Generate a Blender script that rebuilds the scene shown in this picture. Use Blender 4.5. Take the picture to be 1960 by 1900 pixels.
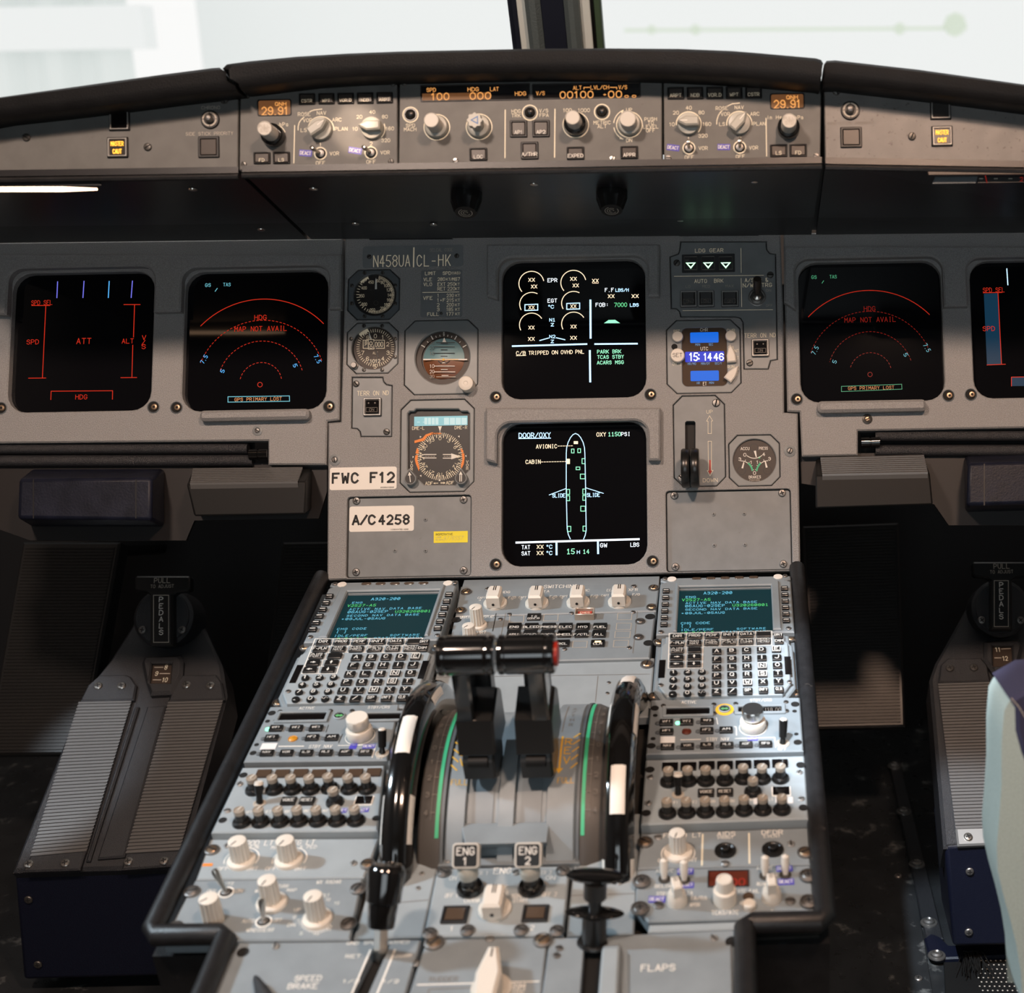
import bpy, math, random
from mathutils import Vector, Matrix
from mathutils.geometry import tessellate_polygon
random.seed(7)
PI = math.pi
scn = bpy.context.scene
for o in list(bpy.data.objects): bpy.data.objects.remove(o)

# ------------------------------------------------------------------ camera, world, lights, exposure
FPX = 2771.0; PPX, PPY = 1425.0, 950.0
PITCH = math.radians(16); ROLL = math.radians(-1.1)
CAM = Vector((0.205, 0.0, 1.03))
RCAM = Matrix.Rotation(PI/2-PITCH, 3, 'X') @ Matrix.Rotation(ROLL, 3, 'Z')
cd = bpy.data.cameras.new('camera'); cam = bpy.data.objects.new('camera', cd); scn.collection.objects.link(cam)
cam.matrix_world = Matrix.Translation(CAM) @ RCAM.to_4x4()
cd.sensor_fit = 'HORIZONTAL'; cd.sensor_width = 36.0; cd.lens = FPX*36.0/1960.0
cd.shift_x = -(PPX-980.0)/1960.0; cd.shift_y = 0.0
cd.clip_start = 0.02; cd.clip_end = 200
cd.dof.use_dof = True; cd.dof.focus_distance = 1.60; cd.dof.aperture_fstop = 6.2
scn.camera = cam
scn.view_settings.view_transform = 'Standard'; scn.view_settings.look = 'None'
scn.view_settings.gamma = 1.0; scn.view_settings.exposure = 0.0; scn.view_settings.use_curve_mapping = False
w = bpy.data.worlds.new('sky'); scn.world = w; w.use_nodes = True
bg = w.node_tree.nodes['Background']; bg.inputs[0].default_value = (1.0, 1.0, 0.985, 1); bg.inputs[1].default_value = 1.0

def lamp(name, kind, loc, target, power, color, **kw):
    l = bpy.data.lights.new(name, kind); l.energy = power; l.color = color
    for k, v in kw.items(): setattr(l, k, v)
    o = bpy.data.objects.new(name, l); scn.collection.objects.link(o); o.location = loc
    d = Vector(target)-Vector(loc); o.rotation_euler = d.to_track_quat('-Z', 'Y').to_euler(); return o
# assumed warm dome lamps overhead, an added cool fill lamp behind the camera, two assumed cool spots from the left (no side window is built), an added heel rest spot, one assumed map-reading spot
lamp('assumed_dome_lamp', 'AREA', (-0.42, 0.27, 1.93), (-0.22, 1.6, 0.70), 18.5, (1.0, 0.765, 0.625), shape='DISK', size=0.16)  # assumed overhead lamp, out of view, for the warm light from above
lamp('assumed_dome_lamp', 'AREA', (0.55, 0.27, 1.93), (0.50, 1.6, 0.72), 17.0, (1.0, 0.66, 0.47), shape='DISK', size=0.16)  # second assumed overhead lamp, added to brighten the right side panels
lamp('rear_fill', 'AREA', (0.1, -1.18, 1.15), (0.0, 1.5, 0.9), 9.0, (0.86, 0.95, 1.0), shape='RECTANGLE', size=1.2, size_y=0.8)
lamp('assumed_left_spot', 'SPOT', (-1.22, 1.02, 1.42), (0.03, 1.06, 0.42), 80.0, (0.74, 0.89, 1.0), spot_size=math.radians(36), spot_blend=0.35, shadow_soft_size=0.055)  # assumed cool light from the left, source unseen; the wall has no window
lamp('assumed_left_spot', 'SPOT', (-1.24, 0.80, 1.42), (-0.672, 1.625, 0.235), 85.0, (0.80, 0.90, 1.0), spot_size=math.radians(11), spot_blend=0.25, shadow_soft_size=0.02)  # second unseen spot, added to light a patch of the left heel rest
lamp('added_heel_spot', 'SPOT', (-0.12, 0.50, 1.90), (0.47, 1.45, 0.08), 260.0, (0.80, 0.90, 1.0), spot_size=math.radians(11.5), spot_blend=0.35, shadow_soft_size=0.02)  # unseen spot added to brighten the right heel rest and nearby floor
lamp('assumed_map_lamp', 'SPOT', (-0.28, 0.20, 1.86), (-0.150, 1.394, 0.994), 120.0, (1.0, 0.72, 0.52), spot_size=math.radians(2.1), spot_blend=0.7, shadow_soft_size=0.004)  # assumed unseen lamp for the warm pool on the left display control panel

# ------------------------------------------------------------------ frames and pixels
def ray(x, y): return RCAM @ Vector(((x-PPX)/FPX, -(y-PPY)/FPX, -1.0))
def at(x, y, d): return CAM + ray(x, y)*d
class Frame:
    def __init__(s, o, u, v):
        s.o = Vector(o); s.u = Vector(u).normalized(); s.v = Vector(v).normalized(); s.n = s.u.cross(s.v)
    def hit(s, x, y, h=0.0):
        d = ray(x, y); t = ((s.o + s.n*h - CAM).dot(s.n))/d.dot(s.n); return CAM + d*t
    def uv(s, x, y, h=0.0):
        q = s.hit(x, y, h)-s.o; return q.dot(s.u), q.dot(s.v)
    def w(s, u, v, h=0.0): return s.o + s.u*u + s.v*v + s.n*h
    def mat(s, p): 
        m = Matrix((s.u, s.v, s.n)).transposed().to_4x4(); m.translation = p; return m
    def shift(s, h): return Frame(s.w(0, 0, h), s.u, s.v)
def slope_frame(o, ang): return Frame(o, (1, 0, 0), (0, math.cos(ang), math.sin(ang)))
TAU = math.radians(23.5)
M = slope_frame(at(1075, 780, 1.606), PI/2-TAU)          # main instrument panel
G = slope_frame(at(1015, 235, 1.35), PI/2-math.radians(17))   # glareshield face
P = slope_frame(M.hit(1080, 1108), math.radians(12))     # pedestal top

# ------------------------------------------------------------------ materials
MATS = {}
def mat(name, col, rough=0.5, metal=0.0, spec=0.5, var=0.0, vscale=40, bump=0.0, bscale=900, emit=0.0, dirt=None, coat=0.0, rvar=0.0):
    m = bpy.data.materials.new(name); m.use_nodes = True; nt = m.node_tree; n = nt.nodes; b = n['Principled BSDF']
    b.inputs['Base Color'].default_value = (*col, 1); b.inputs['Roughness'].default_value = rough
    b.inputs['Metallic'].default_value = metal; b.inputs['Specular IOR Level'].default_value = spec
    b.inputs['Coat Weight'].default_value = coat; b.inputs['Coat Roughness'].default_value = 0.08
    if emit:
        b.inputs['Emission Color'].default_value = (*col, 1); b.inputs['Emission Strength'].default_value = emit
    if var or bump or dirt or rvar:
        tc = n.new('ShaderNodeTexCoord')
    if var or dirt:
        nz = n.new('ShaderNodeTexNoise'); nz.inputs['Scale'].default_value = vscale; nz.inputs['Detail'].default_value = 5
        nt.links.new(tc.outputs['Object'], nz.inputs['Vector'])
        rp = n.new('ShaderNodeValToRGB'); rp.color_ramp.elements[0].position = 0.3; rp.color_ramp.elements[1].position = 0.7
        rp.color_ramp.elements[0].color = (*[c*(1-var) for c in col], 1); rp.color_ramp.elements[1].color = (*[min(1, c*(1+var)) for c in col], 1)
        nt.links.new(nz.outputs['Fac'], rp.inputs['Fac']); outc = rp.outputs['Color']
        if dirt:
            n2 = n.new('ShaderNodeTexNoise'); n2.inputs['Scale'].default_value = dirt[1]; n2.inputs['Detail'].default_value = 7; n2.inputs['Roughness'].default_value = 0.65
            nt.links.new(tc.outputs['Object'], n2.inputs['Vector'])
            r2 = n.new('ShaderNodeValToRGB'); r2.color_ramp.elements[0].position = dirt[2]; r2.color_ramp.elements[1].position = dirt[2]+0.09
            nt.links.new(n2.outputs['Fac'], r2.inputs['Fac'])
            mx = n.new('ShaderNodeMix'); mx.data_type = 'RGBA'
            nt.links.new(r2.outputs['Color'], mx.inputs['Factor']); nt.links.new(outc, mx.inputs['A']); mx.inputs['B'].default_value = (*dirt[0], 1)
            outc = mx.outputs['Result']
        nt.links.new(outc, b.inputs['Base Color'])
    if bump:
        nb = n.new('ShaderNodeTexNoise'); nb.inputs['Scale'].default_value = bscale; nb.inputs['Detail'].default_value = 2
        nt.links.new(tc.outputs['Object'], nb.inputs['Vector'])
        bp = n.new('ShaderNodeBump'); bp.inputs['Strength'].default_value = bump; bp.inputs['Distance'].default_value = 0.001
        nt.links.new(nb.outputs['Fac'], bp.inputs['Height']); nt.links.new(bp.outputs['Normal'], b.inputs['Normal'])
    if rvar:
        nr = n.new('ShaderNodeTexNoise'); nr.inputs['Scale'].default_value = 60; nr.inputs['Detail'].default_value = 6
        nt.links.new(tc.outputs['Object'], nr.inputs['Vector'])
        mr = n.new('ShaderNodeMapRange'); mr.inputs['To Min'].default_value = max(0, rough-rvar); mr.inputs['To Max'].default_value = min(1, rough+rvar)
        nt.links.new(nr.outputs['Fac'], mr.inputs['Value']); nt.links.new(mr.outputs['Result'], b.inputs['Roughness'])
    MATS[name] = m; return m
GREY = (0.205, 0.225, 0.235)
mat('panel_grain', (0.285, 0.285, 0.285), 0.46, var=0.22, vscale=950, bump=0.7, bscale=1100, spec=0.5)
mat('panel_grey', (0.20, 0.215, 0.225), 0.45, var=0.06, vscale=60, dirt=((0.10, 0.095, 0.09), 150, 0.70))
mat('panel_dark', (0.10, 0.115, 0.125), 0.5, var=0.06, vscale=60)
mat('instr_grey', (0.23, 0.245, 0.25), 0.42, var=0.05, vscale=50)
mat('face_grey', (0.205, 0.22, 0.228), 0.40, var=0.10, vscale=45, dirt=((0.13, 0.12, 0.115), 120, 0.66), rvar=0.08)
mat('glare_grey', (0.125, 0.125, 0.120), 0.50, spec=0.35, var=0.10, vscale=45, dirt=((0.08, 0.075, 0.07), 120, 0.66), rvar=0.08)
mat('worn_grey', (0.165, 0.160, 0.155), 0.45, var=0.10, vscale=45, dirt=((0.07, 0.06, 0.055), 190, 0.60), rvar=0.10)
mat('ped_grey', (0.225, 0.262, 0.285), 0.44, var=0.08, vscale=35, dirt=((0.20, 0.20, 0.20), 140, 0.68), rvar=0.08)
mat('ped_light', (0.305, 0.352, 0.378), 0.44, var=0.06, vscale=35, rvar=0.08)
mat('ped_dark', (0.19, 0.22, 0.24), 0.44, var=0.08, vscale=35)
mat('leather', (0.0055, 0.0055, 0.006), 0.52, spec=0.25, var=0.2, vscale=70, bump=0.22, bscale=700, rvar=0.1)
mat('rail', (0.011, 0.011, 0.012), 0.42, var=0.25, vscale=90, dirt=((0.075, 0.065, 0.058), 110, 0.66), bump=0.3, bscale=700)
mat('under', (0.012, 0.012, 0.014), 0.33, bump=0.12, bscale=1400)
mat('under_light', (0.020, 0.021, 0.023), 0.42, bump=0.12, bscale=1400)
mat('navy', (0.004, 0.0055, 0.016), 0.45, bump=0.4, bscale=1100, spec=0.4)
mat('kick', (0.016, 0.014, 0.014), 0.5, spec=0.35)
mat('navy_pad', (0.008, 0.010, 0.021), 0.45, spec=0.3, var=0.3, vscale=60, bump=0.2, bscale=500, rvar=0.1)
mat('casting', (0.017, 0.018, 0.021), 0.38, bump=0.9, bscale=1300, spec=0.6)
mat('rubber', (0.008, 0.008, 0.008), 0.55, spec=0.25)
mat('black', (0.010, 0.010, 0.011), 0.42)
mat('void', (0.004, 0.004, 0.004), 0.8)
mat('gloss_black', (0.006, 0.006, 0.006), 0.10, coat=0.6)
mat('semi_black', (0.011, 0.011, 0.011), 0.28)
mat('key_black', (0.012, 0.012, 0.012), 0.30)
mat('cap_brown', (0.040, 0.030, 0.024), 0.35)
mat('cap_dark', (0.022, 0.019, 0.017), 0.30)
mat('knob_grey', (0.42, 0.42, 0.38), 0.38)
mat('knob_light', (0.56, 0.54, 0.49), 0.42)
mat('knob_white', (0.70, 0.66, 0.59), 0.42)
mat('knob_clear', (0.33, 0.29, 0.24), 0.20, coat=0.4)
mat('metal', (0.55, 0.52, 0.48), 0.28, metal=1.0)
mat('brushed', (0.66, 0.66, 0.65), 0.30, metal=1.0, var=0.05)
mat('dull_metal', (0.22, 0.21, 0.20), 0.42, metal=0.8)
mat('screw_dark', (0.10, 0.095, 0.088), 0.38, metal=0.7)
mat('brass', (0.38, 0.27, 0.18), 0.36, metal=0.9)
mat('alu', (0.40, 0.40, 0.39), 0.42, metal=0.75)
mat('ribbed', (0.15, 0.147, 0.143), 0.40, metal=0.45)
mat('ribbed_dark', (0.022, 0.021, 0.020), 0.36, metal=0.4)
mat('ink_white', (0.85, 0.83, 0.77), 0.6)
mat('ink_grey', (0.45, 0.41, 0.35), 0.6)
mat('ink_dim', (0.17, 0.15, 0.13), 0.6)
mat('ink_black', (0.012, 0.011, 0.010), 0.6)
mat('ink_blue', (0.05, 0.16, 0.42), 0.5)
mat('ink_orange', (0.85, 0.25, 0.03), 0.5)
mat('ink_yellow', (0.78, 0.44, 0.03), 0.5)
mat('ink_green', (0.05, 0.48, 0.24), 0.5)
mat('ink_red', (0.45, 0.03, 0.02), 0.5)
mat('sticker_white', (0.85, 0.82, 0.76), 0.45)
mat('sticker_yellow', (0.88, 0.75, 0.02), 0.5)
mat('sticker_blue', (0.055, 0.045, 0.42), 0.4)
mat('tape_white', (0.75, 0.75, 0.74), 0.5)
mat('dial_brown', (0.040, 0.026, 0.018), 0.5)
mat('scale_grey', (0.075, 0.068, 0.062), 0.45)
mat('dial_black', (0.014, 0.011, 0.010), 0.45)
mat('sky_teal', (0.16, 0.30, 0.33), 0.4)
mat('earth_brown', (0.16, 0.055, 0.018), 0.4)
mat('screen', (0.004, 0.004, 0.005), 0.05, spec=0.22)
mat('window_black', (0.006, 0.005, 0.005), 0.08)
mat('window_brown', (0.075, 0.050, 0.034), 0.15)
mat('red_cap', (0.50, 0.03, 0.015), 0.35)
mat('red_cover', (0.50, 0.06, 0.04), 0.25)
mat('amber_cap', (0.55, 0.25, 0.02), 0.3)
mat('dim_red', (0.10, 0.022, 0.012), 0.3)
mat('fabric_teal', (0.42, 0.52, 0.50), 0.9, var=0.10, vscale=700, bump=0.8, bscale=1500)
mat('fabric_navy', (0.028, 0.027, 0.062), 0.9, bump=0.5, bscale=1500)
mat('floor_dark', (0.020, 0.022, 0.024), 0.30, dirt=((0.12, 0.125, 0.122), 24, 0.58), var=0.3, vscale=12, rvar=0.12)
mat('wall_lining', (0.10, 0.105, 0.11), 0.6)
mat('footwell', (0.012, 0.012, 0.013), 0.6)
mat('post_grey', (0.085, 0.11, 0.115), 0.5, bump=0.7, bscale=400)
mat('post_navy', (0.006, 0.009, 0.020), 0.5)
mat('frame_white', (0.62, 0.68, 0.66), 0.45)
mat('seal_green', (0.05, 0.085, 0.05), 0.4)
mat('hangar_panel', (0.80, 0.84, 0.83), 0.8)
mat('hangar_white', (0.90, 0.92, 0.92), 0.8)
mat('cable_green', (0.72, 0.80, 0.68), 0.6)
def glow(name, col, s, body=None):
    m = mat(name, body or col, 0.4); b = m.node_tree.nodes['Principled BSDF']
    b.inputs['Specular IOR Level'].default_value = 0.12; b.inputs['Emission Color'].default_value = (*col, 1); b.inputs['Emission Strength'].default_value = s; return m
glow('ink_cream', (0.95, 0.80, 0.55), 0.13, (0.72, 0.66, 0.52))   # panel legends backlit; placard print only has a glow put into its colour
glow('crt_red', (1.0, 0.045, 0.018), 0.62, (0.02, 0, 0))
glow('crt_red_dim', (1.0, 0.05, 0.03), 0.22, (0.02, 0, 0))
glow('crt_amber', (1.0, 0.75, 0.5), 1.5, (0.02, 0.02, 0.02))
glow('crt_orange', (1.0, 0.38, 0.14), 0.75, (0.02, 0.02, 0.02))
glow('crt_white', (0.85, 0.92, 1.0), 1.5, (0.02, 0.02, 0.02))
glow('crt_blue', (0.10, 0.48, 1.0), 1.1, (0.02, 0.02, 0.02))
glow('crt_violet', (0.22, 0.22, 1.0), 0.9, (0.02, 0.02, 0.02))
glow('crt_ice', (0.45, 0.72, 1.0), 1.9, (0.02, 0.02, 0.02))
glow('crt_cyan', (0.22, 0.72, 0.85), 0.7, (0.02, 0.02, 0.02))
glow('crt_green', (0.20, 0.95, 0.40), 0.9, (0.02, 0.02, 0.02))
glow('crt_green_dim', (0.15, 0.75, 0.38), 0.45, (0.02, 0.02, 0.02))
glow('crt_mint', (0.35, 1.0, 0.62), 1.2, (0.02, 0.02, 0.02))
glow('crt_navy', (0.010, 0.055, 0.11), 0.6, (0.004, 0.004, 0.004))
glow('mcdu_glass', (0.010, 0.080, 0.10), 0.36, (0.004, 0.006, 0.006))
glow('mcdu_blue', (0.16, 0.62, 0.85), 0.95, (0.02, 0.02, 0.02))
glow('mcdu_green', (0.10, 0.75, 0.20), 0.9, (0.02, 0.02, 0.02))
glow('lcd_amber', (1.0, 0.42, 0.11), 0.95, (0.02, 0.02, 0.02))
glow('lcd_glass', (0.30, 0.115, 0.04), 0.42, (0.10, 0.06, 0.03))
glow('caution', (1.0, 0.42, 0.02), 2.6, (0.1, 0.1, 0.1))
glow('led_green', (0.25, 1.0, 0.55), 2.2, (0.1, 0.1, 0.1))
glow('gear_green', (0.45, 1.0, 0.55), 2.4, (0.1, 0.1, 0.1))
glow('gear_dark', (0.02, 0.16, 0.03), 0.6, (0.02, 0.02, 0.02))
glow('arrow_green', (0.06, 0.62, 0.12), 0.7, (0.1, 0.1, 0.1))
glow('clock_blue', (0.0, 0.16, 0.85), 0.85, (0.02, 0.02, 0.02))
glow('clock_deep', (0.03, 0.06, 0.75), 0.8, (0.02, 0.02, 0.02))
glow('clock_white', (0.95, 0.96, 1.0), 1.8, (0.1, 0.1, 0.1))
glow('clock_text', (0.15, 0.42, 0.8), 0.55, (0.1, 0.1, 0.1))
glow('dme_glass', (0.28, 0.62, 0.66), 0.85, (0.1, 0.1, 0.1))
glow('dme_bright', (0.62, 0.82, 0.80), 0.9, (0.1, 0.1, 0.1))
glow('flood_strip', (1.0, 0.62, 0.38), 5.0)
glow('squawk_red', (0.75, 0.08, 0.05), 0.5, (0.05, 0, 0))
glow('clr_light', (1.0, 0.72, 0.36), 1.6)
gl = bpy.data.materials.new('pane_glass'); gl.use_nodes = True; MATS['pane_glass'] = gl
_n = gl.node_tree.nodes; _n.clear(); _o = _n.new('ShaderNodeOutputMaterial'); _mx = _n.new('ShaderNodeMixShader'); _t = _n.new('ShaderNodeBsdfTransparent'); _g = _n.new('ShaderNodeBsdfGlossy')
_fr = _n.new('ShaderNodeFresnel'); _fr.inputs[0].default_value = 1.3; _g.inputs['Roughness'].default_value = 0.02; _t.inputs[0].default_value = (1, 1, 1, 1)
for a_, b_ in ((_fr.outputs[0], _mx.inputs[0]), (_t.outputs[0], _mx.inputs[1]), (_g.outputs[0], _mx.inputs[2]), (_mx.outputs[0], _o.inputs[0])): gl.node_tree.links.new(a_, b_)
gi = gl.copy(); gi.name = 'lens_glass'; MATS['lens_glass'] = gi

# ------------------------------------------------------------------ meshes
def rr(w, h, r, n=4, cx=0, cy=0):
    pts = []
    for qx, qy, a0 in ((1, 1, 0), (-1, 1, 90), (-1, -1, 180), (1, -1, 270)):
        for i in range(n+1):
            a = math.radians(a0+90*i/n); pts.append((cx+qx*(w/2-r)+r*math.cos(a), cy+qy*(h/2-r)+r*math.sin(a)))
    return pts
def circ(r, n=32, cx=0, cy=0, a0=0.0): return [(cx+r*math.cos(a0+2*PI*i/n), cy+r*math.sin(a0+2*PI*i/n)) for i in range(n)]
def octo(w, h, c, cx=0, cy=0):
    a, b = w/2, h/2
    return [(cx+x, cy+y) for x, y in ((a, b-c), (a-c, b), (-a+c, b), (-a, b-c), (-a, -b+c), (-a+c, -b), (a-c, -b), (a, -b+c))]
def area(p): return 0.5*sum(p[i][0]*p[(i+1) % len(p)][1]-p[(i+1) % len(p)][0]*p[i][1] for i in range(len(p)))
def ccw(p): return list(p) if area(p) > 0 else list(reversed(p))
def inset(p, d):
    n = len(p); out = []
    for i in range(n):
        a, b, c = Vector(p[i-1]), Vector(p[i]), Vector(p[(i+1) % n])
        e1 = (b-a); e2 = (c-b)
        if e1.length < 1e-9 or e2.length < 1e-9: out.append(tuple(b)); continue
        e1.normalize(); e2.normalize(); n1 = Vector((-e1.y, e1.x)); n2 = Vector((-e2.y, e2.x))
        k = max(0.35, 1+n1.dot(n2)); out.append(tuple(b+(n1+n2)*(d/k)))
    return out
class MB:
    def __init__(s): s.v = []; s.f = []; s.m = []; s.mi = 0; s.X = None
    def add(s, vs, fs):
        b = len(s.v)
        if s.X is not None: vs = [s.X @ Vector(v) for v in vs]
        s.v += [tuple(v) for v in vs]; s.f += [tuple(b+i for i in f) for f in fs]; s.m += [s.mi]*len(fs); return s
    def plate(s, outer, holes=(), h0=0.0, h1=0.002, bev=0.0, hbev=None, bottom=True):
        hbev = bev if hbev is None else hbev
        outer = ccw(outer); holes = [ccw(h) for h in holes]
        top = inset(outer, bev) if bev else outer; tops = [inset(h, -hbev) if hbev else h for h in holes]
        loops = [[Vector((*p, 0)) for p in l] for l in [top]+tops]
        flat = [p for l in loops for p in l]
        s.add([(p.x, p.y, h1) for p in flat], [])
        b0 = len(s.v)-len(flat)
        tris = tessellate_polygon(loops)
        for t in tris:
            a, b, c = (flat[i] for i in t)
            if (b-a).cross(c-a).z < 0: t = tuple(reversed(t))
            s.f.append(tuple(b0+i for i in t)); s.m.append(s.mi)
        if not holes and len(outer) > 2:
            pass
        def wall(A, za, B, zb, flip):
            n = len(A); f = []
            for i in range(n):
                j = (i+1) % n; q = (i, j, n+j, n+i); f.append(q if not flip else tuple(reversed(q)))
            s.add([(x, y, za) for x, y in A]+[(x, y, zb) for x, y in B], f)
        if bev: wall(outer, h1-bev, top, h1, False)
        wall(outer, h0, outer, h1-bev, False)
        for h, t in zip(holes, tops):
            if hbev: wall(h, h1-hbev, t, h1, True)
            wall(h, h0, h, h1-hbev, True)
        if bottom and not holes:
            s.add([(x, y, h0) for x, y in outer], [tuple(reversed(range(len(outer))))])
        return s
    def box(s, w, d, h0, h1, r=0.0, bev=0.0, cx=0, cy=0):
        o = rr(w, d, r, 3, cx, cy) if r > 0 else [(cx+x*w/2, cy+y*d/2) for x, y in ((1, 1), (-1, 1), (-1, -1), (1, -1))]
        return s.plate(o, (), h0, h1, bev)
    def lathe(s, prof, n=28, flute=None, cx=0, cy=0):
        # prof: (r, z) from bottom to top; flute=(count, depth, zlo, zhi)
        vs = []; fs = []
        for r, z in prof:
            for i in range(n):
                a = 2*PI*i/n; q = r
                if flute and flute[2] <= z <= flute[3] and r > 0: q = r-flute[1]*(0.5-0.5*math.cos(flute[0]*a))
                vs.append((cx+q*math.cos(a), cy+q*math.sin(a), z))
        for k in range(len(prof)-1):
            for i in range(n):
                j = (i+1) % n; fs.append((k*n+i, k*n+j, (k+1)*n+j, (k+1)*n+i))
        if prof[-1][0] > 1e-6: fs.append(tuple((len(prof)-1)*n+i for i in range(n)))
        if prof[0][0] > 1e-6: fs.append(tuple(reversed(range(n))))
        return s.add(vs, fs)
    def tube(s, path, r, n=10, cap=True):
        path = [Vector(p) for p in path]; rad = r if isinstance(r, (list, tuple)) else [r]*len(path)
        vs = []; fs = []; up = None
        for i, p in enumerate(path):
            t = (path[min(i+1, len(path)-1)]-path[max(i-1, 0)]).normalized()
            if up is None: up = Vector((0, 0, 1)) if abs(t.z) < 0.9 else Vector((1, 0, 0))
            x = t.cross(up).normalized(); y = x.cross(t).normalized(); up = y
            for k in range(n):
                a = 2*PI*k/n; vs.append(p+x*(rad[i]*math.cos(a))+y*(rad[i]*math.sin(a)))
        for i in range(len(path)-1):
            for k in range(n):
                j = (k+1) % n; fs.append((i*n+k, i*n+j, (i+1)*n+j, (i+1)*n+k))
        if cap: fs.append(tuple(reversed(range(n)))); fs.append(tuple((len(path)-1)*n+k for k in range(n)))
        return s.add(vs, fs)
    def loft(s, rings, closed=True, caps=True):
        n = len(rings[0]); vs = [p for r in rings for p in r]; fs = []
        for i in range(len(rings)-1):
            for k in range(n if closed else n-1):
                j = (k+1) % n; fs.append((i*n+k, i*n+j, (i+1)*n+j, (i+1)*n+k))
        if caps and closed: fs.append(tuple(reversed(range(n)))); fs.append(tuple((len(rings)-1)*n+k for k in range(n)))
        return s.add(vs, fs)
    def strip(s, pts, w, h, closed=False):
        pts = [Vector((p[0], p[1])) for p in pts]
        q = [pts[0]]
        for p in pts[1:]:
            if (p-q[-1]).length > 1e-7: q.append(p)
        pts = q; n = len(pts)
        if n < 2: return s
        if not closed:
            for i in range(1, n-1):
                if (pts[i]-pts[i-1]).normalized().dot((pts[i+1]-pts[i]).normalized()) < 0.15:
                    s.strip(pts[:i+1], w, h); return s.strip(pts[i:], w, h)
        L = []; Rr = []
        for i in range(n):
            a = pts[i-1] if (i > 0 or closed) else None; c = pts[(i+1) % n] if (i < n-1 or closed) else None; b = pts[i]
            d1 = (b-a).normalized() if a is not None else None; d2 = (c-b).normalized() if c is not None else None
            if d1 is None: d1 = d2
            if d2 is None: d2 = d1
            n1 = Vector((-d1.y, d1.x)); n2 = Vector((-d2.y, d2.x)); m = n1+n2; k = 1+n1.dot(n2)
            if k < 0.5: k = 0.5
            o = m*(w/2/k); e = Vector((0, 0))
            if a is None: e = -d2*(w*0.35)
            if c is None: e = d1*(w*0.35)
            L.append(b+o+e); Rr.append(b-o+e)
        vs = [(p.x, p.y, h) for p in L]+[(p.x, p.y, h) for p in Rr]
        fs = [(n+i, n+(i+1) % n, (i+1) % n, i) for i in range(n if closed else n-1)]
        return s.add(vs, fs)
    def mesh(s, name, mats):
        me = bpy.data.meshes.new(name); me.from_pydata(s.v, [], s.f)
        for m in (mats if isinstance(mats, (list, tuple)) else [mats]): me.materials.append(MATS[m])
        if any(s.m): me.polygons.foreach_set('material_index', s.m)
        me.polygons.foreach_set('use_smooth', [True]*len(me.polygons)); me.set_sharp_from_angle(angle=math.radians(32))
        return me
COL = scn.collection
def link(name, me, parent=None, loc=(0, 0, 0), rot=(0, 0, 0), label=None):
    o = bpy.data.objects.new(name, me); COL.objects.link(o)
    if parent is not None: o.parent = parent.o if isinstance(parent, Thing) else parent
    o.location = loc; o.rotation_euler = rot
    if label: o['label'] = label
    return o
CACHE = {}
def cached(key, mats, fn):
    k = (key, tuple(mats) if isinstance(mats, (list, tuple)) else mats)
    if k not in CACHE:
        b = MB(); fn(b); CACHE[k] = b.mesh(str(key[0]), mats)
    return CACHE[k]
def structure(name, mb, mats, frame=None, p=None, parent=None):
    o = link(name, mb.mesh(name, mats), parent)
    if frame is not None: o.matrix_world = frame.mat(p if p is not None else frame.o)
    if parent is None: o['kind'] = 'structure'
    return o

# ------------------------------------------------------------------ stroke lettering
GLY = {'A': "00 39 60;13 53", 'B': "00 09 49 67 66 45 05;45 64 62 40 00", 'C': "62 40 20 02 07 29 49 67", 'D': "00 09 39 67 62 30 00",
 'E': "60 00 09 69;05 45", 'F': "00 09 69;05 45", 'G': "67 49 29 07 02 20 40 62 64 34", 'H': "00 09;60 69;05 65", 'I': "30 39", 'J': "02 20 40 62 69",
 'K': "00 09;03 69;25 60", 'L': "09 00 60", 'M': "00 09 34 69 60", 'N': "00 09 60 69", 'O': "20 40 62 67 49 29 07 02 20", 'P': "00 09 49 67 66 44 04",
 'Q': "20 40 62 67 49 29 07 02 20;42 60", 'R': "00 09 49 67 66 44 04;34 60", 'S': "02 20 40 62 63 45 25 06 07 29 49 67", 'T': "30 39;09 69",
 'U': "09 02 20 40 62 69", 'V': "09 30 69", 'W': "09 10 36 50 69", 'X': "00 69;09 60", 'Y': "09 35 69;35 30", 'Z': "09 69 00 60",
 '0': "20 40 62 67 49 29 07 02 20", '1': "17 39 30", '2': "07 29 49 67 65 00 60", '3': "07 29 49 67 66 45 25;45 64 62 40 20 02", '4': "40 49 03 63",
 '5': "69 19 05 45 63 62 40 20 01", '6': "67 49 29 07 02 20 40 62 63 45 25 04", '7': "09 69 20", '8': "20 40 62 63 45 25 03 02 20;25 06 07 29 49 67 66 45",
 '9': "02 20 40 62 67 49 29 07 06 24 44 65", '-': "14 54", '+': "14 54;32 36", '/': "00 69", '.': "20 30", ':': "32 33;36 37", '(': "40 22 27 49", ')': "20 42 47 29",
 '&': "60 06 08 19 29 38 37 04 02 20 30 63", '%': "00 69;19 28 17 08 19;50 61 52 41 50", '*': "29 38 27 18 29", '#': "10 29;40 59;03 63;06 66", '>': "17 54 11", '<': "57 14 51",
 '[': "40 20 29 49", ']': "20 40 49 29", '_': "00 60", '~': "54 04 26;04 22", ',': "21 10", 'o': "20 40 51 54 45 25 14 11 20", '^': "14 38 54",
 'i': "20 26;28 29", 'n': "10 16;15 26 46 55 50", 'g': "56 50 40? ", 'h': "10 19;15 26 46 55 50", 'a': "55 50;54 46 26 15 11 20 40 51"}
GLY['g'] = "56 51 40 20;54 46 26 15 13 22 42 53"
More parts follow.
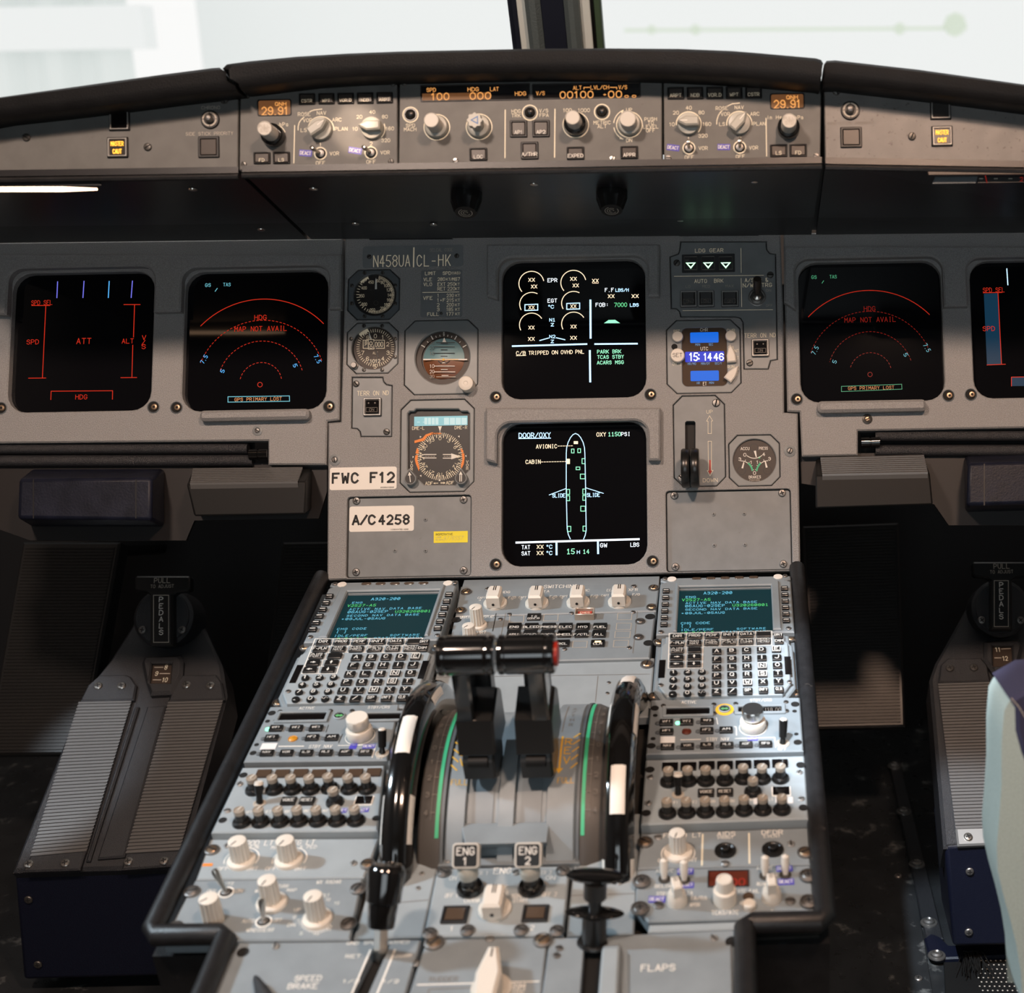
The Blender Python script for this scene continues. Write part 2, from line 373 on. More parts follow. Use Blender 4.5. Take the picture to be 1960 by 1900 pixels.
SER = {'I': "20 40;30 39;29 49", '1': "10 50;30 39 17"}
NARROW = {'I': 1.2, '.': 2.5, ':': 2.5, '1': 4.2, 'i': 2, '(': 3.5, ')': 3.5}
def strokes(ch, crt=False, slash=False):
    g = (SER.get(ch) if crt else None) or GLY.get(ch)
    if g is None: return []
    out = [[(int(q[0])/9.0, int(q[1])/9.0) for q in seg.split()] for seg in g.split(';')]
    if slash and ch == '0': out.append([(1/9, 1.5/9), (5/9, 7.5/9)])
    return out
def text_width(t, crt, gap):
    x = 0
    for ch in t: x += (6.0 if crt else NARROW.get(ch, 6.0)) + gap
    return (x-gap)/9.0
def smooth(pl):
    if len(pl) < 3: return pl
    out = [pl[0]]
    for i in range(1, len(pl)-1):
        a, b, c = (Vector(pl[k]) for k in (i-1, i, i+1))
        if (b-a).length > 1e-6 and (c-b).length > 1e-6 and (b-a).normalized().dot((c-b).normalized()) > 0.45:
            out.append(tuple(b+(a-b)*0.28)); out.append(tuple(b+(c-b)*0.28))
        else: out.append(pl[i])
    out.append(pl[-1]); return out

# ------------------------------------------------------------------ things placed on a frame
class Thing:
    def __init__(s, name, label, cat, fr, x, y, h=0.0, group=None, zm=None):
        s.z = zm or (0, 0, 1.0); s.fr = fr; s.h = h
        px = s.px(x, y); s.u0, s.v0 = fr.uv(px[0], px[1], h)
        s.o = bpy.data.objects.new(name, None); COL.objects.link(s.o); s.o.empty_display_size = 0.02
        s.o.matrix_world = fr.mat(fr.w(s.u0, s.v0, h))
        s.o['label'] = label; s.o['category'] = cat
        if group: s.o['group'] = group
        s.ink = {}; s.face = 0.0; s.inks = 0
    def px(s, x, y): return s.z[0]+x/s.z[2], s.z[1]+y/s.z[2]
    def at(s, x, y, h=None):
        h = s.face if h is None else h
        X, Y = s.px(x, y); u, v = s.fr.uv(X, Y, s.h+h); return u-s.u0, v-s.v0
    def loc(s, x, y, h=None):
        h = s.face if h is None else h
        return (*s.at(x, y, h), h)
    def size(s, x, y, w, hh, h=None):
        a = s.at(x-w/2, y, h); b = s.at(x+w/2, y, h); c = s.at(x, y-hh/2, h); d = s.at(x, y+hh/2, h)
        return b[0]-a[0], c[1]-d[1]
    def rect(s, x0, y0, x1, y1, h=None):
        xm, ym = (x0+x1)/2, (y0+y1)/2; w, d = s.size(xm, ym, x1-x0, y1-y0, h); c = s.at(xm, ym, h); return c, w, d
    def poly(s, pts, h=None): return [s.at(x, y, h) for x, y in pts]
    def part(s, name, mb, mats, loc=(0, 0, 0), rot=(0, 0, 0), label=None, parent=None):
        me = mb if isinstance(mb, bpy.types.Mesh) else mb.mesh(name, mats)
        return link(name, me, parent or s, loc, rot, label)
    # ---- ink
    def _b(s, m, h):
        k = (m, round(h, 6)); 
        if k not in s.ink: s.ink[k] = MB()
        return s.ink[k]
    def text(s, t, x, y, hpx, w=None, m='ink_white', wt=0.15, h=None, crt=False, slash=False, gap=2.6, ang=0.0, al='c', sm=None, slant=0.0):
        h = (s.face if h is None else h); c = s.at(x, y, h)
        H = s.size(x, y, 1, hpx, h)[1]; nat = text_width(t, crt, gap)
        W = s.size(x, y, w, 1, h)[0] if w else nat*H
        return s.text_m(t, c[0], c[1], H, W, m, wt, h, crt, slash, gap, ang, al, sm, slant)
    def text_m(s, t, cx, cy, H, W=None, m='ink_white', wt=0.15, h=None, crt=False, slash=False, gap=2.6, ang=0.0, al='c', sm=None, slant=0.0):
        h = (s.face if h is None else h); nat = text_width(t, crt, gap)
        W = W or nat*H; sx = W/nat if nat else H
        b = s._b(m, h); x = 0.0; ca, sa = math.cos(ang), math.sin(ang)
        off = {'c': W/2, 'l': 0, 'r': W}[al]; wd = wt*H*0.85*min(1.25, max(0.75, (sx/H)**0.5))
        sm = (H > 0.0035) if sm is None else sm
        for ch in t:
            adv = 6.0 if crt else NARROW.get(ch, 6.0)
            for pl in strokes(ch, crt, slash):
                q = []
                for px_, py_ in pl:
                    gx = (px_ - (3.0-adv/2)/9.0)*sx + x*sx - off; gy = (py_-0.5)*H; gx += slant*gy
                    q.append((cx+gx*ca-gy*sa, cy+gx*sa+gy*ca))
                if sm: q = smooth(q)
                b.strip(q, wd, h+0.00025)
            x += (adv+gap)/9.0
    def line(s, pts, wpx, m='ink_white', h=None, closed=False, dash=None):
        h = (s.face if h is None else h); q = [s.at(x, y, h) for x, y in pts]
        w = s.size(pts[0][0], pts[0][1], wpx, wpx, h); s.line_m(q, 0.5*(w[0]+w[1]), m, h, closed, dash)
    def line_m(s, q, w, m='ink_white', h=None, closed=False, dash=None):
        h = (s.face if h is None else h); b = s._b(m, h)
        if dash:
            on, off = dash; acc = 0.0; cur = [q[0]]; pen = True
            for i in range(1, len(q)):
                a = Vector(q[i-1]); c = Vector(q[i]); L = (c-a).length; pos = 0.0
                while L-pos > (on if pen else off)-acc:
                    pos += (on if pen else off)-acc; acc = 0.0; p = a+(c-a)*(pos/L)
                    if pen: cur.append(tuple(p)); b.strip(cur, w, h+0.00025)
                    cur = [tuple(p)]; pen = not pen
                acc += L-pos
                if pen: cur.append(tuple(c))
            if pen and len(cur) > 1: b.strip(cur, w, h+0.00025)
        else: b.strip(q, w, h+0.00025, closed)
    def arc(s, x, y, r, a0, a1, wpx, m='ink_white', h=None, n=24, dash=None):
        c = s.at(x, y, h); R = s.size(x, y, 2*r, 1, h)[0]/2; w = s.size(x, y, wpx, 1, h)[0]
        s.line_m([(c[0]+R*math.cos(math.radians(a0+(a1-a0)*i/n)), c[1]+R*math.sin(math.radians(a0+(a1-a0)*i/n))) for i in range(n+1)], w, m, h, False, dash)
    def fill(s, pts, m, h=None, raw=False):
        h = (s.face if h is None else h); q = pts if raw else [s.at(x, y, h) for x, y in pts]; q = ccw(q)
        b = s._b(m, h); b.add([(x, y, h+0.0002) for x, y in q], [tuple(range(len(q)))])
    def flush(s, name='lettering', parent=None):
        # all ink of one thing, one mesh with several materials
        if not s.ink: return
        B = MB(); mats = []
        for (m, h), b in s.ink.items():
            if m not in mats: mats.append(m)
            B.mi = mats.index(m); B.add(b.v, b.f)
        s.ink = {}
        return s.part(name, B, mats, parent=parent)
# ------------------------------------------------------------------ the setting
def boxw(mb, x0, x1, y0, y1, z0, z1):
    mb.add([(x0, y0, z0), (x1, y0, z0), (x1, y1, z0), (x0, y1, z0), (x0, y0, z1), (x1, y0, z1), (x1, y1, z1), (x0, y1, z1)],
           [(3, 2, 1, 0), (4, 5, 6, 7), (0, 1, 5, 4), (1, 2, 6, 5), (2, 3, 7, 6), (3, 0, 4, 7)]); return mb
b = MB(); boxw(b, -1.30, 1.30, -1.25, 2.30, -0.05, 0.0); structure('floor', b, 'floor_dark')
b = MB(); boxw(b, -1.30, 1.30, -1.25, 1.62, 1.98, 2.03); structure('ceiling', b, 'wall_lining')
b = MB(); boxw(b, -1.35, -1.30, -1.25, 2.30, 0, 2.0); structure('wall_left', b, 'wall_lining')
b = MB(); boxw(b, 1.30, 1.35, -1.25, 2.30, 0, 2.0); structure('wall_right', b, 'wall_lining')
b = MB(); boxw(b, -1.30, 1.30, -1.30, -1.25, 0, 2.0); structure('wall_back', b, 'wall_lining')
b = MB(); boxw(b, -1.30, 1.30, 2.22, 2.30, 0, 0.80); structure('wall_front', b, 'footwell')
# windscreen: raked plane, two panes, padded centre post
W = Frame((-0.024, 2.02, 0.93), (1, 0, 0), (0, -0.40, 0.92))
b = MB(); b.plate([(-1.30, 0.62), (1.35, 0.62), (1.35, 1.15), (-1.30, 1.15)], (), -0.03, 0.0)
for s_ in (-1, 1): b.plate([(s_*1.02, -0.2), (s_*1.35, -0.2), (s_*1.35, 0.62), (s_*1.02, 0.62)], (), -0.03, 0.0)
b.plate([(-1.3, -0.2), (1.35, -0.2), (1.35, -0.03), (-1.3, -0.03)], (), -0.03, 0.0)
structure('trim_1', b, 'wall_lining', W)
for k, s_ in ((1, -1), (2, 1)):
    b = MB(); x0, x1 = (0.047*s_, 1.03*s_); cx = (x0+x1)/2; wd = abs(x1-x0)
    b.plate([(x0, -0.04), (x1, -0.04), (x1, 0.63), (x0, 0.63)], [[(cx+(wd/2-0.012)*a, 0.295+0.323*c) for a, c in ((1, 1), (-1, 1), (-1, -1), (1, -1))]], -0.018, -0.002)
    f_ = structure('window_%d' % k, b, 'post_navy' if k == 1 else 'seal_green', W)
    b = MB(); b.plate([(x0+0.004*s_, -0.035), (x1-0.004*s_, -0.035), (x1-0.004*s_, 0.62), (x0+0.004*s_, 0.62)], (), -0.013, -0.009)
    structure('pane', b, 'pane_glass', parent=f_)
post = bpy.data.objects.new('windscreen_post', None); COL.objects.link(post); post.matrix_world = W.mat(W.o)
post['label'] = 'padded grey centre post standing between the two windscreen panes'; post['category'] = 'window post'; post['kind'] = 'structure'
def bar(name, x0, x1, h0, h1, m, bev=0.003):
    b = MB(); b.plate([(x0, -0.12), (x1, -0.12), (x1, 0.66), (x0, 0.66)], (), h0, h1, bev); link(name, b.mesh(name, m), post)
bar('post_core', -0.0145, 0.0145, -0.004, 0.020, 'post_navy', 0.001)
bar('post_padding', -0.034, -0.0145, -0.004, 0.026, 'post_grey', 0.006)
bar('post_padding', 0.0145, 0.033, -0.004, 0.026, 'post_grey', 0.006)
bar('retainer_strip', -0.046, -0.034, -0.006, 0.010, 'frame_white', 0.001)
bar('retainer_strip', 0.033, 0.046, -0.006, 0.010, 'frame_white', 0.001)
bar('seal_strip', -0.053, -0.046, -0.012, 0.006, 'post_navy', 0.001)
bar('seal_strip', 0.046, 0.050, -0.012, 0.006, 'gloss_black', 0.001)
bar('seal_strip', 0.050, 0.058, -0.012, 0.003, 'seal_green', 0.001)
# the hangar outside
b = MB(); n_ = 60; xs = [-13+7.6*i/n_ for i in range(n_+1)]
def corr(z0, z1, y): 
    vs = [(x, y+(0.10 if i % 4 < 2 else 0.0), z) for z in (z0, z1) for i, x in enumerate(xs)]
    b.add(vs, [(i, i+1, n_+1+i+1, n_+1+i) for i in range(n_)])
corr(-2.0, 1.42, 14.0); corr(1.80, 4.0, 14.0)
hw = structure('wall_hangar', b, 'hangar_panel'); 
b = MB(); boxw(b, -13, -5.2, 13.9, 14.2, 1.42, 1.80); boxw(b, -5.4, 14, 15.9, 16.1, -2, 6); structure('hangar_band', b, 'hangar_white', parent=hw)
cb = bpy.data.objects.new('overhead_cable', None); COL.objects.link(cb); cb.parent = hw; cb.location = at(1530, 56, 11.0)
b = MB(); p0, p1_ = at(1195, 58, 11.0)-Vector(cb.location), at(1850, 54, 11.0)-Vector(cb.location); b.tube([p0, p1_], 0.012, 8); link('wire', b.mesh('wire', 'cable_green'), cb)
for x_, y_, r_ in ((1247, 57, 0.035), (1331, 57, 0.04), (1722, 55, 0.045), (1828, 47, 0.09)):
    b = MB(); b.lathe([(0, -r_), (r_*0.7, -r_*0.7), (r_, 0), (r_*0.7, r_*0.7), (0, r_)], 14); link('fitting', b.mesh('fitting', 'cable_green'), cb, at(x_, y_, 11.0)-Vector(cb.location))

# ------------------------------------------------------------------ small shared hardware
def screw(T, x=None, y=None, r=0.003, kind='slot', m='dull_metal', h=None, ang=None, loc=None, parent=None, name='screw'):
    h = T.face if h is None else h
    def fn(b):
        b.lathe([(r, 0), (r, r*0.28), (r*0.82, r*0.45), (r*0.4, r*0.52), (0, r*0.53)], 18)
        b.mi = 1
        z = r*0.535
        if kind == 'slot': b.strip([(-r*0.8, 0), (r*0.8, 0)], r*0.34, z)
        elif kind == 'cross': b.strip([(-r*0.5, 0), (r*0.5, 0)], r*0.26, z); b.strip([(0, -r*0.5), (0, r*0.5)], r*0.26, z+1e-5)
        elif kind == 'socket': b.plate(circ(r*0.42, 6), (), z-1e-5, z+1e-5)
    me = cached(('screw', round(r, 5), kind), [m, 'void'], fn)
    p = loc or T.loc(x, y, h)
    return T.part(name, me, None, p, (0, 0, random.uniform(0, PI) if ang is None else ang), parent=parent)
def bore(T, x, y, R=0.0062, m='brass', h=None, rs=0.0036, dx=0.0, dy=0.0):
    # counterbored fastener: dark cup ring with a screw inside
    h = T.face if h is None else h
    def fn(b):
        b.lathe([(R*1.12, 0.0), (R*1.12, 0.0006), (R, 0.0008), (R*0.93, 0.0001)], 24); b.mi = 1
        b.plate(circ(R*0.93, 24), (), 0.00005, 0.00025)
    c = T.loc(x, y, h)
    o = T.part('screw_cup', cached(('screw_cup', round(R, 5)), ['panel_dark', 'void'], fn), None, c)
    s_ = screw(T, r=rs, kind='socket', m=m, loc=(0.0012+dx, dy, 0.0004), parent=o)
    return o
def washer_screw(T, x, y, R=0.0065, h=None, m='dull_metal', mw='instr_grey'):
    def fn(b): b.lathe([(R, 0), (R*0.98, 0.0006), (R*0.62, 0.0014), (R*0.55, 0.0012), (R*0.5, 0.0006), (0, 0.0006)], 26)
    o = T.part('washer', cached(('washer', round(R, 5)), mw, fn), None, T.loc(x, y, h))
    screw(T, r=R*0.46, kind='slot', m=m, loc=(0, 0, 0.0007), parent=o)
def legend(key, lines, H, h, m='ink_white', W=None, wt=0.16, gap=2.2, dy=0.0, lead=1.35, crt=False, box=None):
    k = ('legend', tuple(lines), round(H, 5), round(h, 5), m, W, wt, dy, box, gap)
    if k not in CACHE:
        class D: pass
        T = Thing.__new__(Thing); T.ink = {}; T.face = h
        n = len(lines)
        for i, t in enumerate(lines):
            T.text_m(t, 0, dy+((n-1)/2-i)*H*lead, H, W, m, wt, h, gap=gap, crt=crt, sm=True)
        if box: T.line_m([(-box[0]/2, -box[1]/2), (box[0]/2, -box[1]/2), (box[0]/2, box[1]/2), (-box[0]/2, box[1]/2)], box[2], m, h, True)
        B = MB()
        for (mm, hh), q in T.ink.items(): B.add(q.v, q.f)
        CACHE[k] = B.mesh('legend', m)
    return link('legend', CACHE[k], key)
def hexa(T, name, front, hf, back, hb, m, bev=True, parent=None):
    a = [Vector((*T.at(x, y, hf), hf)) for x, y in front]; c = [Vector((*T.at(x, y, hb), hb)) for x, y in back]
    b = MB(); n = len(a)
    b.add(a+c, [tuple(range(n))]+[tuple(reversed(range(n, 2*n)))]+[(i, n+i, n+(i+1) % n, (i+1) % n) for i in range(n)])
    o = T.part(name, b, m, parent=parent)
    fix_normals(o.data)
    if bev:
        md = o.modifiers.new('edge', 'BEVEL'); md.width = bev if isinstance(bev, float) else 0.003; md.segments = 2; md.limit_method = 'ANGLE'
    return o
def fix_normals(me):
    import bmesh
    bm = bmesh.new(); bm.from_mesh(me); bmesh.ops.recalc_face_normals(bm, faces=bm.faces); bm.to_mesh(me); bm.free()

# ------------------------------------------------------------------ glareshield hoods
def hood(name, label, top, bot, parts_cb=None):
    T = Thing(name, label, 'glareshield', G, sum(p[0] for p in top)/len(top), sum(p[1] for p in top)/len(top))
    rings = []
    for t, q in zip(top, bot):
        ut, vt = T.at(*t, 0.034); ub, vb = T.at(*q, 0.028); um = (ut+ub)/2
        rings.append([(ut, vt-0.012, -0.24), (ut, vt-0.001, -0.02), (ut, vt+0.0005, 0.012), (ut, vt, 0.026), (ut, vt-0.003, 0.034), (um, vt*0.75+vb*0.25, 0.038), (um, vt*0.4+vb*0.6, 0.036),
                      (ub, vb+0.004, 0.034), (ub, vb+0.001, 0.031), (ub, vb, 0.026), (ub, vb+0.002, 0.004), (ub, vb+0.002, -0.01), (ub, vb-0.004, -0.24)])
    b = MB(); b.loft(rings); o = T.part('padded_brow', b, 'leather'); fix_normals(o.data)
    return T
CH = hood('glareshield', 'centre section of the black padded glareshield, lowest edge over the autopilot panel',
     [(426, 125), (434, 117), (470, 112), (562, 103), (660, 97), (760, 93), (1010, 88), (1160, 87), (1300, 88), (1400, 92), (1450, 96), (1562, 106), (1572, 109), (1576, 116)],
     [(461, 172), (464, 172), (500, 168), (600, 156), (680, 151), (760, 148), (1010, 143), (1140, 143), (1270, 146), (1380, 151), (1430, 154), (1556, 165), (1564, 166), (1569, 168)])
LH = hood('glareshield', 'left section of the black padded glareshield, over the left warning light panel',
     [(-150, 211), (-80, 198), (0, 180), (100, 166), (200, 152), (300, 138), (400, 125), (414, 124), (421, 130)],
     [(-150, 255), (-80, 244), (0, 229), (110, 217), (220, 204), (320, 191), (440, 177), (448, 176), (455, 176)])
RH = hood('glareshield', 'right section of the black padded glareshield, over the worn right warning light panel',
     [(1578, 118), (1583, 111), (1600, 110), (1680, 119), (1760, 128), (1860, 142), (1960, 156), (2060, 170)],
     [(1574, 168), (1577, 163), (1600, 163), (1680, 172), (1760, 181), (1860, 193), (1960, 206), (2060, 218)])
# underside trays
def tray(T, near, far, name='underside_tray', m='under', split=0.72, far_h=0.004, back=0.0):
    a = [G.hit(x, y, 0.004) for x, y in near]; c = [M.hit(x, y, far_h) for x, y in far]
    mid = [p.lerp(q, split) for p, q in zip(a, c)]; inv = T.o.matrix_world.inverted()
    nrm = (a[1]-a[0]).cross(c[0]-a[0]).normalized(); 
    if nrm.z > 0: nrm = -nrm
    a = [p-nrm*back for p in a]; c = [p-nrm*back for p in c]; a = [p.lerp(q, 0.10) if back else p for p, q in zip(a, c)]; mid = [p-nrm*back for p in mid]
    b = MB()
    def slab(P, Q):
        L = [inv @ v for v in (P[0], P[1], Q[1], Q[0])]; K = [inv @ (v-nrm*0.006) for v in (P[0], P[1], Q[1], Q[0])]
        b.add(L+K, [(0, 1, 2, 3), (7, 6, 5, 4), (0, 4, 5, 1), (1, 5, 6, 2), (2, 6, 7, 3), (3, 7, 4, 0)])
    slab(a, mid); b.mi = 1; slab(mid, c)
    o = T.part(name, b, [m, 'under_light']); fix_normals(o.data)
    if back: return a, c
    # rounded front lip
    b = MB(); b.tube([inv @ (a[0]+Vector((0, 0.0, -0.0035))), inv @ (a[1]+Vector((0, 0.0, -0.0035)))], 0.0028, 8); T.part('front_lip', b, 'rail')
    return a, c
ac, cc = tray(CH, [(463, 329), (1573, 312)], [(596, 458), (1553, 449)])
tray(LH, [(-160, 340), (456, 331)], [(-160, 466), (588, 458)])
tray(RH, [(1580, 313), (2080, 322)], [(1562, 449), (2080, 444)])
tray(CH, [(430, 331), (500, 331)], [(560, 462), (640, 462)], 'seam_backing', 'black', back=0.009); tray(CH, [(1545, 313), (1610, 313)], [(1515, 455), (1605, 455)], 'seam_backing', 'black', back=0.009)
U = Frame((ac[0]+ac[1]+cc[0]+cc[1])/4, (1, 0, 0), ((ac[0]+ac[1])/2-(cc[0]+cc[1])/2))
UT = CH
def on_tray(T, name, me, x, y, h=0.0, rot=0.0):
    o = link(name, me, T); p = U.hit(x, y, 0); m = U.mat(p+U.n*h) @ Matrix.Rotation(rot, 4, 'Z'); o.matrix_local = T.o.matrix_world.inverted() @ m; return o
def dk(b):
    b.lathe([(0.0155, 0), (0.0155, 0.010), (0.0145, 0.013), (0.0115, 0.022), (0.0105, 0.0235)], 36, (12, 0.0012, 0.001, 0.0225)); b.mi = 1
    b.lathe([(0.0105, 0.0235), (0.0, 0.0236)], 24); 
    for k in range(3): b.mi = 2; b.strip([(0.0022*(k+1)*math.cos(a*0.4+k), 0.0022*(k+1)*math.sin(a*0.4+k)) for a in range(13)], 0.0006, 0.0239)
for lab, x, y in (('black fluted dimmer knob, left of two under the glareshield', 893, 368), ('black fluted dimmer knob, right of two under the glareshield', 1171, 364)):
    K = bpy.data.objects.new('brightness_control', None); COL.objects.link(K); K.matrix_world = U.mat(U.hit(x, y)) @ Matrix.Rotation(math.radians(-19), 4, 'X'); K['label'] = lab; K['category'] = 'dimmer'; K['group'] = 'dimmer knobs under the glareshield'
    link('knob_cap', cached(('dimmer', 1), ['semi_black', 'rubber', 'ink_grey'], dk), K)
def us(b): b.lathe([(0.0042, 0), (0.0040, 0.001), (0.002, 0.0016), (0, 0.0017)], 16)
for T_, pts in ((CH, ((600, 361), (1022, 352), (1444, 347), (680, 428), (830, 429), (1302, 421), (1450, 418))), (LH, ((369, 362), (500, 439))), (RH, ((1683, 345), (1622, 424)))):
    for x, y in pts: on_tray(T_, 'screw', cached(('under_screw',), 'metal', us), x, y)
# flood light strip and chart light under the outer glareshields
FL = Thing('flood_light', 'lit warm flood light tube under the far left glareshield', 'lamp', G, 60, 352)
hexa(FL, 'housing', [(-150, 346), (186, 342), (196, 356), (-150, 358)], 0.0, [(-150, 346), (186, 342), (196, 356), (-150, 358)], -0.05, 'under_light', 0.001)
b = MB(); b.tube([Vector((*FL.at(-150, 362, -0.012), -0.012)), Vector((*FL.at(120, 362, -0.012), -0.012)), Vector((*FL.at(186, 362, -0.012), -0.012))], [0.0026, 0.0026, 0.0012], 8); FL.part('tube', b, 'flood_strip')
CL = Thing('chart_light', 'dark light housing with slotted scale under the right glareshield', 'lamp', G, 1880, 335)
hexa(CL, 'housing', [(1774, 323), (2080, 323), (2080, 334), (1776, 336)], 0.004, [(1774, 323), (2080, 323), (2080, 334), (1776, 336)], -0.03, 'cap_brown', 0.001)
hexa(CL, 'lens', [(1790, 338), (1872, 337), (1868, 351), (1784, 352)], -0.006, [(1790, 338), (1872, 337), (1868, 351), (1784, 352)], -0.012, 'panel_dark', 0.0005)
hexa(CL, 'scale_plate', [(1874, 338), (2080, 336), (2080, 348), (1870, 351)], -0.006, [(1874, 338), (2080, 336), (2080, 348), (1870, 351)], -0.012, 'black', 0.0005)
CL.face = -0.0058; CL.line([(1886, 336), (1889, 350)], 1.6, 'crt_red_dim'); 
for x in (1875, 1903, 1931): CL.line([(x, 342), (x+6, 342)], 2, 'ink_grey')
CL.text('2', 1955, 343, 8, m='crt_red_dim'); CL.flush('scale_marks')

# ------------------------------------------------------------------ main instrument panel
def zpx(z, pts): return [(z[0]+x/z[2], z[1]+y/z[2]) for x, y in pts]
ZI = (620, 450, 5.7576); ZJ = (620, 740, 5.1364); ZK = (910, 450, 5.297); ZL = (910, 770, 5.297); ZN = (1250, 450, 5.937); ZO = (1250, 740, 5.135); ZP = (1480, 440, 3.3938); ZH = (0, 440, 2.9254)
def Mrect(x0, y0, x1, y1, r, h=0.0, n=5):
    xm, ym = (x0+x1)/2, (y0+y1)/2; a = M.uv(x0, ym, h); c = M.uv(x1, ym, h); t = M.uv(xm, y0, h); q = M.uv(xm, y1, h)
    return rr(c[0]-a[0], t[1]-q[1], r, n, (a[0]+c[0])/2, (t[1]+q[1])/2)
def Moct(z, x0, y0, x1, y1, c):
    (x0, y0), (x1, y1) = zpx(z, [(x0, y0), (x1, y1)])
    xm, ym = (x0+x1)/2, (y0+y1)/2; a = M.uv(x0, ym); b_ = M.uv(x1, ym); t = M.uv(xm, y0); q = M.uv(xm, y1); w_ = b_[0]-a[0]
    return octo(w_, t[1]-q[1], c*w_, (a[0]+b_[0])/2, (t[1]+q[1])/2)
SH = {}
SH['du_up'] = Mrect(960, 497, 1236, 762, 0.021); SH['du_low'] = Mrect(960, 806, 1238, 1082, 0.021)
SH['lnd'] = Mrect(351, 518, 626, 785, 0.021); SH['lpfd'] = Mrect(19, 521, 292, 787, 0.021)
SH['rnd'] = Mrect(1530, 500, 1805, 768, 0.021); SH['rpfd'] = Mrect(1860, 497, 2134, 760, 0.021)
SH['asi'] = Moct(ZI, 258, 374, 835, 932, 0.19); SH['alt'] = Moct(ZI, 248, 958, 820, 1526, 0.19); SH['adi'] = Moct(ZI, 882, 930, 1700, 1757, 0.14)
SH['rmi'] = Moct(ZJ, 747, 122, 1479, 1037, 0.135)
SH['clock'] = Moct(ZN, 150, 956, 1000, 1798, 0.135); SH['gear'] = Moct(ZO, 198, 83, 712, 982, 0.18); SH['brake'] = Moct(ZO, 742, 470, 1250, 978, 0.175)
SH['blank_l'] = Mrect(*zpx(ZJ, [(222, 1072)])[0], *zpx(ZJ, [(1447, 1872)])[0], 0.004); SH['blank_r'] = Mrect(*zpx(ZO, [(128, 1012)])[0], *zpx(ZO, [(1362, 1812)])[0], 0.004)
SH['terr'] = [M.uv(x, y) for x, y in ((673, 721), (733, 721), (735, 730), (740, 735), (751, 737), (750, 836), (690, 836), (688, 826), (683, 821), (672, 820))]
SH['ldg'] = [M.uv(*p) for p in zpx(ZN, [(310, 66), (1290, 66), (1297, 160), (1330, 200), (1397, 212), (1418, 1415), (1340, 1430), (1312, 1525), (1030, 1525), (1018, 990), (990, 945), (935, 930), (312, 930), (297, 868), (262, 838), (203, 835), (188, 240), (285, 205), (297, 170)])]
MIP = Thing('instrument_panel', 'grey centre section of the main instrument panel between the two pilots', 'instrument panel', M, 1075, 780)
def rel(T, pts): return [(x-T.u0, y-T.v0) for x, y in pts]
outl = [M.uv(*p) for p in ((660, 452), (1494, 444), (1499, 600), (1501, 789), (1527, 791), (1532, 1093), (626, 1110), (628, 809), (652, 807), (658, 600))]
b = MB(); b.plate(rel(MIP, outl), [rel(MIP, SH[k]) for k in ('du_up', 'du_low', 'asi', 'alt', 'adi', 'rmi', 'clock', 'gear', 'brake', 'blank_l', 'blank_r', 'terr', 'ldg')], -0.012, 0.0, 0.0016, 0.0007)
MIP.part('panel_plate', b, 'panel_grain')
b = MB(); b.plate(rel(MIP, inset(ccw(outl), 0.002)), (), -0.030, -0.013); MIP.part('backing_plate', b, 'black')
def arch(T, x0, y0, x1, y1, openings, name='display_hood', hh=0.011, mat_='panel_grain'):
    # raised hood: outer px box, openings = list of (left, top, right) px; open at the bottom
    pts = [(x0, y1), (x0, y0), (x1, y0), (x1, y1)]
    loc = [T.at(x, y, hh) for x, y in pts]; r = 0.016
    path = [loc[0], loc[1], loc[2], loc[3]]
    for l, t, rgt in sorted(openings, reverse=True):
        yb = y1; a = T.at(rgt, yb, hh); c = T.at(l, yb, hh); tt = T.at((l+rgt)/2, t, hh)[1]
        ybm = loc[3][1]
        path.append((a[0], ybm))
        path += [(a[0]-r+r*math.cos(q), tt-r+r*math.sin(q)) for q in [i*PI/12 for i in range(7)]]
        path += [(c[0]+r+r*math.cos(q), tt-r+r*math.sin(q)) for q in [PI/2+i*PI/12 for i in range(7)]]
        path.append((c[0], ybm))
    b = MB(); b.plate(path, (), 0.0, hh, 0.002); return T.part(name, b, mat_)
arch(MIP, 931, 467, 1262, 566, [(952, 490, 1240)]); arch(MIP, 929, 780, 1264, 880, [(950, 806, 1241)])
for x, y in ((949, 760), (1245, 755), (949, 1080), (1249, 1074)): bore(MIP, x, y)
for x, y in ((641, 880), (1512, 863)): washer_screw(MIP, x, y, 0.0066)
for x0, x1, y in ((706, 866, 452), (1300, 1452, 445)):
    b = MB(); q = MIP.poly([(x0, y+5), (x0+42, y-13), (x1-68, y-13), (x1, y+4)], 0.004); b.plate(q, (), 0.0, 0.004, 0.0008); MIP.part('recess_shade', b, 'black')  # black prisms standing in for the shaded recesses along the panel top
def side_panel(label, outline, hood_box, openings, holes, xy):
    T = Thing('instrument_panel', label, 'instrument panel', M, *xy)
    b = MB(); b.plate([T.at(*p, 0.0) for p in outline], [rel(T, SH[k]) for k in holes], -0.012, 0.0, 0.0016, 0.0012); T.part('panel_plate', b, 'panel_grain')
    b = MB(); b.plate(inset(ccw([T.at(*p, 0.0) for p in outline]), 0.004), (), -0.030, -0.013); T.part('backing_plate', b, 'black')
    arch(T, *hood_box, openings); return T
LP = side_panel('grey left instrument panel holding the two captain displays', [(-150, 466), (655, 456), (651, 600), (649, 803), (626, 806), (624, 889), (513, 889), (513, 843), (-150, 849)],
     (-145, 487, 652, 590), [(12, 511, 293), (345, 509, 628)], ('lnd', 'lpfd'), (250, 650))
RP = side_panel('grey right instrument panel holding the two first officer displays', [(1500, 446), (2290, 436), (2290, 812), (1642, 824), (1642, 871), (1535, 873), (1531, 788), (1507, 787)],
     (1501, 471, 2285, 577), [(1523, 492, 1807), (1853, 490, 2140)], ('rnd', 'rpfd'), (1800, 640))
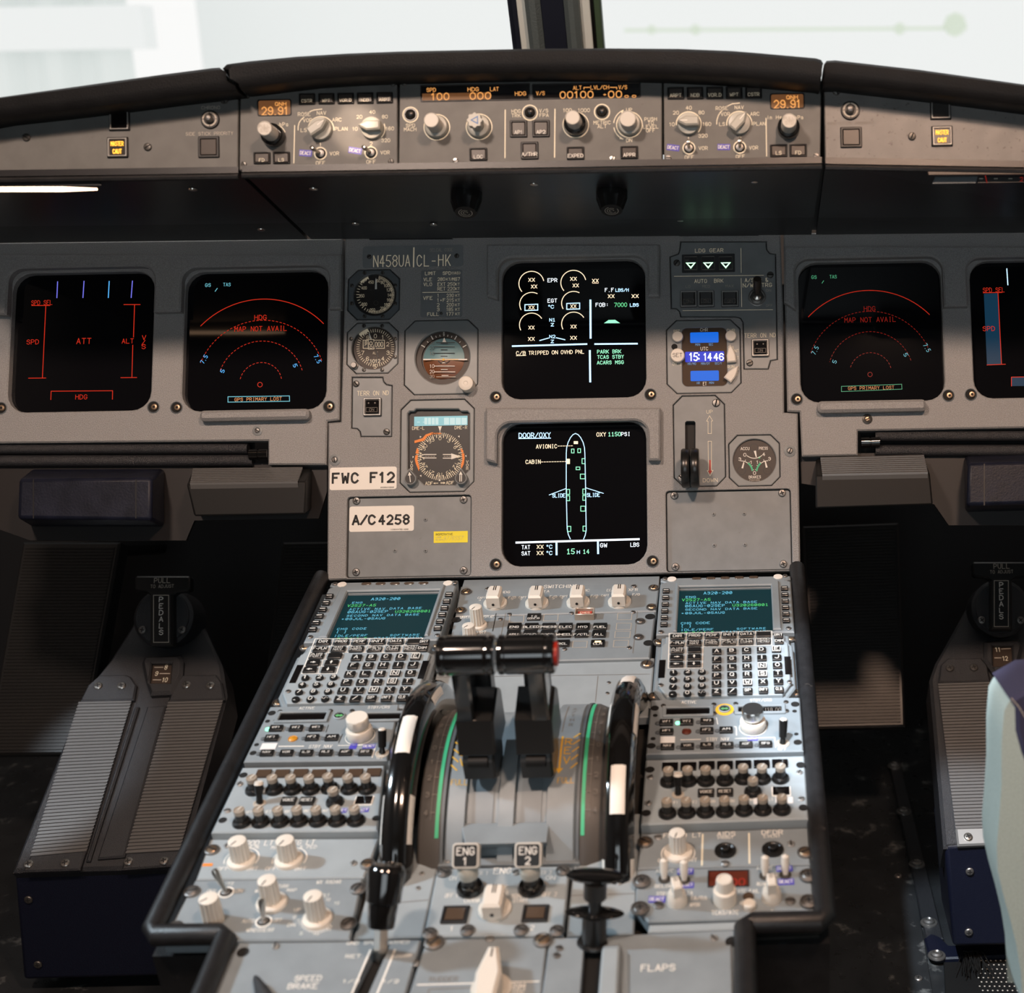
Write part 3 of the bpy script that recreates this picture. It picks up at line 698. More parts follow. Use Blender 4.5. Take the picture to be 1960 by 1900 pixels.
for T_, pts in ((LP, ((294, 779), (338, 780), (630, 778), (2, 781))), (RP, ((1525, 764), (1815, 757), (1858, 755)))):
    for x, y in pts: bore(T_, x, y)
washer_screw(LP, 493, 824, 0.0058); washer_screw(RP, 1660, 802, 0.0058, m='brass', mw='screw_dark')
for T_, x0, y0, x1, y1 in ((LP, 381, 783, 590, 803), (RP, 1565, 765, 1773, 787)):
    c, w_, d_ = T_.rect(x0, y0, x1, y1, 0.012); b = MB(); b.box(w_, d_, 0, 0.012, d_*0.35, 0.003); T_.part('grip_ledge', b, 'panel_grain', (*c, 0))
# sliding tables
def table(label, x0, x1, knob, ya, yb, side):
    T = Thing('sliding_table', label, 'table', M, (x0+x1)/2, (ya+yb)/2, -0.004)
    c, w_, d_ = T.rect(min(x0, knob), ya-4, max(x1, knob+40) if side > 0 else x1, yb+6, -0.02); b = MB(); b.box(w_, d_, -0.03, -0.02); T.part('slot', b, 'void', (*c, 0))
    q = (ya*0.55+yb*0.45)
    def beam(name, p0, p1, r):
        A, B_ = Vector((*T.at(*p0, 0.0), -0.006)), Vector((*T.at(*p1, 0.0), -0.006)); b = MB(); b.tube([A, B_], r, 14); T.part(name, b, 'semi_black' if 0 else 'casting')
    beam('upper_rail', (x0, ya+11), (x1-(10 if side < 0 else -4), ya+10), 0.0062)
    beam('lower_rail', (x0, yb-11), (x1, yb-12), 0.0068)
    A, B_ = Vector((*T.at(knob, q+3, 0), 0.001)), Vector((*T.at(knob+35, q+2, 0), 0.001)); b = MB(); b.tube([A, A.lerp(B_, 0.45), A.lerp(B_, 0.47), A.lerp(B_, 0.53), A.lerp(B_, 0.55), B_], [0.0062, 0.0062, 0.0054, 0.0054, 0.0062, 0.0062], 16); T.part('hinge_knob', b, 'gloss_black')
    return T
table('dark stowed sliding table rails under the left displays', -150, 482, 479, 847, 892, -1)
table('dark stowed sliding table rails under the right displays', 1676, 2280, 1648, 822, 872, 1)
# lower kick panels, boxes and ribbed steps
KP = Thing('kick_panel', 'dark lower trim panel below the left displays', 'panel', M, 300, 950, -0.012)
b = MB(); b.plate(KP.poly([(-150, 886), (626, 886), (626, 940), (610, 992), (372, 996), (356, 1034), (58, 1034), (-150, 960)], 0), (), -0.004, 0); KP.part('trim_sheet', b, 'kick')
KP = Thing('kick_panel', 'dark lower trim panel below the right displays', 'panel', M, 1800, 940, -0.012)
b = MB(); b.plate(KP.poly([(1532, 868), (2280, 862), (2280, 1005), (1816, 1005), (1788, 965), (1534, 925)], 0), (), -0.004, 0); KP.part('trim_sheet', b, 'kick')
def padbox(label, f, k, seams, z):
    T = Thing('padded_box', label, 'box', M, *f[0], 0.0); T.z = (0, 0, 1)
    hexa(T, 'shell', f, 0.045, k, -0.012, 'navy_pad', 0.004)
    for x0, x1 in seams:
        h0 = 0.0452; q = [T.at(x0, f[0][1]+2, h0), T.at(x0, f[3][1]-2, h0)]
        b = MB(); b.strip(q, 0.0014, h0); T.part('seam', b, 'black')
padbox('navy padded stowage box under the far left display', [(36, 916), (291, 914), (290, 996), (33, 993)], [(60, 897), (316, 896), (316, 1008), (58, 1008)], [(64, 0), (260, 0)], 0)
padbox('navy padded stowage box at the right edge of the frame', [(1853, 886), (2110, 880), (2110, 960), (1850, 968)], [(1845, 872), (2090, 866), (2090, 975), (1847, 980)], [(1884, 0)], 0)
def step(label, front, back, ribs_b, ribs_f):
    T = Thing('foot_step', label, 'foot step', M, *front[0], 0.0)
    hexa(T, 'box', front, 0.050, back, -0.010, 'rubber', 0.002)
    A = [Vector((*T.at(*ribs_f[0], 0.052), 0.052)), Vector((*T.at(*ribs_f[1], 0.052), 0.052))]; Bk = [Vector((*T.at(*ribs_b[0], 0.004), 0.004)), Vector((*T.at(*ribs_b[1], 0.004), 0.004))]
    b = MB(); n = 9; prof = []
    up = Vector((0, 0.9, 0.43))
    L = []; R_ = []
    for i in range(n):
        for t_, k_ in ((0.04, 0), (0.14, 1), (0.62, 1), (0.74, 0)):
            t2 = (i+t_)/n; L.append(A[0].lerp(Bk[0], t2)+up*(0.0022*k_)); R_.append(A[1].lerp(Bk[1], t2)+up*(0.0022*k_))
    L = [A[0]-up*0.007]+L; R_ = [A[1]-up*0.007]+R_
    m_ = len(L); b.add(L+R_, [(i, m_+i, m_+i+1, i+1) for i in range(m_-1)]); o = T.part('ribbed_tread', b, 'ribbed'); fix_normals(o.data)
    for p in o.data.polygons: p.use_smooth = False
step('black foot step with grey ribbed tread under the left displays', [(357, 926), (586, 921), (584, 984), (372, 988)], [(368, 899), (598, 897), (596, 975), (378, 978)], [(370, 898), (580, 896)], [(364, 928), (570, 925)])
step('black foot step with grey ribbed tread under the right displays', [(1561, 910), (1780, 905), (1786, 966), (1561, 973)], [(1562, 878), (1768, 872), (1772, 955), (1562, 962)], [(1570, 877), (1768, 872)], [(1574, 911), (1776, 907)])
# ------------------------------------------------------------------ controls shared by the glareshield and the panels
ZA = (0, 0, 2.8); ZB = (440, 130, 5.4444); ZC = (750, 130, 3.6981); ZD = (1250, 130, 5.6); ZE = (1500, 80, 4.2609)
def gpanel(name, label, cat, poly, zm, group=None, m='glare_grey', fr=G, th=0.02, bev=0.0008, h=0.0):
    x = sum(p[0] for p in poly)/len(poly); y = sum(p[1] for p in poly)/len(poly)
    T = Thing(name, label, cat, fr, x, y, h, group); b = MB(); b.plate(T.poly(poly, 0), (), -th, 0, bev); T.part('face_plate', b, m); T.z = zm; return T
def push_button(T, x0, y0, x1, y1, lines=None, cap='cap_brown', frame='black', Hpx=None, dy=-0.24, ink='ink_white', fr=0.10, name='push_button', hh=0.0022, wt=0.16, W=None, label=None, capname='button_cap', r=0.0008):
    c, w, d = T.rect(x0, y0, x1, y1); f = fr*min(w, d)*1.3
    def fn(b): b.plate(rr(w, d, r, 3), [rr(w-2*f, d-2*f, r*0.6, 3)], 0, hh*0.8, hh*0.3)
    w, d = round(w, 4), round(d, 4)
    o = T.part(name, cached((name, w, d, round(f, 5), hh), frame, fn), None, (*c, T.face), label=label)
    def fc(b): b.box(w-2*f-0.0003, d-2*f-0.0003, 0.0001, hh*0.75, 0.0005, 0.0004)
    k = link(capname, cached((capname, w, d, round(f, 5), hh), cap, fc), o)
    if lines: legend(k, lines, Hpx*d if Hpx else 0.0026, hh*0.75, ink, dy=dy*d, wt=wt, W=W)
    return o
def ring_button(T, x, y, R, knob='semi_black', ring='ink_white', name='push_button', dome=True):
    c = T.loc(x, y); r = T.size(x, y, 2*R, 1)[0]/2; r = round(r, 4)
    def fn(b): b.lathe([(r, 0), (r, 0.0006), (r*0.86, 0.0006), (r*0.84, 0.0)], 30)
    o = T.part(name, cached(('ring', r), ring, fn), None, c)
    def f2(b):
        b.lathe([(r*0.80, 0.0001), (r*0.80, 0.0012), (r*0.66, 0.0012), (r*0.60, 0.0006), (r*0.56, 0.002), (r*0.4, 0.0042), (r*0.2, 0.005), (0, 0.0052)], 28)
    link('button_cap', cached(('dome', r), knob, f2), o); return o
def cyl_knob(T, x, y, R, r, L, skirt_h=0.006, skirt='knob_grey', cap='knob_light', ring=None, flutes=24, name='rotary_knob', shape=None, label=None, emblem=None):
    c = T.loc(x, y); Rm = T.size(x, y, 2*R, 1)[0]/2; rm = T.size(x, y, 2*r, 1)[0]/2; Rm, rm = round(Rm, 4), round(rm, 4)
    if ring:
        q = [(c[0]+Rm*1.14*math.cos(a*PI/24), c[1]+Rm*1.14*math.sin(a*PI/24)) for a in range(48)]; T.line_m(q, Rm*0.085, ring, T.face, True)
    def fn(b): b.lathe([(Rm, 0), (Rm, skirt_h*0.7), (Rm*0.96, skirt_h*0.9), (Rm*0.86, skirt_h), (rm*0.9, skirt_h)], 36)
    o = T.part(name, cached(('skirt', Rm, rm, skirt_h), skirt, fn), None, c, label=label)
    def f2(b):
        if shape == 'star':
            b.lathe([(rm*0.82, skirt_h*0.9), (rm*0.82, L-0.008), (rm, L-0.007), (rm, L-0.0008), (rm*0.95, L)], 64, (8, rm*0.17, L-0.0075, L+1))
        else:
            b.lathe([(rm, skirt_h*0.9), (rm*0.97, L-0.0012), (rm*0.93, L-0.0003), (rm*0.86, L), (rm*0.83, L-0.0003), (0, L-0.0003)], max(40, flutes*3), (flutes, rm*0.035, skirt_h, L-0.0013))
    k = link('knob_cap', cached(('kcap', Rm, rm, L, shape), cap, f2), o)
    if emblem == 'tri':
        b = MB(); s = rm*0.42; b.strip([(-s, 0), (s*0.9, s*1.05), (s*0.9, -s*1.05)], rm*0.12, L+0.0002, True); link('emblem', b.mesh('emblem', 'ink_blue'), k)
    elif emblem:
        legend(k, emblem, rm*0.42, L-0.0002, 'ink_grey')
    return o
def pointer_knob(T, x, y, R, ang, base='knob_grey', ink='ink_white', arcdeg=None, L=0.014, name='selector_knob'):
    c = T.loc(x, y); r = round(T.size(x, y, 2*R, 1)[0]/2, 4)
    if arcdeg: T.arc(x, y, R*1.13, arcdeg[0], arcdeg[1], R*0.09, ink)
    def fn(b): b.lathe([(r, 0), (r, 0.0035), (r*0.97, 0.0045), (r*0.9, 0.0048), (0, 0.0048)], 36)
    def f2(b):
        q = [(-r*0.92, r*0.40), (-r*0.97, r*0.2), (-r*0.97, -r*0.2), (-r*0.92, -r*0.40), (r*0.25, -r*0.44), (r*0.96, -r*0.06), (r*0.96, r*0.06), (r*0.25, r*0.44)]
        b.plate(q, (), 0.0046, L, r*0.14); b.mi = 1; b.strip([(r*0.1, 0), (r*0.72, 0)], r*0.07, L+0.0002)
    o = T.part(name, cached(('pbase', r), base, fn), None, c); link('pointer', cached(('pbar', r, L), [base, 'ink_white'], f2), o, (0, 0, 0), (0, 0, math.radians(ang))); return o
def toggle(T, x, y, R, tip, L=0.016, ring='ink_white', m='metal', r1=0.0022, r0=0.0014, name='toggle_switch', hole='void'):
    # tip: offset direction (du, dv) of the bat relative to the face normal
    c = T.loc(x, y); r = round(T.size(x, y, 2*R, 1)[0]/2, 4)
    def fn(b):
        b.lathe([(r, 0), (r, 0.0006), (r*0.82, 0.0006), (r*0.80, 0)], 28); b.mi = 1; b.plate(circ(r*0.8, 24), (), 0, 0.0002)
        b.mi = 2; b.lathe([(r*0.62, 0), (r*0.6, 0.0018), (r*0.4, 0.0022), (r0, 0.0022)], 20)
    o = T.part(name, cached(('tring', r, ring), [ring, hole, 'dull_metal'], fn), None, c)
    d = Vector((tip[0], tip[1], 1)).normalized(); b = MB()
    ps = [(0, 0.001), (0.35, 0), (0.6, 0), (0.82, 0), (0.95, 0), (1.0, 0)]
    rad = [r0, r0, r1*0.8, r1, r1*0.8, r1*0.15]
    b.tube([d*(L*t) for t in (0.05, 0.3, 0.55, 0.84, 0.97, 1.0)], rad, 14); link('bat', b.mesh('bat', m), o); return o
def tag_sticker(T, x, y, w, hh, ang, t='DEACT', m='sticker_blue', ink='tape_white', parent=None):
    W, H = T.size(x, y, w, hh); b = MB(); b.box(W, H, 0, 0.00025); o = T.part('sticker', b, m, T.loc(x, y), (0, 0, math.radians(ang)))
    if t: legend(o, [t], H*0.5, 0.0003, ink, W=W*0.84, wt=0.24)
    return o

# ------------------------------------------------------------------ glareshield panels
EL = gpanel('display_control_panel', 'left display control panel with blue tags, under the glareshield beside the autopilot panel', 'control panel', [(460, 158), (760, 138), (761, 321), (458, 326)], ZB, 'display control panels under the glareshield')
ER = gpanel('display_control_panel', 'right display control panel with blue tags, under the glareshield beside the autopilot panel', 'control panel', [(1270, 138), (1572, 150), (1570, 308), (1271, 314)], ZD, 'display control panels under the glareshield')
def lcd(T, x0, y0, x1, y1, frame='black', glass='lcd_glass', rad=0.002):
    c, w, d = T.rect(x0, y0, x1, y1); b = MB(); b.plate(rr(w+0.0024, d+0.0024, rad, 4), [rr(w, d, rad*0.8, 4)], 0, 0.0008, 0.0004); o = T.part('display_window', b, frame, (*c, T.face))
    b = MB(); b.plate(rr(w, d, rad*0.8, 4), (), 0, 0.0003); link('glass', b.mesh('glass', glass), o); return o
def efis(T, L):
    Hb = 0.30
    if L:
        btn = [('CSTR', 722, 267, 892, 384), ('WPT', 924, 264, 1093, 380), ('VOR.D', 1124, 262, 1295, 377), ('NDB', 1326, 258, 1499, 374), ('ARPT', 1529, 254, 1700, 370), ('FD', 250, 878, 426, 1002), ('LS', 452, 876, 630, 1000)]
    else:
        btn = [('ARPT', 154, 208, 332, 338), ('NDB', 362, 206, 540, 336), ('VOR.D', 571, 204, 751, 334), ('WPT', 779, 201, 959, 331), ('CSTR', 986, 198, 1168, 328), ('LS', 1253, 820, 1438, 957), ('FD', 1461, 818, 1647, 955)]
    for t, x0, y0, x1, y1 in btn: push_button(T, x0, y0, x1, y1, [t], Hpx=0.27, dy=-0.20, ink='ink_cream')
    def lab(items, h=36, m='ink_cream'):
        for t, x, y in items: T.text(t, x, y, h, m=m, wt=0.15)
    if L:
        lcd(T, 300, 340, 630, 488); g = T
        T.text('QNH', 530, 376, 34, 112, 'lcd_amber', 0.2, h=0.0005); T.text('29.91', 470, 448, 80, 270, 'lcd_amber', 0.19, h=0.0005, crt=False)
        lab([('ROSE', 775, 482), ('NAV', 955, 470), ('ARC', 1115, 540), ('PLAN', 1160, 635), ('LS', 770, 648), ('VOR', 810, 545), ('hPa', 562, 588), ('1', 945, 798), ('OFF', 945, 990), ('VOR', 1090, 892), ('2', 1473, 790), ('OFF', 1472, 978), ('VOR', 1618, 882)])
        lab([('10', 1305, 635), ('20', 1350, 510), ('40', 1485, 460), ('80', 1615, 508), ('160', 1668, 632), ('320', 1625, 755)], 34, 'ink_cream')
        T.line([(712, 648), (712, 610), (725, 565), (748, 535), (775, 512)], 9, 'ink_cream'); T.line([(835, 455), (880, 438), (960, 430)], 9, 'ink_cream'); T.line([(676, 600), (667, 992)], 10, 'ink_cream')
        T.arc(455, 715, 128, 20, 95, 9, 'ink_cream'); cyl_knob(T, 462, 712, 118, 78, 0.028, 0.009, 'gloss_black', 'knob_light', name='rotary_knob', emblem=['PULL', 'STD'])
        pointer_knob(T, 950, 640, 118, 35, 'knob_grey', 'ink_cream', (-5, 185)); pointer_knob(T, 1487, 632, 115, 180, 'knob_grey', 'ink_cream', (-45, 20))
        toggle(T, 945, 892, 68, (-0.28, 0.12), ring='ink_cream'); toggle(T, 1471, 885, 68, (-0.22, 0.12), ring='ink_cream')
        tag_sticker(T, 790, 888, 132, 68, -6); tag_sticker(T, 1306, 862, 138, 66, -10)
        for x, y in ((178, 292), (148, 1005), (1698, 165), (1680, 975)): screw(T, x, y, 0.0027, m='screw_dark')
    else:
        lcd(T, 1266, 284, 1611, 428)
        T.text('QNH', 1490, 315, 38, 118, 'lcd_amber', 0.2, h=0.0005); T.text('29.91', 1438, 388, 84, 280, 'lcd_amber', 0.19, h=0.0005)
        lab([('ROSE', 737, 432), ('NAV', 923, 423), ('VOR', 775, 495), ('ARC', 1090, 493), ('LS', 740, 602), ('PLAN', 1138, 598), ('in Hg'.replace('in', 'in'), 1305, 530), ('hPa', 1562, 530), ('1', 382, 760), ('OFF', 388, 958), ('VOR', 537, 860), ('2', 928, 752), ('OFF', 935, 950), ('VOR', 1078, 855)])
        lab([('10', 203, 605), ('20', 245, 480), ('40', 383, 428), ('80', 518, 478), ('160', 577, 602), ('320', 535, 727)])
        T.line([(682, 604), (684, 560), (700, 510), (718, 480), (740, 458)], 9, 'ink_cream'); T.line([(800, 408), (850, 385), (928, 377)], 9, 'ink_cream'); T.line([(1211, 540), (1217, 945)], 10, 'ink_cream')
        pointer_knob(T, 382, 603, 118, 180, 'knob_grey', 'ink_cream', (-40, 182)); pointer_knob(T, 925, 600, 120, 48, 'knob_grey', 'ink_cream', (-5, 185))
        cyl_knob(T, 1450, 652, 122, 80, 0.028, 0.009, 'gloss_black', 'knob_light', emblem=['PULL', 'STD'])
        toggle(T, 385, 860, 70, (0.0, 0.16), ring='ink_cream'); toggle(T, 929, 852, 70, (0.02, 0.18), ring='ink_cream')
        tag_sticker(T, 215, 855, 136, 66, -8); tag_sticker(T, 758, 848, 136, 66, -2)
        for x, y in ((163, 128), (165, 963), (1733, 220), (1750, 945)): screw(T, x, y, 0.0027, m='screw_dark' if y < 300 else 'dull_metal')
    T.flush()
efis(EL, True); efis(ER, False)
F = gpanel('autopilot_panel', 'central autopilot panel with amber readouts under the glareshield', 'control panel', [(765, 138), (1267, 134), (1267, 314), (763, 321)], ZC)
lcd(F, 212, 124, 968, 226, glass='window_black', rad=0.0012); lcd(F, 1002, 116, 1752, 208, glass='window_black', rad=0.0012)
c_, w_, d_ = F.rect(216, 178, 700, 226); b = MB(); b.box(w_, d_, 0, 0.00035); F.part('lit_segment_glass', b, 'lcd_glass', (*c_, 0))
def ft(t, x, y, h, w=None, m='lcd_amber', wt=0.17): F.text(t, x, y, h, w, m, wt, h=0.0006)
for a in (('SPD', 279, 156, 26, 62), ('100', 343, 203, 46, 122), ('HDG', 576, 152, 26, 76), ('000', 627, 198, 46, 145), ('LAT', 726, 150, 26, 58), ('HDG', 911, 182, 26, 76), ('V/S', 1052, 180, 26, 58), ('ALT', 1313, 141, 26, 58), ('LVL/CH', 1472, 138, 26, 128), ('V/S', 1635, 137, 26, 58), ('00100', 1308, 190, 46, 232), ('+', 1507, 188, 26, 26), ('00', 1580, 187, 46, 92), ('oo', 1688, 196, 26, 90)): ft(*a)
F.line([(1360, 150), (1360, 138), (1400, 138)], 5, 'lcd_amber', h=0.0006); F.line([(1545, 138), (1592, 138), (1592, 150)], 5, 'lcd_amber', h=0.0006)
for t, x, y in (('SPD', 132, 407), ('MACH', 130, 435), ('HDG', 880, 307), ('TRK', 880, 337), ('V/S', 1075, 303), ('FPA', 1078, 335), ('100', 1243, 300), ('1000', 1360, 300), ('METRIC', 1488, 387), ('ALT', 1488, 414), ('UP', 1680, 297), ('DN', 1680, 512), ('PUSH', 1832, 363), ('TO', 1832, 389), ('LEVEL', 1832, 416), ('OFF', 1832, 442)): F.text(t, x, y, 24, m='ink_cream')
F.line([(803, 298), (801, 636)], 8, 'ink_cream'); F.line([(1155, 292), (1152, 632)], 8, 'ink_cream')
F.arc(1682, 402, 112, 112, 172, 6, 'ink_cream'); F.arc(1682, 402, 112, 190, 245, 6, 'ink_cream'); F.fill([(1618, 305), (1640, 303), (1628, 322)], 'ink_cream'); F.fill([(1618, 488), (1640, 506), (1612, 502)], 'ink_cream')
for x, y in ((133, 332), (978, 318), (1488, 312)): ring_button(F, x, y, 58, ring='ink_cream')
cyl_knob(F, 319, 420, 80, 55, 0.025, 0.006, 'knob_grey', 'knob_light', 'ink_cream'); cyl_knob(F, 618, 417, 80, 56, 0.023, 0.006, 'knob_grey', 'knob_grey', 'ink_cream', shape='star', emblem='tri')
cyl_knob(F, 1302, 404, 80, 53, 0.026, 0.010, 'gloss_black', 'knob_light', 'ink_cream', flutes=30); cyl_knob(F, 1682, 402, 80, 60, 0.021, 0.006, 'knob_grey', 'knob_light', 'ink_cream', flutes=26)
for t, x0, y0, x1, y1 in (('AP1', 837, 372, 959, 492), ('AP2', 996, 370, 1118, 490), ('A/THR', 914, 524, 1038, 648), ('LOC', 551, 567, 676, 657), ('EXPED', 1239, 559, 1363, 650), ('APPR', 1619, 554, 1744, 644)): push_button(F, x0, y0, x1, y1, [t], Hpx=0.20 if y1-y0 > 100 else 0.27, dy=-0.22, wt=0.17)
for x, y in ((88, 108), (452, 657), (1878, 85), (1562, 642)): screw(F, x, y, 0.0027, m='screw_dark' if y < 300 else 'metal')
F.flush()
WL = gpanel('warning_light_panel', 'left warning light panel with lit amber caution light, below the left glareshield', 'control panel', [(-150, 215), (456, 160), (455, 326), (-150, 333)], ZA, 'warning light panels at the ends of the glareshield')
WR = gpanel('warning_light_panel', 'worn right warning light panel with lit amber caution light, below the right glareshield', 'control panel', [(1577, 150), (2080, 200), (2080, 319), (1580, 307)], ZE, 'warning light panels at the ends of the glareshield', m='worn_grey')
def chrono(T, x, y, R):
    r = T.size(x, y, 2*R, 1)[0]/2; b = MB(); b.lathe([(r, 0), (r, 0.001), (r*0.92, 0.002), (r*0.3, 0.0022)], 32); b.mi = 1
    for k in range(4): b.strip([(r*0.7*math.cos(math.radians(90*k+8+i*74/8)), r*0.7*math.sin(math.radians(90*k+8+i*74/8))) for i in range(9)], r*0.17, 0.0027)
    b.mi = 2; b.lathe([(r*0.42, 0.002), (r*0.42, 0.006), (r*0.3, 0.008), (r*0.1, 0.0088), (0, 0.0088)], 24); T.part('push_button', b, ['black', 'ink_grey', 'dull_metal'], T.loc(x, y))
def ann(T, x0, y0, x1, y1, cap, lit=None, frame='alu', Hs=0.2):
    o = push_button(T, x0, y0, x1, y1, None, cap=cap, frame='black', fr=0.04, name='annunciator_light', hh=0.0018)
    c, w, d = T.rect(x0, y0, x1, y1); b = MB(); b.plate(rr(w*0.90, d*0.90, 0.0008, 3), [rr(w*0.76, d*0.76, 0.0006, 3)], 0.001, 0.0028, 0.0005); link('light_frame', b.mesh('light_frame', frame), o)
    k = [q for q in o.children if q.name.startswith('button_cap')][0]
    if lit: 
        legend(k, [lit[0]], d*Hs, 0.0019, 'caution', W=w*0.58, dy=d*0.17, wt=0.24); legend(k, [lit[1]], d*Hs, 0.0019, 'caution', W=w*0.40, dy=-d*0.20, wt=0.26)
    return o
ann(WL, 586, 594, 698, 702, 'window_black'); ann(WL, 576, 736, 690, 847, 'cap_dark', ('MASTER', 'CAUT')); push_button(WL, 1064, 732, 1177, 846, cap='cap_brown')
chrono(WL, 1128, 642, 50); WL.text('CHRONO', 1130, 577, 17, 98, 'ink_grey'); WL.text('SIDE STICK PRIORITY', 1123, 716, 17, 252, 'ink_grey')
for x, y in ((143, 737), (793, 788), (1203, 537)): screw(WL, x, y, 0.0037, m='screw_dark')
WL.flush()
ann(WR, 1193, 476, 1364, 637, 'cap_dark'); ann(WR, 1204, 688, 1377, 855, 'cap_dark', ('MASTER', 'CAUT')); push_button(WR, 462, 696, 638, 864, cap='cap_brown')
chrono(WR, 543, 562, 78); WR.text('CHRONO', 535, 455, 24, 148, 'ink_dim'); WR.text('SIDE STICK PRIORITY', 545, 664, 22, 370, 'ink_dim'); WR.text('TO ARM', 1298, 868, 14, 110, 'ink_dim')
for x, y in ((430, 405), (1045, 772)): screw(WR, x, y, 0.0037, m='screw_dark')
WR.flush()

# ------------------------------------------------------------------ display units
def du(label, key, zm, group='square display units on the instrument panel'):
    o = SH[key]; cx = sum(p[0] for p in o)/len(o); cy = sum(p[1] for p in o)/len(o)
    T = Thing('display_unit', label, 'display', M, 0, 0, -0.009, group); T.u0, T.v0 = cx, cy; T.o.matrix_world = M.mat(M.w(cx, cy, -0.009)); T.z = zm
    b = MB(); b.plate(inset(ccw([(x-cx, y-cy) for x, y in o]), 0.0002), (), -0.0028, 0.0); T.part('screen', b, 'screen'); T.face = 0.0; return T
def crt(T, items, m, h, wt=0.14):
    for it in items: T.text(it[0], it[1], it[2], it[4] if len(it) > 4 else h, it[3] if len(it) > 3 and it[3] else None, m, wt, crt=True)
D = du('leftmost display unit showing red speed and altitude flags, left of the captain arc map', 'lpfd', ZH); R_ = 'crt_red'
for x0, y0, x1, y1, m in ((323, 290, 319, 380, 'crt_violet'), (471, 287, 465, 379, 'crt_violet'), (612, 288, 607, 379, 'crt_blue'), (742, 286, 735, 379, 'crt_violet')): D.line([(x0, y0), (x1, y1)], 5, m)
crt(D, [('SPD SEL', 235, 407, 116), ('SPD', 184, 627, 66), ('ATT', 470, 622, 80, 30), ('ALT', 716, 622, 64), ('V', 807, 603, 20), ('/', 804, 630, 18), ('S', 805, 653, 20), ('HDG', 456, 935, 64)], R_, 25)
for q in ([(178, 423), (280, 423)], [(257, 425), (238, 829)], [(160, 830), (257, 829)], [(694, 418), (785, 418)], [(754, 420), (748, 600)], [(744, 645), (739, 826)], [(677, 827), (766, 826)], [(285, 950), (287, 903), (631, 900), (630, 948)]): D.line(q, 4, R_)
D.flush('symbology')
def nd(D, pts, red, g1, g2, b2, am, k):
    (cx, cy), R0, ah = pts['c'], pts['R0'], pts['span0']
    def P_(x, y): return (x, y)
    D.arc(cx, cy-7*k, R0, 90-pts['a0'], 90+pts['a0'], 4*k, red, n=60)
    c = D.at(cx, cy); mm = D.size(cx, cy, 100, 100)[0]/100
    for R, a in ((pts['R1'], pts['a1']), (pts['R2'], pts['a2']), (pts['R3'], pts['a3'])):
        q = [(c[0]+R*mm*math.cos(math.radians(90-a+2*a*i/60)), c[1]+R*mm*math.sin(math.radians(90-a+2*a*i/60))) for i in range(61)]
        D.line_m(q, 3.2*k*mm, red, None, False, (11*k*mm, 11*k*mm))
    D.line([(cx-4*k+13*k*math.cos(a*PI/8), cy+8*k+13*k*math.sin(a*PI/8)) for a in range(17)], 3.4*k, red)
D = du('captain arc map display reading MAP NOT AVAIL, above the left grip ledge', 'lnd', ZH)
nd(D, dict(c=(1460, 858), R0=476, span0=0, a0=46.5, R1=361, a1=70, R2=241, a2=73, R3=118, a3=78), 'crt_red', 0, 0, 0, 0, 1.0)
crt(D, [('HDG', 1459, 490, 66), ('MAP NOT AVAIL', 1460, 553, 290)], 'crt_red', 26); crt(D, [('GS', 1165, 309, 30, 18), ('TAS', 1271, 306, 40, 18)], 'crt_cyan', 18, 0.17); D.line([(1205, 344), (1217, 327)], 4, 'crt_cyan')
D.text('7.5', 1143, 724, 22, 48, 'crt_blue', 0.17, crt=True, ang=math.radians(62)); D.text('5', 1246, 790, 20, 16, 'crt_blue', 0.17, crt=True, ang=math.radians(70))
D.text('7.5', 1778, 722, 22, 48, 'crt_blue', 0.17, crt=True, ang=math.radians(-62)); D.text('5', 1653, 759, 20, 16, 'crt_blue', 0.17, crt=True, ang=math.radians(-65))
crt(D, [('GPS PRIMARY LOST', 1446, 947, 262, 18)], 'crt_orange', 18, 0.16); D.line([(1277, 934), (1621, 929), (1622, 959), (1277, 964)], 4, 'crt_cyan', closed=True)
D.flush('symbology')
D = du('first officer arc map display reading MAP NOT AVAIL, above the right grip ledge', 'rnd', ZP)
nd(D, dict(c=(633, 930), R0=545, span0=0, a0=46.5, R1=412, a1=70, R2=276, a2=73, R3=136, a3=76), 'crt_red_dim', 0, 0, 0, 0, 1.1)
D.arc(633, 923, 545, 43.5, 136.5, 4, 'crt_red', n=60)
crt(D, [('HDG', 626, 512, 72), ('MAP NOT AVAIL', 629, 583, 330)], 'crt_red_dim', 30); crt(D, [('GS', 265, 307, 32, 21), ('TAS', 389, 304, 44, 21)], 'crt_green_dim', 21, 0.17); D.line([(317, 346), (327, 330)], 4, 'crt_green_dim')
D.text('7.5', 272, 782, 26, 54, 'crt_cyan', 0.15, crt=True, ang=math.radians(62)); D.text('5', 398, 856, 24, 18, 'crt_cyan', 0.15, crt=True, ang=math.radians(70))
D.text('7.5', 998, 765, 26, 54, 'crt_cyan', 0.15, crt=True, ang=math.radians(-62)); D.text('5', 861, 811, 24, 18, 'crt_cyan', 0.15, crt=True, ang=math.radians(-65))
crt(D, [('GPS PRIMARY LOST', 636, 1026, 298, 21)], 'crt_orange', 21, 0.13); D.line([(443, 1016), (834, 1002), (836, 1034), (443, 1050)], 3.4, 'crt_green_dim', closed=True)
D.flush('symbology')
D = du('display unit with a blue speed tape cut off by the right edge of the frame', 'rpfd', ZP)
D.fill([(1368, 414), (1462, 410), (1483, 870), (1388, 874)], 'crt_navy'); D.fill([(1547, 958), (2000, 950), (2000, 1010), (1547, 1014)], 'crt_navy')
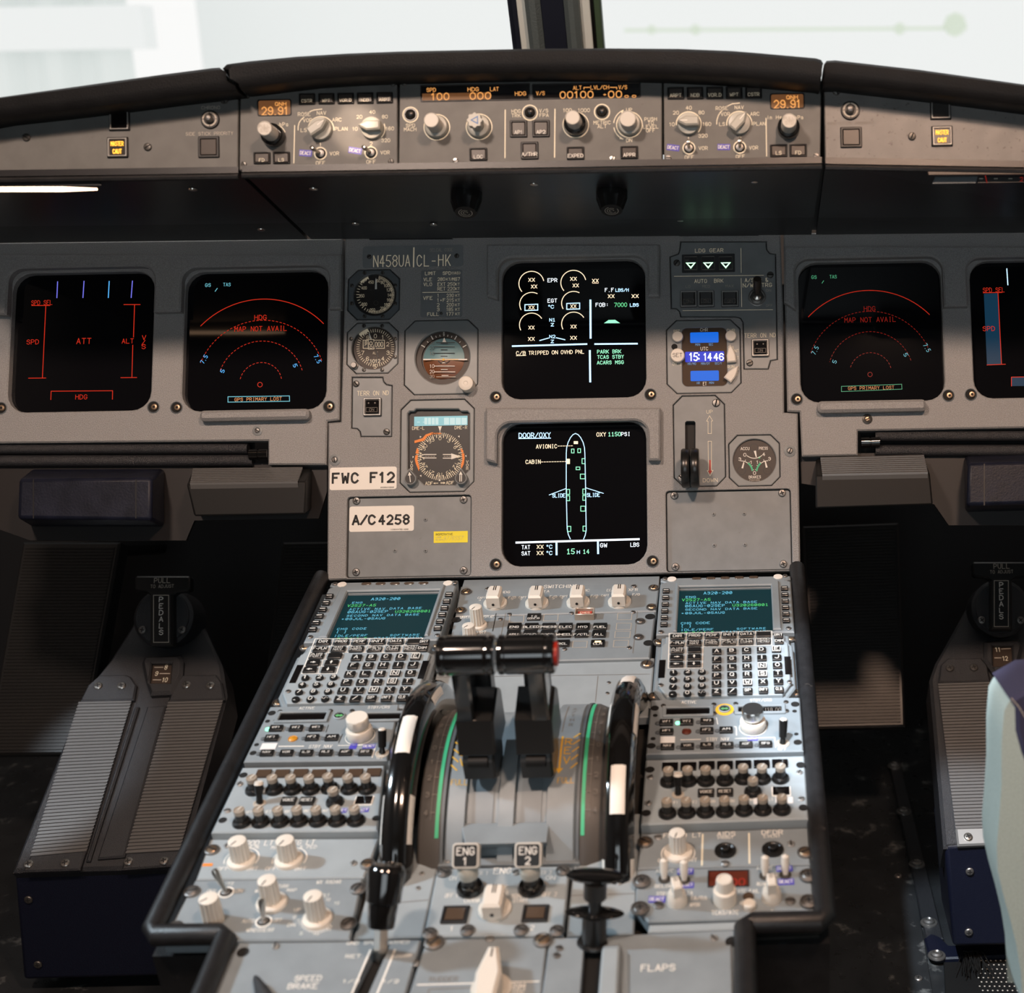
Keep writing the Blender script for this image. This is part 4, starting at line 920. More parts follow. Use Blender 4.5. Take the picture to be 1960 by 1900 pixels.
D.line([(1517, 252), (1524, 357)], 6, 'crt_ice'); crt(D, [('SPD SEL', 1432, 390, 138), ('SPD', 1400, 641, 76), ('HDG', 1780, 985, 80), ('ATT', 1800, 640, 96)], 'crt_red', 29)
for q in ([(1364, 408), (1486, 406)], [(1460, 410), (1483, 872)], [(1388, 877), (1508, 872)], [(1547, 1014), (1547, 956), (2000, 948), (2000, 1008)]): D.line(q, 4.5, 'crt_red')
D.flush('symbology')
D = du('upper centre display showing engine dials and CB TRIPPED message', 'du_up', ZK)
crt(D, [('XX', 570, 453, 62), ('XX', 595, 521, 58), ('XX', 994, 443, 62), ('XX', 1017, 510, 58), ('XX', 1216, 462, 62), ('XX', 569, 733, 56), ('XX', 993, 721, 56), ('XX', 568, 937, 56), ('XX', 995, 927, 56), ('XX', 567, 1052, 62), ('XX', 995, 1041, 62), ('XX', 1376, 619, 62), ('XX', 1619, 618, 66)], 'crt_amber', 34, 0.2)
crt(D, [('C/B', 461, 1196, 92), ('TRIPPED', 641, 1192, 200), ('ON', 805, 1188, 58), ('OVHD', 926, 1185, 116), ('PNL', 1058, 1182, 84)], 'crt_amber', 36, 0.18); D.line([(415, 1222), (512, 1219)], 6, 'crt_amber'); D.line([(1187, 487), (1247, 487)], 5, 'crt_amber')
crt(D, [('EPR', 781, 457, 94), ('EGT', 780, 664, 92), ('F.F', 1358, 556, 86), ('FOB:', 1285, 706, 128)], 'crt_white', 36, 0.19)
crt(D, [('N1', 780, 859, 56, 30), ('N2', 780, 1028, 56, 30), ('Z', 780, 908, 28, 28), ('Z', 780, 1077, 28, 28), ('C', 780, 726, 28, 32), ('LBS/H', 1487, 557, 130, 30), ('LBS', 1611, 708, 84, 30)], 'crt_ice', 30, 0.2); D.arc(748, 715, 7, 0, 360, 5, 'crt_ice', n=10)
crt(D, [('7000', 1472, 706, 126, 38)], 'crt_green', 38, 0.18); crt(D, [('PARK BRK', 1356, 1180, 240), ('TCAS STBY', 1370, 1234, 266), ('ACARS MSG', 1368, 1290, 268)], 'crt_mint', 34, 0.19)
for cx, cy, r, a0, a1 in ((568, 490, 127, 12, 220), (993, 480, 127, 12, 220), (570, 698, 121, 62, 208), (995, 688, 121, 62, 208), (568, 908, 121, 32, 206), (995, 898, 121, 32, 206)): D.arc(cx, cy, r, a0, a1, 8, 'crt_amber', n=30)
for x0, y0, x1, y1 in ((502, 700, 632, 764), (926, 688, 1057, 752)): D.line([(x0, y0+5), (x1, y0), (x1, y1-4), (x0, y1)], 9, 'crt_ice', closed=True)
for q, w_ in (([(1166, 660), (1168, 1042)], 19), ([(1160, 1172), (1164, 1485)], 19), ([(376, 1125), (1128, 1104)], 16), ([(1212, 1104), (1640, 1100)], 16), ([(652, 1068), (742, 1043)], 9), ([(820, 1040), (908, 1060)], 9)): D.line(q, w_, 'crt_ice')
D.fill([(1303, 893), (1350, 860), (1416, 858), (1467, 892)], 'crt_mint'); D.flush('symbology')
D = du('lower centre display showing the aircraft door diagram', 'du_low', ZL)
crt(D, [('DOOR/OXY', 601, 332, 318)], 'crt_ice', 46, 0.2); D.line([(440, 366), (762, 362)], 9, 'crt_ice')
crt(D, [('AVIONIC', 721, 446, 208), ('CABIN', 585, 602, 148), ('OXY', 1276, 325, 92)], 'crt_amber', 38, 0.2); crt(D, [('1150', 1410, 322, 124)], 'crt_mint', 38, 0.2); crt(D, [('PSI', 1524, 321, 88)], 'crt_white', 36, 0.2)
D.line([(836, 443), (985, 440)], 6, 'crt_amber', dash=(0.0018, 0.0011)); D.line([(668, 604), (920, 599)], 6, 'crt_amber', dash=(0.0018, 0.0011))
L_ = [(962, 1384), (942, 1340), (930, 1280), (921, 900), (921, 520), (925, 460), (940, 405), (965, 355), (990, 326), (1014, 315)]
D.line(L_, 8, 'crt_ice'); D.line([(1014, 315), (1040, 326), (1066, 355), (1092, 405), (1106, 460), (1110, 520), (1118, 900), (1123, 1300), (1112, 1350), (1097, 1384)], 8, 'crt_ice')
D.line([(921, 872), (748, 938)], 7, 'crt_ice'); D.line([(1114, 864), (1298, 922)], 7, 'crt_ice'); crt(D, [('SLIDE', 845, 944, 128, 36), ('SLIDE', 1196, 938, 128, 36)], 'crt_ice', 36, 0.21)
D.fill([(997, 393), (1040, 393), (1040, 422), (997, 422)], 'crt_amber'); D.fill([(920, 572), (958, 572), (958, 624), (920, 624)], 'crt_amber')
for x0, y0, x1, y1 in ((974, 473, 1000, 512), (1038, 470, 1066, 509), (1081, 570, 1112, 621), (1021, 655, 1059, 682), (1064, 727, 1112, 774), (926, 882, 955, 932), (1089, 878, 1116, 930), (926, 946, 955, 996), (1089, 944, 1116, 992), (1068, 1052, 1114, 1102), (933, 1256, 967, 1308), (1091, 1254, 1122, 1304)): D.line([(x0, y0), (x1, y0), (x1, y1), (x0, y1)], 7, 'crt_mint', closed=True)
D.line([(414, 1421), (1658, 1386)], 20, 'crt_white'); D.line([(822, 1415), (823, 1542)], 19, 'crt_ice'); D.line([(1242, 1405), (1244, 1530)], 19, 'crt_ice')
crt(D, [('TAT', 512, 1468, 82), ('SAT', 512, 1530, 84), ('GW', 1300, 1448, 66), ('LBS', 1616, 1442, 84)], 'crt_white', 38, 0.2); crt(D, [('XX', 656, 1464, 64), ('XX', 656, 1526, 64)], 'crt_amber', 36, 0.2); crt(D, [('C', 764, 1463, 28), ('C', 764, 1526, 28), ('H', 1044, 1517, 26, 32)], 'crt_ice', 36, 0.2)
D.arc(730, 1453, 7, 0, 360, 5, 'crt_ice', n=10); D.arc(730, 1515, 7, 0, 360, 5, 'crt_ice', n=10)
crt(D, [('15', 966, 1510, 76, 50), ('14', 1123, 1512, 60, 40)], 'crt_mint', 40, 0.19); D.flush('symbology')
# ------------------------------------------------------------------ instruments on the centre panel
def inst(key, name, label, cat, zm, m='instr_grey', hole=None, face=-0.0008, th=0.009, group=None, hb=0.0008, bev=0.0008):
    o = SH[key]; cx = sum(p[0] for p in o)/len(o); cy = sum(p[1] for p in o)/len(o)
    T = Thing(name, label, cat, M, 0, 0, face, group); T.u0, T.v0 = cx, cy; T.o.matrix_world = M.mat(M.w(cx, cy, face)); T.z = zm; T.face = 0.0
    out = inset(ccw([(x-cx, y-cy) for x, y in o]), 0.0009); hs = []
    if hole: hs = [hole(T)]
    b = MB(); b.plate(out, hs, -th, 0.0, bev, hb); T.part('bezel' if hole else 'face_plate', b, m); T.out = out; return T
def rhole(x, y, R, n=48):
    def f(T): c = T.at(x, y); r = T.size(x, y, 2*R, 1)[0]/2; return circ(r, n, *c)
    return f
def dial(T, x, y, R, m, depth=-0.005, glass=True):
    c = T.at(x, y, 0); r = T.size(x, y, 2*R, 1)[0]/2; b = MB(); b.plate(circ(r*1.06, 48), (), depth-0.001, depth); T.part('dial', b, m, (*c, 0)); T.face = depth
    if glass: b = MB(); b.plate(circ(r*1.0, 40), (), -0.0018, -0.0014); T.part('lens', b, 'lens_glass', (*c, 0))
def ticks(T, x, y, r0, r1, angs, w, m='ink_cream'):
    for a in angs:
        a = math.radians(a); T.line([(x+r0*math.sin(a), y-r0*math.cos(a)), (x+r1*math.sin(a), y-r1*math.cos(a))], w, m)
A = inst('asi', 'airspeed_indicator', 'round standby airspeed indicator with black needle dial, above the altimeter', 'instrument', ZI, 'panel_dark', rhole(560, 655, 236))
dial(A, 565, 652, 228, 'dial_black')
for t, x, y in (('80', 647, 520), ('100', 691, 556), ('120', 721, 603), ('140', 733, 661), ('160', 724, 714), ('180', 694, 766), ('200', 650, 806), ('250', 535, 825), ('300', 446, 762), ('350', 416, 669), ('400', 443, 582), ('450', 519, 518), ('60', 600, 503)): A.text(t, x, y, 32, 20*len(t)-4, 'ink_cream', 0.17)
ticks(A, 568, 655, 180, 208, [12+i*4.2 for i in range(46)], 6); ticks(A, 568, 655, 182, 208, [207+i*9 for i in range(14)], 6)
A.fill([(377, 490), (420, 455), (475, 428), (500, 490), (478, 480), (470, 505), (452, 488), (445, 522), (428, 505), (420, 535)], 'ink_cream')
A.fill([(562, 602), (566, 500), (574, 470), (583, 500), (585, 602)], 'ink_white'); A.line([(574, 605), (574, 720)], 28, 'black'); A.arc(574, 748, 24, 0, 360, 5, 'screw_dark')
for a in range(8): 
    q = math.radians(22.5+45*a); x, y = 548+258*math.sin(q), 655-258*math.cos(q); screw(A, x, y, 0.0022, m='screw_dark', h=0)
A.flush('dial_marks')
A = inst('alt', 'altimeter', 'round standby altimeter with brown dial reading 1012, below the airspeed indicator', 'instrument', ZI, 'instr_grey', rhole(545, 1240, 242))
dial(A, 562, 1240, 232, 'dial_brown')
for t, x, y in (('0', 567, 1112), ('1', 650, 1125), ('2', 704, 1201), ('3', 706, 1295), ('4', 651, 1361), ('5', 565, 1446), ('6', 481, 1362), ('7', 428, 1297), ('9', 484, 1131)): A.text(t, x, y, 42, None, 'ink_cream', 0.15)
ticks(A, 567, 1242, 176, 206, [i*7.2 for i in range(50)], 6); A.text('ALT', 567, 1298, 26, 56, 'ink_cream'); A.text('hPa', 565, 1346, 22, 44, 'ink_dim')
A.fill([(498, 1365), (628, 1365), (628, 1408), (498, 1408)], 'black'); A.text('1012', 565, 1387, 36, 108, 'ink_cream', 0.19, h=A.face+0.0002)
A.fill([(433, 1157), (667, 1157), (667, 1247), (433, 1247)], 'black'); A.line([(433, 1157), (667, 1157), (667, 1247), (433, 1247)], 7, 'ink_cream', h=A.face+0.0001, closed=True); A.text('000', 608, 1203, 52, 84, 'ink_cream', 0.17, h=A.face+0.0002)
A.fill([(490, 1150), (550, 1150), (550, 1255), (490, 1255)], 'black', h=A.face+0.0002); A.line([(490, 1150), (550, 1150), (550, 1255), (490, 1255)], 7, 'ink_cream', h=A.face+0.0003, closed=True); A.text('0', 518, 1193, 36, 30, 'ink_cream', 0.19, h=A.face+0.0004); A.text('0', 520, 1237, 24, 28, 'ink_cream', 0.2, h=A.face+0.0004)
for k in range(4): A.line([(450, 1215-k*14), (478, 1195-k*14)], 6, 'ink_cream', h=A.face+0.0003)
A.fill([(368, 1073), (415, 1035), (472, 1006), (497, 1068), (478, 1065), (465, 1095), (450, 1072), (442, 1112), (425, 1090), (412, 1120)], 'ink_cream'); A.fill([(500, 1075), (528, 1145), (512, 1148), (495, 1085)], 'ink_white', h=A.face+0.0005); A.line([(540, 1165), (600, 1345)], 12, 'black', h=A.face+0.0005)
for a in range(8):
    if a != 5:
        q = math.radians(22.5+45*a); screw(A, 542+262*math.sin(q), 1242-262*math.cos(q), 0.0022, m='screw_dark', h=0)
cyl_h = A.face; A.face = 0.0
cyl_knob(A, 340, 1440, 40, 34, 0.006, 0.002, 'dull_metal', 'dull_metal', flutes=10, name='setting_knob'); A.face = cyl_h; A.flush('dial_marks')
# standby horizon
H = inst('adi', 'standby_horizon', 'standby horizon ball, sky teal above brown earth, with cream cage knob', 'instrument', ZI, 'instr_grey', rhole(1306, 1346, 300, 56), hb=0.0012)
dial(H, 1312, 1350, 300, 'dial_black', -0.007, glass=False)
c_ = H.at(1333, 1370, -0.006); r_ = H.size(1333, 1370, 480, 1)[0]/2
def dome(r): return 0.0045*(1-min(1, (r/r_))**2)
b = MB(); n_ = 48
for k, (lo, hi, mi) in enumerate(((0, PI, 0), (PI, 2*PI, 1))):
    b.mi = mi
    R_s = [r_*q/8 for q in range(1, 9)]; vs = [(0, 0, dome(0))]+[(R*math.cos(lo+(hi-lo)*i/24), R*math.sin(lo+(hi-lo)*i/24), dome(R)) for R in R_s for i in range(25)]
    fs = [(0, 1+i, 2+i) for i in range(24)]+[(1+j*25+i, 1+(j+1)*25+i, 2+(j+1)*25+i, 2+j*25+i) for j in range(7) for i in range(24)]; b.add(vs, fs)
H.part('horizon_ball', b, ['sky_teal', 'earth_brown'], (*c_, -0.0065)); H.face = -0.0018
H.line([(1100, 1370), (1200, 1370), (1330, 1370), (1450, 1370), (1575, 1370)], 13, 'ink_white'); H.line([(1180, 1371), (1480, 1371)], 6, 'ink_yellow', h=-0.0017)
for t, y, m, w_ in (('30', 1185, 'ink_dim', 0), ('20', 1247, 'ink_black', 0), ('10', 1303, 'ink_dim', 0), ('10', 1443, 'ink_white', 0), ('20', 1503, 'ink_white', 0), ('30', 1555, 'ink_grey', 0)): H.text(t, 1192, y, 36, 46, m, 0.13)
for x0, x1, y, m in ((1240, 1440, 1184, 'ink_black'), (1218, 1440, 1230, 'ink_black'), (1210, 1440, 1300, 'ink_black'), (1216, 1440, 1442, 'ink_white'), (1218, 1446, 1506, 'ink_white'), (1240, 1450, 1560, 'ink_grey'), (1290, 1365, 1194, 'ink_black'), (1290, 1360, 1262, 'ink_black'), (1290, 1358, 1333, 'ink_black'), (1296, 1342, 1407, 'ink_white'), (1292, 1362, 1480, 'ink_white'), (1300, 1370, 1546, 'ink_white')): H.line([(x0, y), (x1, y)], 7, m)
H.line([(1260, 1385), (1290, 1412), (1320, 1385), (1350, 1412), (1385, 1385)], 9, 'ink_black'); H.arc(1318, 1370, 9, 0, 360, 8, 'ink_yellow', h=-0.0016, n=10)
H.fill([(1305, 1178), (1348, 1178), (1326, 1128)], 'ink_white', h=-0.0016)
b = MB(); R1 = r_*1.30; b.plate(circ(R1, 64), [circ(r_*0.985, 64, 0, -r_*0.03)], 0, 0.001, 0.0002); cc = H.at(1315, 1352, -0.006); H.part('bank_ring', b, 'dial_brown', (*cc, -0.006)); H.face = -0.0046
for a, r0, r1, w_ in ((-60, 244, 285, 11), (-45, 244, 258, 8), (-30, 240, 280, 11), (-20, 243, 258, 8), (-10, 243, 258, 8), (10, 243, 258, 8), (20, 243, 258, 8), (30, 240, 280, 11), (45, 244, 258, 8), (60, 244, 285, 11)): ticks(H, 1322, 1355, r0, r1, [a], w_, 'ink_white')
H.fill([(1312, 1090), (1334, 1090), (1323, 1118)], 'ink_white'); H.line([(1322, 1055), (1322, 1092)], 18, 'ink_grey')
H.face = 0.0; 
def kn(b): b.lathe([(0.0082, 0), (0.0084, 0.012), (0.0079, 0.0148), (0.0068, 0.0152), (0.0025, 0.0150), (0.002, 0.0146), (0, 0.0146)], 40)
H.part('cage_knob', cached(('cage',), 'knob_white', kn), None, H.loc(1590, 1660)); H.flush('dial_marks')
# radio magnetic indicator
def rwin(T): return [T.at(x, y) for x, y in ((905, 217), (1320, 217), (1345, 240), (1410, 240), (1432, 262), (1432, 810), (1290, 965), (985, 965), (822, 810), (822, 262), (842, 240), (882, 240))]
Q = inst('rmi', 'radio_magnetic_indicator', 'compass dial with orange flags and double arrow, two pear-shaped knobs below', 'instrument', ZJ, 'instr_grey', rwin, hb=0.001)
b = MB(); b.plate(inset(ccw(rwin(Q)), -0.001), (), -0.0070, -0.0060); Q.part('dial', b, 'dial_black'); Q.face = -0.006
b = MB(); b.plate(inset(ccw(rwin(Q)), 0.0003), (), -0.0018, -0.0014); Q.part('lens', b, 'lens_glass')
c_, w_, d_ = Q.rect(888, 290, 1412, 382, -0.006); b = MB(); b.box(w_, d_, 0, 0.0004); o_ = Q.part('distance_readout', b, 'dme_glass', (*c_, -0.006))
for x0, x1 in ((985, 1130), (1178, 1408)): 
    for k in range(4): xx = x0+(x1-x0)*k/4; Q.fill([(xx+3, 305), (xx+(x1-x0)/4-4, 305), (xx+(x1-x0)/4-4, 372), (xx+3, 372)], 'dme_bright', h=-0.0055)
for x in (930, 988): Q.line([(x-12, 348), (x+12, 348)], 7, 'dme_bright', h=-0.0055)
for t, x, y, s in (('DME-L', 929, 407, 118), ('DME-R', 1347, 401, 120)): Q.text(t, x, y, 30, s, 'ink_cream', 0.18)
cx, cy = 1142, 685
Q.arc(cx, cy, 226, 0, 360, 2, 'ink_dim', n=60); ticks(Q, cx, cy, 188, 232, [i*10 for i in range(36)], 8); ticks(Q, cx, cy, 206, 232, [5+i*10 for i in range(36)], 6)
for a, t in ((0, '0'), (30, '3'), (60, '6'), (120, '12'), (150, '15'), (180, '18'), (210, '21'), (240, '24'), (270, '27'), (300, '30'), (330, '33'), (90, '9')):
    q = math.radians(a); Q.text(t, cx+176*math.sin(q), cy-180*math.cos(q), 36, None, 'ink_cream', 0.14, ang=-q, h=-0.0058)
Q.fill([(1122, 388), (1160, 388), (1142, 440)], 'ink_white'); Q.line([(1142, 436), (1142, 452)], 5, 'ink_white')
Q.line([(985, 666), (1104, 666)], 8, 'ink_white'); Q.line([(985, 700), (1104, 700)], 8, 'ink_white'); Q.line([(935, 683), (985, 666)], 8, 'ink_white'); Q.line([(935, 683), (985, 700)], 8, 'ink_white')
Q.line([(1172, 666), (1255, 666)], 8, 'ink_white'); Q.line([(1172, 702), (1255, 702)], 8, 'ink_white'); Q.fill([(1252, 655), (1345, 684), (1252, 714)], 'ink_white')
for x0, x1 in ((995, 1100), (1178, 1250)): Q.line([(x0, 684), (x1, 684)], 5, 'ink_grey', dash=(0.002, 0.001))
hs = -0.0054
for pl in ([(890, 530), (970, 505), (1000, 470), (1062, 448), (1155, 455), (1150, 464), (1062, 470), (1015, 490), (985, 530), (892, 555)], [(900, 672), (925, 672), (920, 720), (940, 790), (935, 832), (905, 760), (893, 710)], [(1355, 655), (1380, 655), (1384, 700), (1375, 760), (1350, 815), (1348, 770), (1362, 715)], [(915, 600), (932, 620), (930, 660), (900, 655)], [(1345, 600), (1372, 630), (1368, 655), (1350, 640)]):
    Q.fill(pl, 'ink_orange', h=hs)
Q.text('HDG', 1090, 459, 18, 60, 'ink_black', 0.2, h=hs+0.0002, ang=math.radians(6))
for x, y, a in ((952, 494, -40), (1325, 490, 40), (872, 688, 90), (1402, 678, -90), (950, 876, 40), (1137, 922, 0)):
    q = math.radians(a); Q.fill([(x-11*math.cos(q), y-11*math.sin(q)+4), (x+11*math.cos(q), y+11*math.sin(q)+4), (x+14*math.sin(q), y-14*math.cos(q))], 'ink_white', h=hs)
for i, ch in enumerate('VOR'): Q.text(ch, 863, 742+i*34, 25, 20, 'ink_cream', 0.17); Q.text(ch, 1410, 737+i*34, 25, 20, 'ink_cream', 0.17)
Q.text('ADF', 1034, 949, 30, 72, 'ink_cream', 0.18); Q.text('ADF', 1240, 943, 30, 76, 'ink_cream', 0.18); Q.line([(1080, 949), (1122, 948)], 7, 'ink_cream', dash=(0.002, 0.0008)); Q.fill([(1078, 949), (1094, 940), (1094, 958)], 'ink_cream'); Q.line([(1148, 941), (1185, 941)], 5, 'ink_cream'); Q.line([(1148, 950), (1185, 950)], 5, 'ink_cream'); Q.fill([(1195, 945), (1178, 934), (1178, 957)], 'ink_cream')
Q.face = 0.0
for x, y, dbl, a in ((866, 915, False, 0.12), (1361, 909, True, 0.0)):
    c = Q.loc(x, y); r = Q.size(x, y, 118, 1)[0]/2
    pear = [(r*math.cos(t), r*math.sin(t)) for t in [math.radians(200+320*i/22 - 20) for i in range(23)] if not (math.radians(60) < (t % (2*PI)) < math.radians(120))]+[]
    pear = [(r*math.cos(t), r*math.sin(t)) for t in [math.radians(145+i*10) for i in range(26)]]+[(0.0, r*1.75)]
    b = MB(); b.plate(pear, (), 0, 0.009, 0.0006); o = Q.part('selector_knob', b, 'instr_grey', c, (0, 0, a))
    b = MB(); b.plate(inset(ccw(pear), 0.0011), (), 0.0088, 0.0092); b.mi = 1
    for dx in ((-r*0.14, r*0.14) if dbl else (0,)): b.strip([(dx, -r*0.55), (dx, r*0.6)], r*0.13, 0.0094)
    b.plate([(-r*0.3, r*0.55), (r*0.3, r*0.55), (0, r*1.15)], (), 0.0092, 0.0094); link('arrow_face', b.mesh('arrow_face', ['dial_black', 'ink_white']), o)
Q.flush('dial_marks')
# terrain button panel, left
K = inst('terr', 'terrain_button_panel', 'narrow notched panel with terrain button, left of the standby horizon', 'control panel', ZJ, 'face_grey', th=0.008)
K.text('TERR ON ND', 482, 63, 42, 306, 'ink_cream', 0.15)
def square_ann(T, x0, y0, x1, y1, on='ON', dots=True, frame='alu'):
    o = push_button(T, x0, y0, x1, y1, None, cap='cap_dark', frame='black', fr=0.03, name='annunciator_button', hh=0.003)
    c, w, d = T.rect(x0, y0, x1, y1); b = MB(); b.plate(rr(w*0.96, d*0.96, 0.0007, 3), [rr(w*0.82, d*0.82, 0.0007, 3)], 0.001, 0.0036, 0.0004); link('light_frame', b.mesh('light_frame', frame), o)
    b = MB(); b.box(w*0.72, d*0.72, 0.001, 0.0042, 0.0008, 0.0006); k = link('cap_lens', b.mesh('cap_lens', 'window_black'), o)
    t = Thing.__new__(Thing); t.ink = {}; t.face = 0.0044
    t.line_m([(-w*0.31, -d*0.06), (w*0.31, -d*0.06), (w*0.31, -d*0.30), (-w*0.31, -d*0.30)], d*0.02, 'ink_dim', None, True); t.text_m(on, 0, -d*0.18, d*0.16, w*0.26, 'ink_dim', 0.14)
    if dots: 
        for s_ in (-1, 1): t.fill(circ(w*0.045, 12, s_*w*0.18, d*0.19), 'ink_dim', raw=True)
    B = MB(); [B.add(q.v, q.f) for q in t.ink.values()]; link('legend', B.mesh('legend', 'ink_dim'), k); return o
square_ann(K, 392, 112, 568, 290); screw(K, 617, 443, 0.0036, m='screw_dark'); screw(K, 140+(-0), 6, 0.0036, m='screw_dark', loc=K.loc(318, -28)); K.flush()
# landing gear indicator panel
N = inst('ldg', 'landing_gear_panel', 'stepped panel with three green gear arrows, autobrake buttons and antiskid switch', 'control panel', ZN, 'face_grey', th=0.008)
for t, x, y, h, w_, m in (('LDG GEAR', 638, 174, 40, 318, 'ink_cream'), ('AUTO  BRK', 634, 520, 40, 326, 'ink_cream'), ('A/SKID &', 1175, 510, 42, 262, 'ink_cream'), ('N/W STRG', 1185, 568, 42, 328, 'ink_cream'), ('LO', 397, 584, 26, 50, 'ink_grey'), ('MED', 603, 581, 28, 84, 'ink_grey'), ('MAX', 870, 578, 28, 90, 'ink_grey'), ('ON', 1312, 628, 26, 54, 'ink_grey'), ('OFF', 1322, 799, 26, 74, 'ink_grey'), ('TERR ON ND', 1215, 1138, 46, 352, 'ink_cream')): N.text(t, x, y, h, w_, m, 0.14)
for q in ([(998, 148), (1002, 426)], [(240, 468), (1258, 456)], [(1001, 492), (1008, 815)], [(338, 858), (1360, 846)]): N.line(q, 5, 'ink_cream')
c_, w_, d_ = N.rect(328, 216, 930, 424); b = MB(); b.plate(rr(w_, d_, 0.0008, 2), (), 0, 0.0006); N.part('light_housing', b, 'black', (*c_, 0))
for x0, y0, x1, y1 in ((352, 244, 505, 398), (548, 242, 704, 396), (748, 244, 904, 394)):
    c, w, d = N.rect(x0, y0, x1, y1, 0.0006); b = MB(); b.plate(rr(w, d, 0.0008, 3), [rr(w*0.9, d*0.9, 0.0006, 3)], 0, 0.002, 0.0004); o = N.part('gear_light', b, 'dull_metal', (*c, 0.0006))
    b = MB(); b.plate(rr(w*0.9, d*0.9, 0.0006, 3), (), 0, 0.0012); k = link('lens', b.mesh('lens', 'window_black'), o)
    b = MB(); b.strip([(-w*0.30, 0.0), (w*0.30, 0.0), (0, -d*0.35)], w*0.10, 0.0016, True); link('arrow', b.mesh('arrow', 'gear_green'), k)
for x0, y0, x1, y1 in ((310, 636, 498, 822), (510, 634, 694, 820), (776, 634, 972, 818)): square_ann(N, x0, y0, x1, y1, dots=False)
square_ann(N, 1120, 1186, 1316, 1382)
def sk(b):
    b.lathe([(0.0102, 0), (0.0102, 0.0008), (0.0092, 0.0010), (0.0088, 0.0006)], 32); b.mi = 1; b.lathe([(0.0082, 0.0006), (0.0082, 0.002), (0.005, 0.003), (0.0035, 0.003)], 6)
    b.mi = 2; b.lathe([(0.0056, 0.002), (0.0046, 0.0045), (0.0025, 0.0055), (0, 0.0058)], 24)
o_ = N.part('antiskid_switch', cached(('askid',), ['dull_metal', 'screw_dark', 'metal'], sk), None, N.loc(1182, 706)); d_ = Vector((0.02, 0.62, 1)).normalized()
b = MB(); b.tube([d_*0.004, d_*0.012, d_*0.0125, d_*0.026, d_*0.0275, d_*0.0276], [0.0026, 0.0028, 0.0044, 0.0048, 0.0044, 0.001], 20); link('switch_lever', b.mesh('switch_lever', 'brass' if 0 else 'cap_brown'), o_)
for x, y in ((270, 316), (1332, 452), (1098, 1452)): screw(N, x, y, 0.0038, m='screw_dark')
N.flush()
# clock
def cwin(T): c, w, d = T.rect(330, 1048, 840, 1712); return rr(w, d, 0.006, 5, *c)
C = inst('clock', 'cockpit_clock', 'octagonal clock with three blue readouts showing 15:14 46', 'clock', ZN, 'instr_grey', cwin)
b = MB(); b.plate(inset(ccw(cwin(C)), -0.0008), (), -0.003, -0.002); C.part('clock_face', b, 'window_brown'); C.face = -0.002
for x0, y0, x1, y1, m in ((422, 1104, 744, 1222, 'clock_blue'), (365, 1322, 808, 1440, 'clock_deep'), (426, 1540, 748, 1656, 'clock_blue')):
    c, w, d = C.rect(x0, y0, x1, y1); b = MB(); b.plate(rr(w, d, 0.0012, 3), (), 0, 0.0004); C.part('readout', b, m, (*c, -0.002))
C.text('15', 462, 1382, 84, 88, 'clock_white', 0.2, h=-0.0014, sm=False); C.text('14', 622, 1382, 78, 84, 'clock_white', 0.2, h=-0.0014, sm=False); C.text('46', 746, 1382, 74, 106, 'clock_white', 0.2, h=-0.0014, sm=False)
for y in (1360, 1404): C.arc(520, y, 5, 0, 360, 9, 'clock_white', h=-0.0014, n=10)
for t, x, y, h, w_, m in (('CHR', 579, 1075, 34, 84, 'ink_white'), ('UTC', 582, 1290, 36, 82, 'ink_white'), ('ET', 588, 1688, 38, 38, 'ink_white'), ('MIN', 508, 1244, 24, 50, 'clock_text'), ('SEC', 657, 1242, 24, 46, 'clock_text'), ('HR/MO', 441, 1461, 24, 92, 'clock_text'), ('MIN/DY', 596, 1459, 24, 98, 'clock_text'), ('SEC/Y', 741, 1457, 24, 76, 'clock_text'), ('HR', 514, 1680, 24, 32, 'clock_text'), ('MIN', 664, 1677, 24, 50, 'clock_text')): C.text(t, x, y, h, w_, m, 0.19)
C.face = 0.0
for t, x, y, w_ in (('RST', 270, 1092, 68), ('CHR', 885, 1083, 90), ('DATE', 275, 1461, 100), ('GPS', 884, 1278, 62), ('INT', 945, 1315, 54), ('SET', 945, 1393, 54), ('RUN', 884, 1496, 74), ('STP', 948, 1530, 50), ('RST', 945, 1578, 46)): C.text(t, x, y, 32, w_, 'ink_cream', 0.12)
def cb_(b): b.lathe([(0.0062, 0), (0.0062, 0.004), (0.0055, 0.005), (0, 0.0052)], 28)
for x, y in ((280, 1160), (885, 1152)): C.part('push_button', cached(('clkbtn',), 'knob_white', cb_), None, C.loc(x, y), (0, 0, 0))
def cs_(b): b.lathe([(0.0078, 0), (0.0078, 0.006), (0.0070, 0.007), (0, 0.0072)], 28)
o_ = C.part('set_button', cached(('clkset',), 'knob_white', cs_), None, C.loc(281, 1378)); legend(o_, ['SET'], 0.0042, 0.0072, 'ink_black', wt=0.12)
b = MB(); b.plate(circ(0.0034, 20), (), 0, 0.0003); C.part('socket', b, 'void', C.loc(243, 1268))
for x, y, a in ((889, 1392, 4), (882, 1608, -38)):
    b = MB(); r = 0.0050; b.plate([(-r, -r*1.2), (r, -r*1.2), (r*1.0, r*0.4), (r*0.55, r*1.8), (0, r*2.9), (-r*0.55, r*1.8), (-r, r*0.4)], (), 0, 0.006, 0.0012); C.part('selector_pointer', b, 'knob_white', C.loc(x, y), (0, 0, math.radians(a)))
C.flush()
